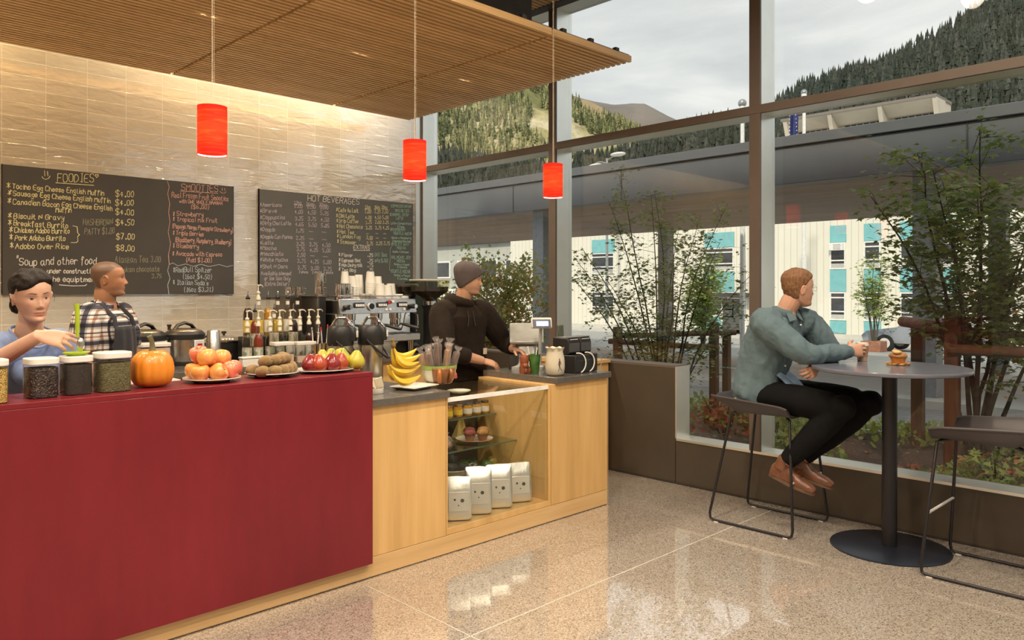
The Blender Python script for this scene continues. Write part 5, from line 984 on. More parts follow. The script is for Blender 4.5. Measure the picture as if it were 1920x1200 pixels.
t = thing('mango', 'yellow-green mango at the till end of the avocado shelf', 'mango', (3.53, 3.80, .342)); obj('body', MB().ell((0, 0, 0), (.042, .036, .0405), None, 28, 18), M_man, t); obj('stem_end', MB().ell((.0, .0, .0405), (.004, .004, .003)), M_twig, t)
plate('pink-edged white plate of muffins on the middle shelf of the case', 3.40, 3.83, .5005, .125, M_cer, P('pink_rim', (.55, .20, .16), .3), h=.014)
M_muf = P('muffin_crumb', (.38, .17, .055), .8, 0, .35, 40, .8, 120, c2=(.5, .27, .10)); M_mcup = P('muffin_paper', (.28, .13, .06), .8); M_berry = P('berry_muffin', (.20, .05, .04), .8, 0, .4, 50, .8, 120)
def muffin(label, x, y, z, m, name='muffin', sc=1, mc=None):
    t = thing(name, label, 'muffin', (x, y, z)); n = 40
    rings = [[(r * sc * (1 + f * (.06 if j % 2 else 0)) * math.cos(6.283 * j / n), r * sc * (1 + f * (.06 if j % 2 else 0)) * math.sin(6.283 * j / n), zz * sc) for j in range(n)] for r, zz, f in ((.024, 0, 1), (.034, .042, 1))]
    obj('paper_case', MB().loft(rings), mc or M_mcup, t, smooth=0)
    b = MB(); rg = random.Random(int(x * 1000)); rr = [(.033, .040), (.040, .046), (.041, .055), (.034, .066), (.02, .073), (.001, .075)]
    b.loft([[(r * sc * (1 + rg.uniform(-.06, .06)) * math.cos(6.283 * j / 28), r * sc * (1 + rg.uniform(-.06, .06)) * math.sin(6.283 * j / 28), zz * sc) for j in range(28)] for r, zz in rr]); obj('crown', b, m, t, smooth=60); return t
muffin('tall pale brown muffin at the front of the shelf plate', 3.415, 3.765, .5085, M_muf); muffin('shorter brown muffin on the till side of the shelf plate', 3.48, 3.83, .5085, M_muf); muffin('dark berry muffin on the shelf plate beside the pastry bag', 3.335, 3.80, .5085, M_berry); muffin('berry muffin at the back of the shelf plate', 3.40, 3.88, .5085, M_berry)
t = thing('price_card', 'folded yellow card standing behind the muffins', 'card', (3.43, 3.985, .5005), .2); obj('card', MB().add([(-.06, 0, 0), (.06, 0, 0), (.025, .01, .115), (-.025, .01, .115), (-.06, .05, 0), (.06, .05, 0), (.025, .014, .115), (-.025, .014, .115)], [(0, 1, 2, 3), (5, 4, 7, 6), (3, 2, 6, 7), (0, 3, 7, 4), (1, 5, 6, 2)]), P('yellow_card', (.78, .60, .24), .7, emit=0), t, smooth=0)
t = thing('wrapped_pastry', 'clear bag of pastries beside the muffin plate on the middle shelf', 'pastry', (3.08, 3.75, .5005)); obj('pastry', MB().ell((0, 0, .03), (.05, .035, .028)).ell((.01, .02, .055), (.035, .03, .02)), M_bisc, t); b = MB(); rg = random.Random(9); b.lathe([(.045, .001), (.06, .02), (.058, .05), (.04, .075), (.02, .088), (.03, .105)], n=18); b.v = [(x + rg.gauss(0, .003), y * .8 + rg.gauss(0, .003), z) for x, y, z in b.v]; obj('bag', b, M_wrap, t, smooth=0)
for i, (x, m) in enumerate(((3.26, M_lab2), (3.345, M_lab2), (3.43, M_lbl), (3.51, M_lbl), (3.585, M_lbl))):
    t = thing('jam_jar', 'small jar with %s label, %s along the top shelf of the case' % (('yellow', 'white')[i > 1], nm[i]), 'jar', (x, 3.93, .6555), 0, 'small jars on the top shelf'); obj('glass', MB().lathe([(.001, 0), (.028, 0), (.030, .004), (.030, .055), (.024, .066), (.024, .07)], n=24), S_['gold'], t); obj('label', MB().lathe([(.0305, .012), (.0305, .048)], n=24), m, t); obj('lid', MB().cyl((0, 0, .0705), .027, .013, 24), M_gold if i < 2 else M_dkst, t)
# ================================================================ chalkboards with handwriting
GLY = dict(l.split('|') for l in """A|02 28 42;15 35
B|02 08 38 47 46 35 05;35 44 43 32 02
C|47 38 18 07 03 12 32 43
D|02 08 28 46 44 22 02
E|48 08 02 42;05 35
F|48 08 02;05 35
G|47 38 18 07 03 12 32 43 45 25
H|02 08;42 48;05 45
I|22 28;18 38;12 32
J|48 43 32 12 03
K|02 08;48 05 42
L|08 02 42
M|02 08 25 48 42
N|02 08 42 48
O|18 07 03 12 32 43 47 38 18
P|02 08 38 47 46 35 05
R|02 08 38 47 46 35 05;25 42
S|47 38 18 07 06 15 35 44 43 32 12 03
T|08 48;28 22
U|08 03 12 32 43 48
V|08 22 48
W|08 12 25 32 48
X|08 42;48 02
Y|08 25 48;25 22
Z|08 48 02 42
a|36 16 05 03 12 22 34 36 33 42
b|08 02;05 16 26 35 33 22 12 03
c|35 26 16 05 03 12 22 33
d|38 32;35 26 16 05 03 12 22 33
e|04 34 35 26 16 05 03 12 22 33
f|37 28 18 17 11;06 26
g|36 16 05 04 13 33;36 31 20 10 01
h|08 02;05 16 26 35 32
i|16 12;17 18
j|26 21 10 01;27 28
k|08 02;36 04 32
l|18 13 22
m|02 06;05 16 25 22;25 36 45 42
n|02 06;05 16 26 35 32
o|16 05 03 12 22 33 35 26 16
p|06 00;05 16 26 35 33 22 12 03
q|36 30;35 26 16 05 03 12 22 33
r|06 02;05 16 26 35
s|35 26 16 05 14 24 33 22 12 03
t|18 13 22 32;06 26
u|06 03 12 22 33;36 32
v|06 22 46
w|06 12 25 32 46
x|06 32;36 02
y|06 13 23 35;36 31 20 10 01
z|06 36 02 32
0|18 07 03 12 22 33 37 28 18
1|17 28 22;12 32
2|07 18 28 37 36 02 32
3|07 18 28 37 36 25;25 34 33 22 12 03
4|22 28 04 34
5|38 08 05 25 34 33 22 02
6|28 07 03 12 22 33 34 25 05
7|08 38 12
8|15 06 07 18 28 37 36 25 15 04 03 12 22 33 34 25
9|35 15 06 07 18 28 37 34 22
$|47 38 18 07 06 15 35 44 43 32 12 03;29 21
.|12 22 23 13 12
-|05 35
*|25 28;25 22;13 37;17 33
(|29 17 13 21
)|19 27 23 11
,|22 11
'|19 17
"|19 17;29 27
}|08 28 36 45 34 22 02
&|42 07 18 27 04 12 22 34""".split('\n'))
rt = random.Random(99)
YB = 6.576
def bp(u, v):
    k = (u - 960) / 1443; D = V((.6997 + k * .7145, .7145 - k * .6997, (544 - v) / 1443)); s_ = YB / D.y
    return V((D.x * s_, 0, 1.5 + D.z * s_))
def stroke(mb, pts, w, jit=0):
    pts = [V((p[0] + rt.gauss(0, jit), YB - .0012, p[1] + rt.gauss(0, jit))) for p in pts]
    for a, b in zip(pts, pts[1:]):
        d = b - a
        if d.length < 1e-6: continue
        d.normalize(); n = V((-d.z, 0, d.x)) * w * rt.uniform(.38, .55); a2 = a - d * w * .3; o_ = V((0, rt.uniform(-.0007, .0007), 0)); a2 = a2 + o_; b = b + o_; b2 = b + d * w * .3
        mb.add([a2 - n, b2 - n, b2 + n, a2 + n], [(0, 1, 2, 3)])
def write(mb, txt, p0, p1, capz, w):
    """one handwritten line from p0 to p1 (x, z of its baseline ends)"""
    adv = []; x = 0
    for ch in txt:
        adv.append(x)
        if ch == ' ': x += 2.6; continue
        x += max(int(q[0]) for q in GLY[ch].replace(';', ' ').split()) + 1.35
    sx = (p1.x - p0.x) / max(x - 1.35, 1); sz = capz / 6
    for ch, ax in zip(txt, adv):
        if ch == ' ': continue
        dy = rt.gauss(0, .25); sl = rt.gauss(.06, .03); k = rt.uniform(.93, 1.08)
        for st in GLY[ch].split(';'):
            pts = []
            for q in st.split():
                gx, gy = int(q[0]), int(q[1]) - 2; xx = p0.x + (ax + gx + sl * gy) * sx; f = (xx - p0.x) / (p1.x - p0.x)
                pts.append((xx, p0.z + (p1.z - p0.z) * f + (gy * k + dy) * sz))
            if len(pts) > 3:
                sm = [pts[0]]
                for a, b, c in zip(pts, pts[1:], pts[2:]): sm += [((a[0] + 3 * b[0]) / 4, (a[1] + 3 * b[1]) / 4), ((c[0] + 3 * b[0]) / 4, (c[1] + 3 * b[1]) / 4)]
                pts = sm + [pts[-1]]
            stroke(mb, pts, w, .0006)
def board(label, x0, x1, z0, z1, groups, ox, oy, sc, m):
    t = thing('chalkboard', label, 'chalkboard', ((x0 + x1) / 2, 6.58, z0)); obj('panel', MB().box(x0, x1, YB, 6.5995, z0, z1), m, t, w=True, bev=.002)
    b = MB()
    for a in (x0, x1 - .004): b.box(a, a + .004, YB - .0005, 6.599, z0 - .002, z1 + .002)
    obj('edge_strip', b, M_blk, t, w=True)
    for nm_, col, w, lines in groups:
        b = MB()
        for L in lines:
            if isinstance(L[0], str):
                txt, xa, xb, ya, yb, cap = L; p0, p1 = bp(ox + xa / sc, oy + ya / sc), bp(ox + xb / sc, oy + yb / sc); pc = bp(ox + xa / sc, oy + (ya - cap) / sc); write(b, txt, p0, p1, pc.z - p0.z, w)
            else:
                pp_ = [bp(ox + a / sc, oy + c / sc) for a, c in L]; stroke(b, [(p.x, p.z) for p in pp_], w)
        obj(nm_, b, col, t, w=True, smooth=0)
def chalk(name, c): return P(name, c, .95, 0, .3, 160, c2=tuple(min(1, k * 1.15) for k in c), detail=2)
C_y, C_w, C_p, C_b, C_g, C_d = chalk('yellow_chalk', (.84, .76, .40)), chalk('white_chalk', (.82, .80, .74)), chalk('pink_chalk', (.74, .44, .37)), chalk('pale_blue_chalk', (.55, .63, .69)), chalk('green_chalk', (.42, .66, .52)), chalk('faded_chalk', (.32, .31, .22))
C_l = chalk('lilac_chalk', (.58, .52, .57)); C_py = chalk('pale_yellow_chalk', (.82, .77, .45))
M_bd = P('chalkboard_slate', (.068, .062, .055), .36, 0, .12, 2.5, ior=1.55); 
def pr6(v, x, ys, xe, cap=38): return [(t_, x + dx, x + dx + xe, y, y, cap) for t_, y, dx in v]
Y1 = [('FOODIES', 445, 725, 208, 216, 64), [(432, 218), (728, 238)], [(345, 125), (348, 165)], [(368, 130), (371, 166)], [(325, 170), (335, 185), (355, 192), (378, 183), (388, 165)], [(750, 178), (738, 163), (742, 152), (750, 160), (758, 152), (764, 163), (750, 178)]]
for tx, a, b_, c, d_ in (('Tocino Egg Cheese English Muffin', 95, 805, 262, 318), ('Sausage Egg Cheese English Muffin', 100, 855, 318, 375), ('Canadian Bacon Egg Cheese English', 100, 870, 383, 432), ('Biscuit N Gravy', 105, 495, 495, 508), ('Breakfast Burrito', 105, 525, 550, 572), ('Chicken Adobo Burrito', 112, 538, 605, 612), ('Pork Adobo Burrito', 115, 505, 665, 668), ('Adobo Over Rice', 120, 530, 728, 732)): Y1 += [(tx, a, b_, c, d_, 40), ('*', 40 + (a - 95), 78 + (a - 95), c - 6, c - 6, 40)]
Y1 += [('Muffin', 432, 552, 443, 450, 36), [(565, 552), (598, 560), (602, 605), (616, 622), (602, 634), (604, 672), (590, 682), (550, 682)]]
for tx, x, y in (('$4.00', 895, 325), ('$4.00', 893, 392), ('$4.00', 895, 465), ('$4.50', 897, 545), ('$7.00', 900, 655), ('$8.00', 900, 745)): Y1.append((tx, x, x + 140, y, y + 4, 44))
D1 = [('HASHBROWN', 645, 872, 545, 545, 46), ('PATTY $1.00', 655, 885, 617, 612, 46), ('Alaskan Tea 3.00', 890, 1245, 840, 832, 48), ('Alaskan chocolate', 890, 1235, 912, 905, 42), ('3.75', 1175, 1250, 958, 956, 32)]
W1 = [('"Soup and other food', 120, 745, 858, 850, 58), ('under construction', 365, 740, 920, 920, 34), ('the equiptment', 380, 760, 985, 988, 40), [(460, 1010), (560, 1018), (660, 1016), (672, 1005)]]
P1 = [('SMOOTIES', 1405, 1690, 278, 290, 52), [(1395, 282), (1690, 300)], [(1722, 258), (1724, 280)], [(1742, 260), (1744, 280)], [(1705, 285), (1720, 298), (1740, 298), (1754, 288)], ('Real Frozen Fruit Smooties', 1332, 1770, 330, 360, 40), ('with ONE WHOLE BANANA', 1392, 1725, 375, 390, 28), ('($6.00)', 1478, 1618, 420, 422, 32), ('* Strawberry', 1338, 1575, 475, 482, 34), ('* Tropical Mix Fruit', 1338, 1685, 515, 528, 34), ('(Papaya Manga Pineapple Strawberry)', 1336, 1806, 568, 604, 32), ('* Triple Berries', 1338, 1578, 620, 634, 34), ('(Blackberry, Raspberry, Blueberry)', 1358, 1790, 675, 698, 36), ('* Blueberry', 1338, 1540, 720, 730, 36), ('* Avocado with Espreso', 1335, 1720, 782, 790, 34), ('(Add $1.00)', 1440, 1640, 832, 836, 34), [(1298, 205), (1312, 250), (1300, 300), (1316, 380), (1308, 450), (1318, 520), (1304, 600), (1322, 690), (1306, 780), (1312, 850)]]
B1 = [('*RedBull Spitzer', 1340, 1640, 910, 912, 38), ('(16oz $4.50)', 1415, 1640, 962, 964, 36), ('* Italian Soda\'s', 1340, 1615, 1008, 1012, 36), ('(16oz $3.31)', 1425, 1650, 1062, 1062, 34), [(1312, 850), (1300, 900), (1318, 960), (1300, 1010), (1310, 1080)], [(1312, 852), (1340, 840), (1380, 862), (1440, 848), (1500, 866), (1560, 850), (1620, 868), (1700, 852), (1760, 870), (1805, 858)]]
board('wall chalkboard with the yellow FOODIES menu and pink smoothie list', 1.262, 3.0, 1.468, 2.416, [('food_writing', C_y, .0050, Y1), ('faded_writing', C_d, .0048, D1), ('white_writing', C_w, .0056, W1), ('smoothie_writing', C_p, .0046, P1), ('blue_writing', C_b, .0046, B1)], 0, 290, 4.137, M_bd)
L2, H2 = [], [('HOT BEVERAGES', 583, 1108, 196, 240, 58)]
nm2 = ['Americano', 'Breve', 'Cappuccino', 'Dirty Chai Latte', 'Doppio', 'Doppio Con Panna', 'Latte', 'Mocha', 'Macchiato', 'White Mocha', 'Shot N Dark']
xe = [315, 265, 348, 410, 245, 425, 230, 265, 330, 380, 378]; ys = [258, 318, 385, 445, 510, 585, 645, 700, 758, 820, 888]
pa = '2.00 4.00 3.25 4.65 1.75 2.25 3.25 3.75 2.50 3.75 2.75'.split(); pb = '2.50 4.50 3.75 5.50 - - 3.75 4.25 - 4.25 3.00'.split(); pc = '3.00 5.25 4.50 5.85 - - 4.50 5.00 - 5.00 3.75'.split()
for i in range(11):
    L2 += [(nm2[i], 120, xe[i], ys[i], ys[i] + 2, 38), ('*', 92, 110, ys[i] - 4, ys[i] - 4, 30)]
    for k, (q, x) in enumerate(((pa, 445), (pb, 578), (pc, 708))): L2.append((q[i], x + i * 3.6, x + i * 3.6 + (82 if q[i] != '-' else 44), ys[i] + 12 + k * 6, ys[i] + 14 + k * 7, 38 if q[i] != '-' else 30))
for x in (492, 628, 745): L2.append(('2 shots', x, x + 95, 938 + (x - 492) * .05, 942, 26))
for tx, x, y in (('12oz', 440, 232), ('16oz', 565, 244), ('20oz', 700, 254)): L2 += [(tx, x, x + 78, y, y + 4, 32), [(x, y + 8), (x + 80, y + 12)]]
L2 += [('Available blended', 105, 410, 958, 960, 36), ('or Ice 16oz Only', 140, 402, 1010, 1010, 36), ('(Extra Dollar)', 140, 390, 1066, 1066, 40)]
Y2 = []
n3 = ['Cafe Au Lait', 'Chai Latte', 'Drip Coffee', 'Hot Chocolate', 'Hot Tea', 'London Fog', 'Steamer']; xe = [1100, 1058, 1098, 1142, 1055, 1120, 1075]; ys = [312, 370, 420, 476, 532, 580, 636]
qa = '2.00 4.00 1.75 3.25 - 3.50 2.75'.split(); qb = '2.25 4.50 2.00 3.75 - - 3.25'.split(); qc = '2.50 5.00 2.25 4.25 - - 3.75'.split()
for i in range(7):
    Y2 += [(n3[i], 898 + i * 3, xe[i], ys[i], ys[i] + 8, 38), ('*', 866 + i * 2, 886 + i * 2, ys[i] - 6, ys[i] - 6, 34)]
    for q, x in ((qa, 1168), (qb, 1264), (qc, 1342)): Y2.append((q[i], x + i * 3, x + i * 3 + (62 if q[i] != '-' else 26), ys[i] + 14, ys[i] + 16, 34 if q[i] != '-' else 26))
for tx, x in (('12oz', 1166), ('16oz', 1262), ('20oz', 1338)): Y2 += [(tx, x, x + 58, 276, 280, 30), [(x, 282), (x + 60, 286)]]
E2 = [('EXTRAS', 1050, 1215, 696, 698, 44), [(1050, 706), (1218, 708)]]
for tx, x, y in (('Flavor', 1040, 768), ('Espresso Shot', 1122, 824), ('Non Dairy Milk', 1140, 872), ('Tea Bag', 1072, 920)): E2 += [(tx, 930, x, y, y + 4, 34), ('*', 892, 914, y - 6, y - 6, 34), ('.75' if tx != 'Flavor' else '.25', 1192, 1250, y + 2, y + 4, 34)]
G2 = [('(All 16oz', 1265, 1395, 768, 772, 38), ('only $.50)', 1268, 1400, 822, 828, 36), [(1438, 670), (1425, 690), (1424, 800), (1418, 900), (1428, 915)]]
for tx, a, b_, y, c in (('ESPRESSO DRINK', 1435, 1645, 264, 26), ('SPECIALTIES', 1475, 1620, 312, 28), ('*CARAMEL CRISP', 1420, 1615, 352, 28), ('LATTE', 1485, 1560, 390, 28), ('Latte w Caramel drizzle', 1430, 1645, 438, 22), ('& Cream', 1500, 1570, 470, 20), ('*RASPBERRY', 1425, 1580, 505, 28), ('TRUFFLE MOCHA', 1455, 1645, 545, 28), ('Mocha w Raspberry', 1438, 1640, 586, 22), ('Chocolate Shavings', 1450, 1635, 618, 20), ('*MILKY WAY', 1435, 1615, 655, 32), ('MOCHA', 1495, 1585, 692, 28), ('Mocha w Caramel', 1450, 1615, 728, 20), ('*ALMOND JOY', 1435, 1635, 790, 32), ('MOCHA', 1495, 1575, 825, 28), ('Mocha w Almond', 1465, 1620, 856, 20), ('& Coconut', 1500, 1600, 884, 22), ('*TURTLE MOCHA', 1432, 1628, 934, 34), ('Mocha w Pecan', 1465, 1628, 970, 22), ('& Caramel', 1500, 1605, 1002, 22)): G2.append((tx, a, b_, y, y + 6, c))
board('wall chalkboard headed HOT BEVERAGES above the coffee machine', 3.238, 4.965, 1.43, 2.418, [('coffee_writing', C_l, .0050, L2), ('heading_writing', C_w, .0062, H2 + E2), ('yellow_writing', C_py, .0052, Y2), ('green_writing', C_g, .0048, G2)], 470, 340, 5.453, P('sheen_dust_slate', (.125, .124, .116), .4, 0, .1, 2.5, ior=1.55))  # paler slate: window sheen and chalk dust put into its colour
# ================================================================ people
def tmpmesh(mb, vox, sm=4, fac=.5):
    me = bpy.data.meshes.new('t'); me.from_pydata(mb.v, [], mb.f); me.update(); o = bpy.data.objects.new('t', me); COL.objects.link(o)
    bm = bmesh.new(); bm.from_mesh(me); bmesh.ops.recalc_face_normals(bm, faces=bm.faces); bm.to_mesh(me); bm.free()
    r = o.modifiers.new('r', 'REMESH'); r.mode = 'VOXEL'; r.voxel_size = vox
    if sm: s_ = o.modifiers.new('s', 'SMOOTH'); s_.factor = fac; s_.iterations = sm
    dg = bpy.context.evaluated_depsgraph_get(); dg.update(); out = bpy.data.meshes.new_from_object(o.evaluated_get(dg)); bpy.data.objects.remove(o); return out
def organic(name, mb, mat, parent, vox=.006, sm=4, disp=None, paint=None):
    me = tmpmesh(mb, vox, sm); n = len(me.vertices)
    if disp:
        nr = [v.normal.copy() for v in me.vertices]
        for v, q in zip(me.vertices, nr): v.co += q * disp(v.co, q)
    if paint:
        ca = me.color_attributes.new('Col', 'FLOAT_COLOR', 'POINT'); buf = []
        for v in me.vertices: buf += [*paint(v.co), 1]
        ca.data.foreach_set('color', buf)
    for p in me.polygons: p.use_smooth = True
    me.materials.append(mat); me.name = name; q = wloc(parent)
    me.transform(Matrix.Translation(-q)); o = bpy.data.objects.new(name, me); COL.objects.link(o); o.parent = parent; return o
def skinmat():
    m, t, b = nodes('skin'); a = t.nodes.new('ShaderNodeVertexColor'); a.layer_name = 'Col'
    t.links.new(mx(t, 'MULTIPLY', .5, a.outputs[0], ramp(t, texn(t, 45, 4), [(.3, (.88, .84, .82)), (.7, (1, 1, 1))])), b.inputs['Base Color'])
    b.inputs['Roughness'].default_value = .48; b.inputs['Subsurface Weight'].default_value = .12; b.inputs['Subsurface Radius'].default_value = (.010, .004, .002); return m
M_skin = skinmat()
def cloth(name, c, var=.15, bs=900, rough=.85, sheen=.25, c2=None): return P(name, c, rough, 0, var, 25, .25, bs, sheen=sheen * .4, c2=c2, ior=1.25)
def tab(T_, z):
    if z <= T_[0][0]: return T_[0][1:]
    for a, b in zip(T_, T_[1:]):
        if z <= b[0]:
            f = (z - a[0]) / (b[0] - a[0]); f = f * f * (3 - 2 * f); return tuple(p + (q - p) * f for p, q in zip(a[1:], b[1:]))
    return T_[-1][1:]
HT = [(-.117, .052, .020, .020), (-.110, .076, .004, .036), (-.098, .084, -.012, .046), (-.080, .084, -.040, .053), (-.060, .087, -.062, .060), (-.030, .089, -.082, .067), (0, .089, -.095, .072), (.03, .094, -.102, .0755), (.06, .088, -.102, .0745), (.085, .070, -.092, .063), (.103, .044, -.070, .045), (.113, .016, -.042, .024), (.116, -.005, -.020, .006)]
def gs(x, s_): return math.exp(-(x / s_) ** 2)
def crom(T_, z):
    n = len(T_); i = 0
    while i < n - 2 and z > T_[i + 1][0]: i += 1
    a, b = T_[i], T_[i + 1]; h = b[0] - a[0]; f = max(0, min(1, (z - a[0]) / h)); p, q = T_[max(i - 1, 0)], T_[min(i + 2, n - 1)]
    def m(k, u, v, w):
        d1 = (v[k] - u[k]) / (v[0] - u[0]) if v[0] != u[0] else None; d2 = (w[k] - v[k]) / (w[0] - v[0]) if w[0] != v[0] else None
        return d2 if d1 is None else d1 if d2 is None else (d1 * (w[0] - v[0]) + d2 * (v[0] - u[0])) / (w[0] - u[0])
    out = []
    for k in range(1, len(a)): m0, m1 = m(k, p, a, b) * h, m(k, a, b, q) * h; f2, f3 = f * f, f ** 3; out.append((2 * f3 - 3 * f2 + 1) * a[k] + (f3 - 2 * f2 + f) * m0 + (-2 * f3 + 3 * f2) * b[k] + (f3 - f2) * m1)
    return tuple(out)
def headpt(z, a, nose=1, hair=None, jaw=1):
    brow = 1 if nose > .9 else .35
    f, bk, w = crom(HT, z); k_ = ss(-.065, -.112, z); y0 = -.012 + .037 * k_; w *= 1 + (jaw - 1) * ss(-.01, -.075, z); w = max(w, .004)
    c, s_ = math.cos(a), math.sin(a); e = .86
    x = w * math.copysign(abs(c) ** e, c); y = y0 + ((f - y0) if s_ > 0 else (y0 - bk)) * math.copysign(abs(s_) ** e, s_)
    if hair is not None:
        k = hair(x, y, z); d = V((x, y + .01, z * .8)).normalized() * k; return V((x, y, z)) + d
    if s_ > 0:
        A = tab([(-.05, .002), (-.044, .012), (-.034, .023), (-.02, .017), (-.004, .009), (.010, .005), (.026, .0)], z)[0] * nose if -.05 < z < .026 else 0
        sg = tab([(-.05, .012), (-.036, .0115), (-.015, .0075), (.02, .008)], z)[0]; ax = abs(x); d = A * gs(x, sg)
        d += .006 * nose * gs(ax - .0125, .006) * gs(z + .040, .006) - .0095 * gs(ax - .031, .016) * gs(z - .002, .011) + .0042 * brow * gs(ax - .030, .020) * gs(z - .019, .007) + .004 * gs(ax - .044, .018) * gs(z + .026, .02)
        d += .0052 * gs(x, .021) * gs(z + .0625, .0048) + .0056 * gs(x, .018) * gs(z + .0745, .0052) - .0035 * gs(x, .022) * gs(z + .0686, .0022) - .0035 * gs(x, .022) * gs(z + .085, .005) + .005 * gs(x, .017) * gs(z + .102, .010)
        d += .0058 * gs(ax - .031, .0125) * gs(z - .001, .0075)
        y += d * min(1, s_ * 2.2)
    return V((x, y, z))
def headmesh(M, nose=1, hair=None, nz=84, na=120, jaw=1, z0=-.117, z1=.116):
    rings = []
    for i in range(nz):
        t_ = i / (nz - 1); z = z0 + (z1 - z0) * (.5 - .5 * math.cos(math.pi * t_)) * .5 + (z0 + (z1 - z0) * t_) * .5 - z0 * .5 + z0 * .5 - (z0 * .5)+ z0*.0
        z = z0 + (z1 - z0) * (.5 * t_ + .5 * (.5 - .5 * math.cos(math.pi * t_)))
        rings.append([M @ headpt(z, 2 * math.pi * j / na, nose, hair, jaw) for j in range(na)])
    return MB().loft(rings)
def ears(mb, M):
    for s_ in (-1, 1):
        n0 = len(mb.v); R = Euler((R_(-12), R_(8) * s_, R_(-22) * s_)).to_matrix()
        mb.ell((0, 0, 0), (.007, .016, .028), R); pts = [(0.006 * s_, .014 * math.cos(a) - .002, .028 * math.sin(a)) for a in [R_(k) for k in range(20, 290, 18)]]
        mb.tube([R @ V(p) for p in pts], .0048, 8); mb.xf(M @ Matrix.Translation((s_ * .0765, -.012, -.008)), n0)
def frame(d, up=V((0, 0, 1))):
    """matrix whose +Y looks along d"""
    y = V(d).normalized(); x = y.cross(up).normalized(); z = x.cross(y); return Matrix((x, y, z)).transposed().to_4x4()
def headM(c, d, roll=0): return Matrix.Translation(c) @ frame(d) @ Matrix.Rotation(roll, 4, 'Y')
def sect(c, right, fwd, hw, hd, n=28, e=.82):
    out = []
    for j in range(n):
        a = 2 * math.pi * j / n; ca, sa = math.cos(a), math.sin(a); out.append(V(c) + right * hw * math.copysign(abs(ca) ** e, ca) + fwd * hd * math.copysign(abs(sa) ** e, sa))
    return out
def torso(mb, pel, neck, fp, ft, k=1, off=0, top=True, w=1, belly=0, low=-.12):
    """pelvis centre to neck base; fp / ft: forward at pelvis and at chest"""
    pel, neck = V(pel), V(neck); ax = neck - pel; L = ax.length; rings = []
    T_ = [(low, .150, .105), (-.05, .168, .118), (.03, .170, .118), (.20, .155, .108 + belly), (.36, .152, .108 + belly * .8), (.55, .165, .118), (.72, .176, .120), (.84, .178, .108), (.92, .158, .090), (.965, .120, .074), (1.0, .070, .062)]
    for t_, hw, hd in T_:
        f = max(0, min(1, t_)); fw = V(fp).lerp(V(ft), f); up = ax.normalized(); rt = fw.cross(up).normalized(); fw = up.cross(rt).normalized()
        bend = V(fp).lerp(V(ft), .5).normalized() * (-.03 * math.sin(math.pi * f)); o_ = off * (1 if t_ < .9 else .6)
        rings.append(sect(pel + ax * t_ + bend, rt, fw, hw * k * w + o_, hd * k + o_))
    return mb.loft(rings)
def limb(mb, pts, r, n=16, flat=1):
    """smooth bent limb through joints"""
    P_ = [V(p) for p in pts]; out = []; rr = []
    for i in range(len(P_) - 1):
        m = 7
        for k in range(m):
            f = k / m; out.append(P_[i].lerp(P_[i + 1], f)); q = r[i] + (r[i + 1] - r[i]) * f + (.1 * r[i] * math.sin(math.pi * f) if i < 2 else 0); rr.append(q)
    out.append(P_[-1]); rr.append(r[-1]); sm = list(out)
    for _ in range(2): sm = [sm[0]] + [(a + b * 2 + c) / 4 for a, b, c in zip(sm, sm[1:], sm[2:])] + [sm[-1]]
    return mb.tube(sm, rr, n)
def hand(mb, wrist, f, dors, side, curl=(.5, .55, .6, .65), thumb=(.3, .5), spread=.06, k=1):
    """palm and five bent fingers; f: finger direction, dors: back of the hand"""
    f = V(f).normalized(); d = V(dors); d = (d - f * d.dot(f)).normalized(); x = d.cross(f) if side == 'R' else f.cross(d)
    Mx = Matrix((x, f, d)).transposed().to_4x4(); Mx.translation = V(wrist); n0 = len(mb.v); k_ = k
    rings = []
    for y, hw, ht, z in ((-.02, .024, .020, 0), (.0, .027, .019, 0), (.03, .036, .017, .001), (.06, .041, .0155, .002), (.085, .041, .0135, .001), (.096, .037, .010, -.001)):
        rings.append([(hw * math.copysign(abs(math.cos(a)) ** .8, math.cos(a)), y, z + ht * math.sin(a)) for a in [2 * math.pi * j / 18 for j in range(18)]])
    mb.loft(rings); mb.ell((.026, .032, -.008), (.017, .03, .014), None, 14, 10)
    for i, (bx, L) in enumerate(((.031, .076), (.0105, .084), (-.0105, .078), (-.0305, .061))):
        c = curl[i] if isinstance(curl, (tuple, list)) else curl; p = V((bx, .086 - .006 * abs(i - 1), 0)); ang = -c * .55; pts = [p + V((0, -.012, .0)), p]
        for j, q in enumerate((.42, .32, .26)):
            sx = spread * (1.5 - i) * .6
            p = p + V((math.sin(sx) * L * q, math.cos(ang) * L * q, math.sin(ang) * L * q)); pts.append(p); ang -= c * (.95, .8, .5)[j]
        mb.tube(pts, [.0096, .0094, .0088, .0080, .0066], 10)
        mb.ell(pts[-1], (.0068, .0068, .0068), None, 10, 8)
    p = V((.026, .022, -.006)); a, b = thumb; d1 = V((math.sin(.75 + a * .2), math.cos(.75 + a * .2) * .9, -a)).normalized(); d2 = V((math.sin(.35), math.cos(.35), -b)).normalized()
    pts = [p, p + d1 * .042, p + d1 * .042 + d2 * .030, p + d1 * .042 + d2 * .054]; mb.tube(pts, [.013, .0115, .0098, .0072], 10); mb.ell(pts[-1], (.0074,) * 3, None, 10, 8)
    return mb.xf(Mx @ Matrix.Scale(k_, 4), n0)
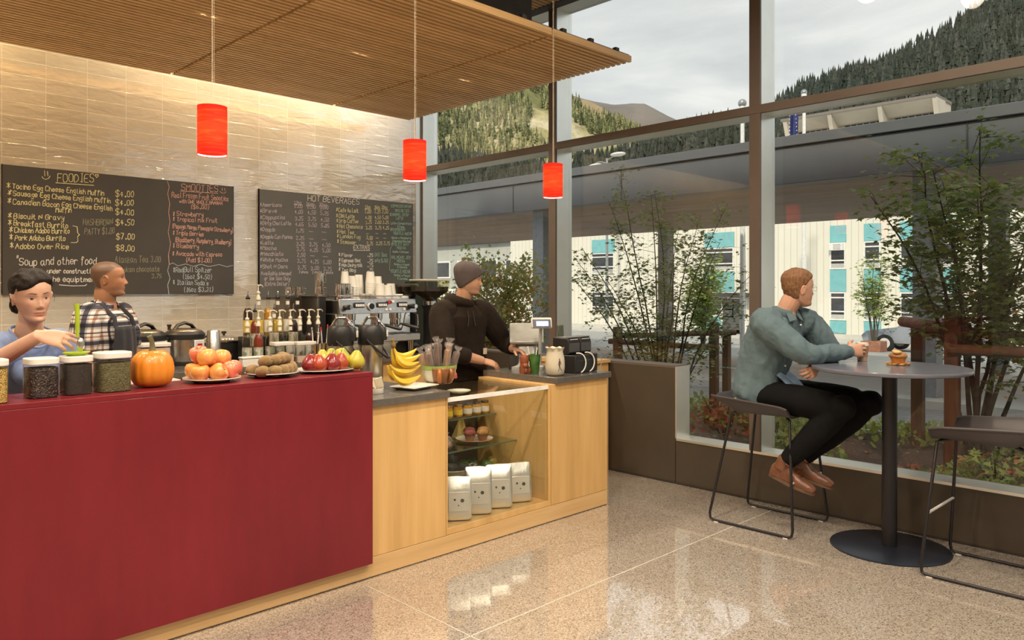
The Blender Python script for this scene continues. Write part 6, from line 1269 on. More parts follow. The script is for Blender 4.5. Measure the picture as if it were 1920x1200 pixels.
def face_paint(M, base, lip, brow, eye=(.06, .035, .02), hairc=None, hairf=None, stub=None, blush=.5):
    Mi = M.inverted()
    def f(p):
        q = Mi @ V(p); x, y, z = q; c = V(base)
        if abs(x) > .13 or z < -.16 or z > .14 or abs(y) > .16: return c
        c = c + V((.06, -.02, -.02)) * blush * (gs(abs(x) - .045, .02) * gs(z + .025, .022) + .4 * gs(x, .014) * gs(z + .035, .014)) * (1 if y > .03 else 0)
        if hairf:
            h = hairf(x, y, z); c = c.lerp(V(hairc), h)
        if stub and y > -.03:
            s_ = max(0, min(1, (-.045 - z) / .02)) * max(0, min(1, (y + .03) / .05)); c = c.lerp(V(stub), .45 * s_)
        if y > .05:
            ax = abs(x); sf = lambda d, w=.0016: ss(w, -w, d)
            l_ = max(0, 1 - (x / .026) ** 2); c = c.lerp(V(lip), .75 * sf(abs(z + .0690) - .0098 * l_ ** .6) * sf(ax - .025))
            c = c.lerp(V(lip) * .4, .8 * sf(abs(z + .0688) - .0006, .0013) * sf(ax - .022, .003))
            bz_ = .0225 + .0035 * gs(ax - .034, .014) - .16 * max(0, ax - .044); c = c.lerp(V(brow), .92 * sf(abs(z - bz_) - .0032 * ss(.055, .03, ax), .002) * sf(abs(ax - .032) - .019, .003))
            ex, ez = (ax - .031) / .0145, (z - .0005) / .0048; r2 = ex * ex + ez * ez; k = ss(1.25, .8, r2); c = c.lerp(V((.60, .55, .50)), k)
            c = c.lerp(V(eye), k * ss(1.3, .75, ((ax - .031) / .0062) ** 2 + ((z - .0005) / .0062) ** 2))
            c = c.lerp(V(brow) * .5, .8 * ss(.0022, .0, abs(z - .0005 - .0050 * math.sqrt(max(0, 1 - ex * ex)))) * ss(1.1, .85, abs(ex)))
            c = c.lerp(c * .72, gs(ax - .012, .004) * gs(z + .046, .004))
        return c
    return f
def folds(amp, fr=9, sc=(1, 1, .6), seed=0):
    def f(p, n):
        q = (p.x * fr * sc[0] + seed, p.y * fr * sc[1], p.z * fr * sc[2]); a = noise.noise(q); b = noise.noise((q[0] * 2.3, q[1] * 2.3, q[2] * 2.1 + 5)); c = noise.noise((q[0] * 3.1 + 9, q[1] * 3.1, q[2] * 5.2)); return amp * ((.5 - abs(a)) * 1.1 + .4 * b + .24 * (.35 - abs(c)))
    return f
def hairshell(M, fn, parent, mat, name='hair', top=1, jaw=1):
    mb = headmesh(M, 0, fn, 60, 90, jaw); o = obj(name, mb, mat, parent, w=True, smooth=80); return o
def ss(a, b, x): t_ = max(0, min(1, (x - a) / (b - a))); return t_ * t_ * (3 - 2 * t_)
def strand_mat(name, a, b_, sc=(60, 60, 6)):
    m, t, b = nodes(name); n = texn(t, 3, 5, sc=sc, dist=.4); t.links.new(ramp(t, n, [(.3, a), (.7, b_)]), b.inputs['Base Color']); b.inputs['Roughness'].default_value = .58; b.inputs['IOR'].default_value = 1.35; bump(t, b, n, .7, .006); return m
def shoe(name, parent, ank, d, m, m2, L=.29, z0=None, lab=None):
    """ankle boot; d: toe direction"""
    d = V(d).normalized(); s_ = V((d.y, -d.x, 0)).normalized(); up = s_.cross(d); A = V(ank); rings = []
    for t_, hw, h, dz in ((-.30, .022, .05, .01), (-.27, .033, .075, 0), (-.15, .037, .105, 0), (.05, .036, .10, 0), (.2, .040, .07, 0), (.40, .046, .055, 0), (.58, .043, .045, 0), (.68, .030, .034, 0), (.715, .014, .022, .004)):
        c = A + d * (t_ * L) - up * .085; rings.append([c + s_ * hw * math.cos(a) * (1 if math.sin(a) < 0 else .9) + up * (dz + (h if math.sin(a) > 0 else 0) * max(0, math.sin(a)) ** .7) for a in [2 * math.pi * j / 20 for j in range(20)]])
    mb = MB().loft(rings); mb.tube([A - up * .03 - d * .03, A + up * .05 - d * .02], [.044, .042], 16)
    o = organic(name, mb, m, parent, .005, 3)
    q = MB(); n = 26; rr = []
    for zz in (-.101, -.083):
        rr.append([A + up * zz + d * (L * (.205 + .515 * math.cos(a))) + s_ * ((.046 - .008 * (math.cos(a) < -.2)) * math.sin(a)) for a in [2 * math.pi * j / n for j in range(n)]])
    q.loft(rr); obj('sole', q, m2, o, w=True)
    q = MB()
    for k in range(4): c = A + d * (.03 + .022 * k) + up * (.035 - .02 * k); q.tube([c - s_ * .02, c + up * .004, c + s_ * .02], .0026, 6)
    obj('lace', q, P('lace', (.06, .035, .02), .8), o, w=True); return o
# ---------------------------------------------------------------- shared clothes colours
C_tee = cloth('periwinkle_jersey', (.20, .27, .47)); C_den = cloth('washed_chambray', (.115, .172, .20), .04, 1400, .7, .1); C_blk = cloth('black_trousers', (.006, .006, .0065), .1, 700, .9, .0); C_hood = cloth('dark_brown_fleece', (.022, .015, .011), .1, 600, .95, .06); C_apr = cloth('charcoal_apron', (.035, .034, .04), .12, 700)
C_jean = cloth('dark_jeans', (.03, .035, .05)); C_can = P('brown_leather', (.155, .062, .032), .35, 0, .25, 18, .15, 90, coat=.25); C_sole = P('tan_sole', (.13, .075, .045), .6); C_bshoe = P('black_shoe', (.02, .02, .02), .4)
def legs(p, pel, fwd, kneeo=.03, shoes=True, mat=None, w=.09):
    rt = V((fwd[1], -fwd[0], 0)).normalized(); mb = MB()
    mb.ell(V(pel) + V((0, 0, -.03)), (.168, .13, .12), frame(fwd).to_3x3(), 24, 14)
    body = []
    for s_ in (-1, 1):
        h = V(pel) + rt * s_ * w; k = V((h.x, h.y, .50)) + V(fwd) * kneeo; a = V((h.x, h.y, .095)) + rt * s_ * .02; limb(mb, [h, k, a], [.092, .066, .052]); body.append((h, k, a))
    o = organic('trousers', mb, mat or C_jean, p, .009, 3, folds(.004, 8))
    for h, k, a in body: shoe('shoe', p, (a.x, a.y, .103), fwd, C_bshoe, C_bshoe)
    return body
def skinlegs(mb, body):
    for h, k, a in body: limb(mb, [h, k, (a[0], a[1], .08)], [.075, .05, .035], 12)
# ================================================================ woman in blue
def woman():
    p = thing('person', 'woman in a blue T-shirt with dark tied-up hair holding the green spoon', 'person', (.9, 4.3, 0), 0, 'people')
    hc = V((.897, 4.06, 1.468)); M = headM(hc, (.13, -.98, -.09), R_(4)) @ Matrix.Diagonal((.97, .97, .97, 1))
    pel, nk = (.93, 4.33, .93), (.90, 4.14, 1.305); ft = V((.22, -.95, 0)); fp = V((.1, -1, 0)); left = V((.95, .22, 0))
    sR, sL = V((.755, 4.06, 1.272)), V((1.055, 4.19, 1.272)); eR, wR = V((.640, 3.80, 1.160)), V((.815, 3.575, 1.315)); eL, wL = V((1.13, 4.13, 1.02)), V((1.10, 3.92, .985))
    mb = headmesh(M, .8, None, jaw=.88); ears(mb, M); limb(mb, [V(nk) + V((0, .015, -.05)), V((.9, 4.10, 1.36)), hc + V((0, .022, -.03))], [.060, .048, .044]); torso(mb, pel, nk, fp, ft, .86)
    limb(mb, [sR + V((.03, .03, -.01)), eR, wR], [.046, .036, .025]); limb(mb, [sL, eL, wL], [.046, .036, .025])
    hand(mb, wR, (.80, -.55, -.16), (-.30, -.72, .62), 'R', (.42, .50, .58, .66), (.8, .6), .10, .95); hand(mb, wL, (0, -1, -.1), (.2, 0, 1), 'L', .4, k=.9)
    lg = legs(p, pel, fp, 0, mat=C_jean); skinlegs(mb, lg)
    organic('body', mb, M_skin, p, .0033, 4, None, face_paint(M, (.66, .40, .285), (.52, .20, .17), (.05, .028, .02), (.035, .02, .015)))
    sh = MB(); torso(sh, pel, (nk[0], nk[1] + .01, nk[2] - .028), fp, ft, .88, .012); limb(sh, [sR + V((.07, .05, -.015)), sR + V((.01, .01, -.012)), sR.lerp(eR, .45)], [.044, .056, .056]); limb(sh, [sL - V((.07, .03, .015)), sL + V((-.01, -.01, -.012)), sL.lerp(eL, .45)], [.044, .056, .056])
    for x_, r in ((-.055, .066), (.062, .066)): sh.ell(V((.905, 4.12, 1.13)) + left * x_ + ft * .075, (.062, .055, .058))
    organic('tee_shirt', sh, C_tee, p, .0065, 4, folds(.005, 10, (1, 1, .5), 2))
    # neckline skin shows above the shirt; thin neck band
    pts = []
    for k in range(25):
        a = 2 * math.pi * k / 24; pts.append(V((.90, 4.10, 1.292)) + left * (.088 * math.cos(a)) + ft * (.062 * math.sin(a) + .0) + V((0, 0, .022 * (1 - math.sin(a)) - .055 * max(0, math.sin(a)))))
    obj('neck_band', MB().tube(pts, .006, 8), C_tee, p, w=True)
    H = strand_mat('dark_brown_hair', (.006, .004, .003), (.022, .013, .009))
    def hf(x, y, z):
        fr = .076 - .55 * max(0, abs(x + .018) - .012) if y > .03 else .056 - (.03 - y) * 1.15
        m = ss(-.007, .007, z - fr) if y > -.03 else ss(-.085, -.055, z)
        return -.008 + m * (.017 + .010 * ss(.03, .11, z) + .0035 * math.sin((x + .3 * y) * 130 + 3 * noise.noise((x * 30, y * 30, z * 30))) + .005 * noise.noise((x * 40, y * 40, z * 20)))
    hs = hairshell(M, hf, p, H, jaw=.88)
    q = MB(); q.ell(M @ V((0, -.115, .015)), (.045, .042, .045), None, 24, 16); q.ell(M @ V((.03, -.10, -.045)), (.03, .028, .04), None, 18, 12); q.ell(M @ V((-.05, -.09, -.03)), (.03, .03, .05), None, 18, 12); organic('hair_bun', q, H, p, .006, 3, folds(.007, 40))
    rg = random.Random(4); q = MB()
    for k in range(4):
        s_ = rg.choice((-1, 1)); a = V((s_ * rg.uniform(.05, .085), rg.uniform(-.05, .05), rg.uniform(.02, .10))); b = a + V((s_ * rg.uniform(.006, .03), rg.uniform(-.02, .02), -rg.uniform(.03, .09))); q.tube([M @ a, M @ (a.lerp(b, .5) + V((s_ * .014, 0, 0))), M @ b], [.0011, .0009, .0004], 5)
    obj('loose_strands', q, H, p, w=True)
woman()
# ================================================================ man in plaid and apron
def plaid():
    m, t, b = nodes('plaid_shirt'); tc = t.nodes.new('ShaderNodeTexCoord'); mp_ = t.nodes.new('ShaderNodeMapping'); mp_.inputs['Rotation'].default_value = (0, 0, R_(49)); sp = t.nodes.new('ShaderNodeSeparateXYZ'); t.links.new(tc.outputs['Object'], mp_.inputs[0]); t.links.new(mp_.outputs[0], sp.inputs[0])
    def st(ax, per, stops, ph=0):
        a = t.nodes.new('ShaderNodeMath'); a.operation = 'MULTIPLY_ADD'; a.inputs[1].default_value = 1 / per; a.inputs[2].default_value = ph; t.links.new(sp.outputs[ax], a.inputs[0]); f = t.nodes.new('ShaderNodeMath'); f.operation = 'FRACT'; t.links.new(a.outputs[0], f.inputs[0]); return ramp(t, f.outputs[0], stops)
    w, n, r, g = (1, 1, 1), (.07, .07, .11), (.55, .36, .30), (.55, .55, .58)
    S_ = lambda: [(0, w), (.08, w), (.10, g), (.20, g), (.22, n), (.42, n), (.44, g), (.50, g), (.52, w), (.62, w), (.64, r), (.70, r), (.72, w), (.84, w), (.86, n), (.91, n), (.93, w)]
    c = mx(t, 'MULTIPLY', 1, st('Z', .105, S_()), st('X', .105, S_(), .3)); c = mx(t, 'MULTIPLY', 1, c, (.74, .71, .66)); t.links.new(c, b.inputs['Base Color']); b.inputs['Roughness'].default_value = .85; return m
def man_plaid():
    p = thing('person', 'man with shaved head in plaid shirt and dark apron standing by the cookers', 'person', (1.53, 5.1, 0), 0, 'people')
    hc = V((1.54, 5.115, 1.568)); M = headM(hc, (.93, -.37, .08)) @ Matrix.Diagonal((.94, .94, .94, 1)); ft = V((.66, -.75, 0)); fp = V((.6, -.8, 0)); left = V((.75, .66, 0))
    pel, nk = (1.52, 5.13, .93), (1.525, 5.14, 1.40); sR, sL = V(nk) - left * .185 + V((0, 0, -.055)), V(nk) + left * .185 + V((0, 0, -.055)); eR, wR = sR + V((-.03, -.03, -.28)), sR + V((.10, -.16, -.42)); eL, wL = sL + V((.06, .0, -.28)), sL + V((.17, -.16, -.44))
    mb = headmesh(M, 1.05); ears(mb, M); limb(mb, [V(nk) + V((0, 0, -.05)), V(nk) + V((.0, 0, .03)), hc + V((-.018, .008, -.03))], [.07, .060, .050]); torso(mb, pel, nk, fp, ft, .95)
    limb(mb, [sR, eR, wR], [.052, .042, .029]); limb(mb, [sL, eL, wL], [.052, .042, .029]); hand(mb, wR, (.4, -.6, -.4), (-.3, -.3, 1), 'R', .5); hand(mb, wL, (.5, -.6, -.4), (.3, .3, 1), 'L', .5)
    lg = legs(p, pel, fp); skinlegs(mb, lg)
    def hairf(x, y, z): return .82 * (ss(.062, .078, z) if y > .05 else ss(-.006, .02, z - .062 + (.05 - y) * .72) if y > -.045 else ss(-.075, -.05, z))
    organic('body', mb, M_skin, p, .0033, 4, None, face_paint(M, (.44, .215, .115), (.36, .14, .11), (.03, .018, .012), (.03, .018, .012), (.085, .05, .032), hairf, (.2, .12, .08)))
    PL = plaid(); sh = MB(); torso(sh, pel, V(nk) + V((0, 0, -.015)), fp, ft, .97, .016, belly=.02)
    for s_, e_ in ((sR, eR), (sL, eL)): limb(sh, [V(nk).lerp(s_, .55) + V((0, 0, -.03)), s_, s_.lerp(e_, .74)], [.075, .076, .071])
    organic('plaid_shirt', sh, PL, p, .0065, 4, folds(.006, 10, (1, 1, .5), 5))
    q = MB()
    for s_ in (-1, 1): # collar wings
        a = V(nk) + left * s_ * .05 + ft * .035; q.add([V(nk) + left * s_ * .066 - ft * .02 + V((0, 0, .035)), a + ft * .03 + V((0, 0, .02)), a + ft * .055 + left * s_ * .01 + V((0, 0, -.035)), V(nk) + left * s_ * .095 + V((0, 0, -.01)),
               V(nk) + left * s_ * .060 - ft * .02 + V((0, 0, .030)), a + ft * .026 + V((0, 0, .014)), a + ft * .047 + left * s_ * .01 + V((0, 0, -.041)), V(nk) + left * s_ * .089 + V((0, 0, -.018))], [(0, 1, 2, 3), (7, 6, 5, 4), (0, 4, 5, 1), (1, 5, 6, 2), (2, 6, 7, 3), (3, 7, 4, 0)])
    obj('collar', q, PL, p, w=True, sub=1)
    obj('collar_band', MB().tube([V(nk) + left * (.078 * math.cos(a)) + ft * (.072 * math.sin(a)) + V((0, 0, .018 - .035 * max(0, math.sin(a)))) for a in [R_(k) for k in range(-250, 75, 12)]], [(.007, .026)] * 28, 10), PL, p, w=True)
    q = MB(); C0 = V(pel); 
    def ap(u, v):
        w_ = tab([(0, .17), (.45, .17), (.56, .135), (1, .105)], v)[0]; a = (u - .5) * 2; z = .62 + .66 * v; k = (z - .93) / .47; c = V(pel).lerp(V(nk), max(-.6, min(1, k))); c.z = z
        hd = tab([(.5, .15), (.93, .150), (1.05, .147), (1.2, .150), (1.3, .142)], z)[0]; return c + left * (w_ * a) + ft * (math.sqrt(max(.02, 1 - (w_ * a / .205) ** 2)) * hd + .006 + .004 * math.sin(a * 9 + z * 6))
    q.grid(ap, 26, 26); o = obj('apron', q, C_apr, p, w=True, smooth=80); sd = o.modifiers.new('s', 'SOLIDIFY'); sd.thickness = .006; sd.offset = 1
    q = MB()
    for s_ in (-1, 1):
        a = ap(.5 + .46 * s_, .99); q.tube([a, a + left * s_ * -.01 + V((0, 0, .06)) + ft * -.015, V(nk) + left * s_ * .085 + V((0, 0, .012)) + ft * .03, V(nk) + left * s_ * .075 + V((0, 0, .03)) - ft * .04], [(.013, .004)] * 4, 8)
    obj('apron_strap', q, C_apr, p, w=True)
man_plaid()
# ================================================================ cashier in beanie and hoodie
def man_hood():
    p = thing('person', 'man in grey beanie and dark brown hoodie standing at the till', 'person', (3.70, 4.3, 0), 0, 'people')
    hc = V((3.705, 4.235, 1.575)); M = headM(hc, (.715, -.70, -.03)) @ Matrix.Diagonal((.94, .94, .94, 1)); ft = V((-.22, -.97, 0)); fp = V((-.1, -1, 0)); left = V((.97, -.22, 0))
    pel, nk = (3.70, 4.31, .93), (3.69, 4.285, 1.395); sR, sL = V(nk) - left * .185 + V((0, 0, -.06)), V(nk) + left * .185 + V((0, 0, -.06)); eR, wR = V((3.425, 4.17, 1.075)), V((3.70, 4.075, .995)); eL, wL = V((4.03, 4.20, 1.10)), V((3.965, 4.02, 1.065))
    mb = headmesh(M, 1.0); limb(mb, [V(nk) + V((0, 0, -.06)), V(nk) + V((.0, -.005, .03)), hc + V((-.012, .010, -.03))], [.07, .058, .050]); torso(mb, pel, nk, fp, ft, .93)
    limb(mb, [sR, eR, wR], [.05, .042, .029]); limb(mb, [sL, eL, wL], [.05, .042, .029]); hand(mb, wR, (.86, -.40, -.30), (-.15, -.45, .88), 'R', (.45, .5, .55, .6), (.4, .4), .12); hand(mb, wL, (.1, -.9, -.25), (.35, -.1, .9), 'L', .6)
    lg = legs(p, pel, fp, mat=C_jean); skinlegs(mb, lg)
    organic('body', mb, M_skin, p, .0033, 4, None, face_paint(M, (.56, .32, .205), (.40, .17, .14), (.03, .018, .012), (.03, .018, .012), stub=(.3, .17, .11)))
    sh = MB(); torso(sh, V(pel) + V((0, 0, .02)), V(nk) + V((0, 0, -.01)), fp, ft, 1.0, .028, belly=.01, low=-.22)
    limb(sh, [V(nk).lerp(sR, .5) + V((0, 0, -.03)), sR, eR, eR.lerp(wR, .62)], [.085, .085, .066, .052]); limb(sh, [V(nk).lerp(sL, .5) + V((0, 0, -.03)), sL, eL, eL.lerp(wL, .8)], [.085, .085, .066, .05])
    # hood bunched round the neck
    pts = []; rr = []
    for k in range(21): a = -.35 * math.pi + 1.7 * math.pi * k / 20 + math.pi * .5 + .18 * math.pi; s_ = math.sin(math.pi * k / 20); pts.append(V(nk) + left * (.092 * math.cos(a)) + ft * (.075 * math.sin(a)) + V((0, 0, .0 + .035 * s_))); rr.append(.020 + .024 * s_)
    sh.tube(pts, rr, 12)
    organic('hoodie', sh, C_hood, p, .0065, 4, folds(.009, 8, (1, 1, .55), 9))
    q = MB()
    for s_ in (-1, 1): a = V(nk) + ft * .118 + left * s_ * .022 + V((0, 0, -.045)); q.tube([a, a + V((0, 0, -.06)) + ft * .02, a + V((0, 0, -.11)) + ft * .024 + left * .01 * s_], .0032, 6)
    obj('drawstring', q, P('dark_cord', (.03, .022, .016), .8), p, w=True)
    c = V(pel).lerp(V(nk), .27); obj('cloth_patch', MB().cb(c + left * .125 + ft * .128, (.036, .004, .045), math.atan2(left.y, left.x) + .28), P('tan_patch', (.62, .50, .36), .8), p, w=True)
    C_bean = cloth('grey_knit', (.105, .086, .085), .08, 300, .95, .1)
    def bf(x, y, z):
        ln = .036 + (y - .09) * .68; m = ss(-.006, .004, z - ln); t_ = ss(.02, .12, z)
        return -.010 + m * (.0225 + .022 * t_ * (.6 + .4 * ss(.04, -.05, y)) + .0009 * math.sin(math.atan2(x, y) * 46))
    hairshell(M, bf, p, C_bean, 'beanie')
man_hood()
# ================================================================ seated man in chambray shirt
def man_sit():
    p = thing('person', 'red-haired man in a blue-grey shirt seated on the bar stool holding a paper cup', 'person', (4.62, 2.35, 0), 0, 'people')
    hc = V((4.655, 2.19, 1.508)); M = headM(hc, (.86, -.50, .02)) @ Matrix.Diagonal((.98, .98, .98, 1)); ft = V((-.22, -.975, 0)); fp = V((.12, -.99, 0)); left = V((.975, -.22, 0))
    pel, nk = V((4.64, 2.445, .855)), V((4.625, 2.265, 1.355))
    hR, hL = V((4.565, 2.40, .835)), V((4.735, 2.40, .835)); kR, kL = V((4.60, 1.895, .80)), V((4.85, 1.83, .81)); aR, aL = V((4.53, 2.205, .435)), V((4.675, 2.165, .445))
    sR, sL = nk - left * .19 + V((.0, .02, -.055)), nk + left * .185 + V((0, -.02, -.055)); eR, wR = V((4.52, 2.075, 1.105)), V((4.835, 1.945, 1.118)); eL, wL = V((4.90, 2.08, 1.10)), V((4.66, 2.08, 1.035))
    mb = headmesh(M, 1.1); ears(mb, M); limb(mb, [nk + V((0, .01, -.06)), nk + V((.0, -.015, .03)), hc + V((-.015, .012, -.03))], [.07, .058, .052]); torso(mb, pel, nk, fp, ft, .92)
    limb(mb, [sR, eR, wR], [.05, .042, .028]); limb(mb, [sL, eL, wL], [.05, .042, .028]); limb(mb, [hR, kR, aR], [.078, .052, .036]); limb(mb, [hL, kL, aL], [.078, .052, .036])
    hand(mb, wR + V((-.012, .006, .008)), (.80, -.60, .0), (-.60, -.79, .12), 'R', (.50, .52, .55, .60), (1.1, .7), .05); hand(mb, wL + V((.0, -.0, -.01)), (-.88, -.1, -.25), (-.2, -.90, .25), 'L', (.9, .95, 1.0, 1.05), (.5, .5), .02)
    organic('body', mb, M_skin, p, .0033, 4, None, face_paint(M, (.64, .37, .26), (.46, .20, .17), (.25, .12, .05), (.08, .1, .12), stub=(.5, .26, .14)))
    sh = MB(); torso(sh, pel + V((0, .005, .0)), nk + V((0, 0, -.012)), fp, ft, 1.0, .018, belly=.02, low=-.14); limb(sh, [nk.lerp(sR, .5) + V((0, 0, -.03)), sR, eR, wR.lerp(eR, .08)], [.082, .082, .062, .044]); limb(sh, [nk.lerp(sL, .5) + V((0, 0, -.03)), sL, eL, wL.lerp(eL, .12)], [.082, .08, .060, .046])
    organic('shirt', sh, C_den, p, .0065, 3, folds(.015, 11, (1, 1, .55), 14))
    q = MB(); d = (wR - eR).normalized(); q.tube([wR - d * .062, wR - d * .01, wR + d * .004], [.041, .039, .036], 20); o = obj('cuff', q, C_den, p, w=True)
    q = MB(); q.tube([nk + left * (.078 * math.cos(a)) + ft * (.075 * math.sin(a) + .0) + V((0, 0, .022 - .030 * max(0, math.sin(a)))) for a in [R_(k) for k in range(-255, 80, 12)]], [(.007, .024)] * 28, 10)
    for s_ in (-1, 1):
        a = nk + ft * .085 + left * s_ * .012 + V((0, 0, -.005)); q.add([a, a + left * s_ * .05 - ft * .022 + V((0, 0, .012)), a + left * s_ * .052 + ft * .008 + V((0, 0, -.045)), a + left * s_ * .004 + ft * .018 + V((0, 0, -.028)), a - ft * .006, a + left * s_ * .05 - ft * .028 + V((0, 0, .012)), a + left * s_ * .052 + ft * .002 + V((0, 0, -.045)), a + left * s_ * .004 + ft * .012 + V((0, 0, -.028))], [(0, 1, 2, 3), (7, 6, 5, 4), (0, 4, 5, 1), (1, 5, 6, 2), (2, 6, 7, 3), (3, 7, 4, 0)])
    obj('collar', q, C_den, p, w=True)
    q = MB()
    for k in range(5): c = pel.lerp(nk, .86 - .13 * k); q.ell(c + ft * (.148 - .003 * k) + left * .0, (.006, .006, .006), None, 10, 8)
    obj('button', q, M_wht, p, w=True)
    q = MB(); q.ell(pel + V((0, -.0, .0)), (.172, .145, .108), None, 26, 16); limb(q, [hR + V((0, .03, 0)), kR, aR + V((0, 0, .01))], [.094, .080, .052], 26); limb(q, [hL + V((0, .03, 0)), kL, aL + V((0, 0, .01))], [.094, .080, .052], 26); q.ell(kR, .078); q.ell(kL, .078); organic('trousers', q, C_blk, p, .008, 10, folds(.006, 9, (1, 1, 1), 3))
    q = MB(); q.grid(lambda u, v: V((4.56 + .17 * u, 2.295 - .10 * v - .02 * math.sin(u * 3), .975 - .085 * v - .03 * (v - .5) ** 2 + .012 * math.sin(u * 9))), 14, 12); o = obj('shirt_tail', q, cloth('pale_denim_lining', (.16, .24, .36), .2, 900), p, w=True, smooth=80); sd = o.modifiers.new('s', 'SOLIDIFY'); sd.thickness = .006
    q = MB(); q.tube([V((4.478, 2.53, .800)), V((4.485, 2.46, .818)), V((4.500, 2.39, .842))], [(.005, .008), (.005, .011), (.003, .005)], 8); obj('undershirt_hem', q, P('tan_hem', (.62, .45, .27), .8), p, w=True)
    shoe('boot', p, aR + V((0, 0, -.02)), (.10, -.93, -.28), C_can, C_sole, .285); shoe('boot', p, aL + V((0, 0, -.02)), (.22, -.92, -.26), C_can, C_sole, .285)
    H = strand_mat('red_brown_hair', (.15, .072, .034), (.29, .155, .078), (40, 40, 12))
    def hf(x, y, z):
        m = ss(-.008, .008, z - .066 + .004 * math.sin(x * 120)) if y > .05 else (ss(-.008, .010, z - .066 + (.05 - y) * .95) if y > -.035 else ss(-.078, -.058, z)); t_ = ss(.03, .11, z)
        return -.008 + m * (.012 + .016 * t_ * (1 if y > -.03 else .7) + .005 * noise.noise((x * 50, y * 50, z * 50)))
    hairshell(M, hf, p, H)
    g = MB()
    for s_ in (-1, 1):
        g.tube([M @ V((s_ * .031 + .021 * math.cos(a), .101, .0 + .017 * math.sin(a))) for a in [R_(k) for k in range(0, 361, 20)]], .0008, 6); g.tube([M @ V((s_ * .052, .099, .004)), M @ V((s_ * .074, .08, .006)), M @ V((s_ * .081, -.005, .006)), M @ V((s_ * .078, -.02, -.008))], .0010, 6)
    g.tube([M @ V((-.011, .103, .003)), M @ V((.011, .103, .003))], .0013, 6); obj('glasses', g, P('thin_metal_frame', (.45, .38, .30), .3, .8), p, w=True)
man_sit()
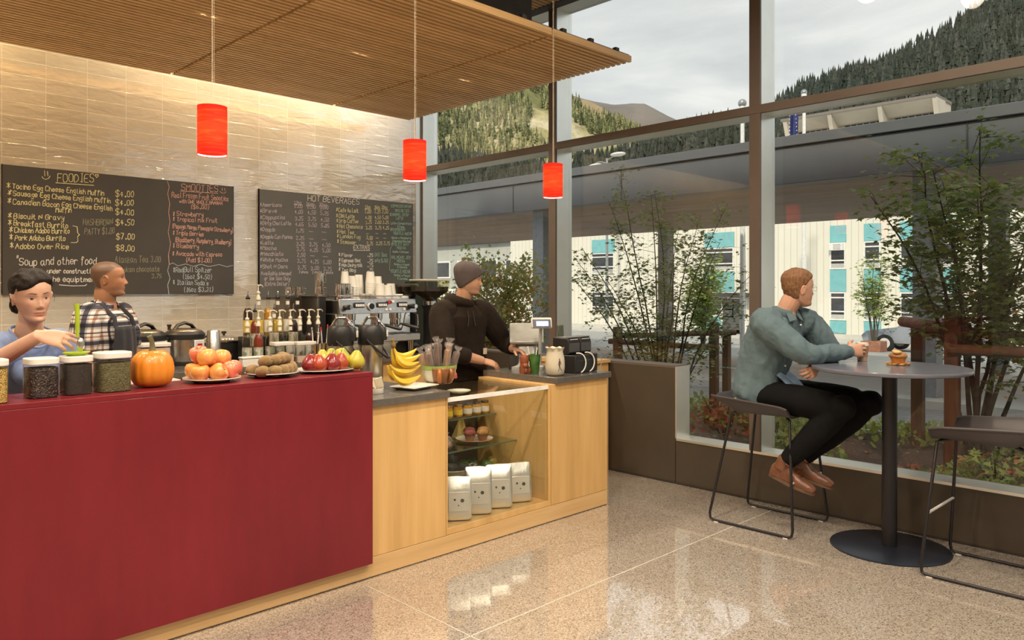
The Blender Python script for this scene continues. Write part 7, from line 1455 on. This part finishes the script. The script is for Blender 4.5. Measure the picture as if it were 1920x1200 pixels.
# ================================================================ bar table and stools
M_tt = P('grey_laminate', (.145, .155, .20), .19, 0, .06, 4); M_edge = P('table_edge', (.13, .12, .13), .4); M_post = P('black_powder_coat', (.016, .015, .018), .4, .2); M_bbase = P('blue_black_steel', (.022, .026, .04), .32, .5)
t = thing('bar_table', 'round grey bar table on a black post with flat round base', 'table', (4.71, 1.665, 0))
obj('tabletop', MB().lathe([(.001, 1.030), (.41, 1.030), (.424, 1.034), (.426, 1.040), (.426, 1.052), (.424, 1.0545), (.001, 1.055)], n=96), M_tt, t, smooth=40)
obj('post', MB().lathe([(.041, .016), (.041, 1.022), (.12, 1.024), (.12, 1.030)], n=40, cap=True), M_post, t)
obj('base_plate', MB().lathe([(.001, .016), (.05, .0155), (.31, .010), (.322, .006), (.322, 0), (.001, 0)], n=96), M_bbase, t, smooth=40)
def stool(label, x, y, rz):
    t = thing('bar_stool', label, 'stool', (x, y, 0), rz, 'bar stools'); g = MB()
    def sp_(u, v):
        X = (u - .5) * .49; Y = -.235 + .48 * v; e_ = abs(2 * u - 1); rear = max(0, (.26 - v) / .26); w_ = .058 + .045 * (1 - v)
        z = .722 + .012 * v + w_ * ss(.66, 1.0, e_) ** 1.5 + .105 * rear ** 1.5 * (1 - ss(.66, 1, e_)) - .010 * max(0, (v - .85) / .15) ** 2
        return (X * (1 + .05 * ss(.7, 1, e_)), Y - .035 * rear, z)
    g.grid(sp_, 48, 40); o = obj('seat', g, P('dark_grey_shell', (.045, .038, .040), .45, 0, .05), t, smooth=80); sd = o.modifiers.new('s', 'SOLIDIFY'); sd.thickness = .013; bv = o.modifiers.new('b', 'BEVEL'); bv.width = .003; bv.segments = 2
    for s_ in (-1, 1):
        pts = [(s_ * .10, .17, .712), (s_ * .155, .205, .708), (s_ * .168, .222, .70), (s_ * .245, .278, .05), (s_ * .247, .272, .018), (s_ * .248, .25, .009), (s_ * .248, -.25, .009), (s_ * .247, -.278, .018), (s_ * .245, -.285, .05), (s_ * .16, -.175, .70), (s_ * .150, -.155, .712), (s_ * .10, -.12, .708)]
        obj('sled_leg', MB().tube(pts, .0085, 12), M_post, t); q = MB()
        for yy in (.235, -.235): q.cb((s_ * .248, yy, .004), (.014, .03, .007))
        obj('glide', q, M_wht, t)
    obj('footrest', MB().tube([(-.212, .253, .325), (.212, .253, .325)], .0075, 10), P('pale_footrest', (.72, .70, .68), .35, .2), t)
    obj('under_frame', MB().tube([(-.10, .17, .712), (.10, .17, .712)], .008, 8).tube([(-.10, -.12, .708), (.10, -.12, .708)], .008, 8), M_post, t)
stool('dark bar stool that the seated man sits on', 4.68, 2.40, R_(180)); stool('empty dark bar stool across the round table from the seated man', 4.62, 1.112, 0)
t = thing('paper_cup', 'paper coffee cup with white lid in the seated man\'s hand', 'cup', (4.962, 1.918, 1.0555)); obj('body', MB().lathe([(.001, 0), (.027, 0), (.0275, .003), (.038, .098)], n=36, cap=False), P('kraft_cup', (.55, .38, .26), .6), t)
obj('sleeve', MB().lathe([(.0305, .025), (.0375, .08)], n=36), P('kraft_sleeve', (.46, .28, .17), .8), t); obj('lid', MB().lathe([(.0405, .094), (.0405, .102), (.038, .104), (.036, .114), (.033, .115), (.032, .111), (.001, .110)], n=36), P('cream_lid', (.78, .70, .60), .4), t)
t = thing('paper_liner', 'opened brown paper liner under the muffin on the round table', 'paper', (4.85, 1.665, 1.0555), .3); n = 30; rg = random.Random(6)
obj('paper', MB().loft([[(r * (1 + .10 * rg.uniform(-1, 1)) * math.cos(6.283 * j / n), r * (1 + .10 * rg.uniform(-1, 1)) * math.sin(6.283 * j / n), z + rg.uniform(0, .003)) for j in range(n)] for r, z in ((.03, .001), (.062, .001), (.066, .012), (.028, .0025))], cap=True), P('brown_parchment', (.55, .30, .10), .7), t, smooth=0)
mf = muffin('brown muffin in ribbed paper case on the round table', 4.85, 1.665, 1.0585, P('pumpkin_muffin', (.40, .17, .05), .75, 0, .3, 40, .7, 120, c2=(.55, .28, .10)), sc=1.02, mc=P('amber_case', (.50, .20, .05), .6))
mf.scale = (1.22, 1.22, .95)
obj('broken_piece', MB().ell((-.028, -.005, .078), (.022, .02, .013)).ell((-.012, .012, .082), (.014, .014, .01)), P('pale_crumb', (.72, .45, .18), .8), mf)
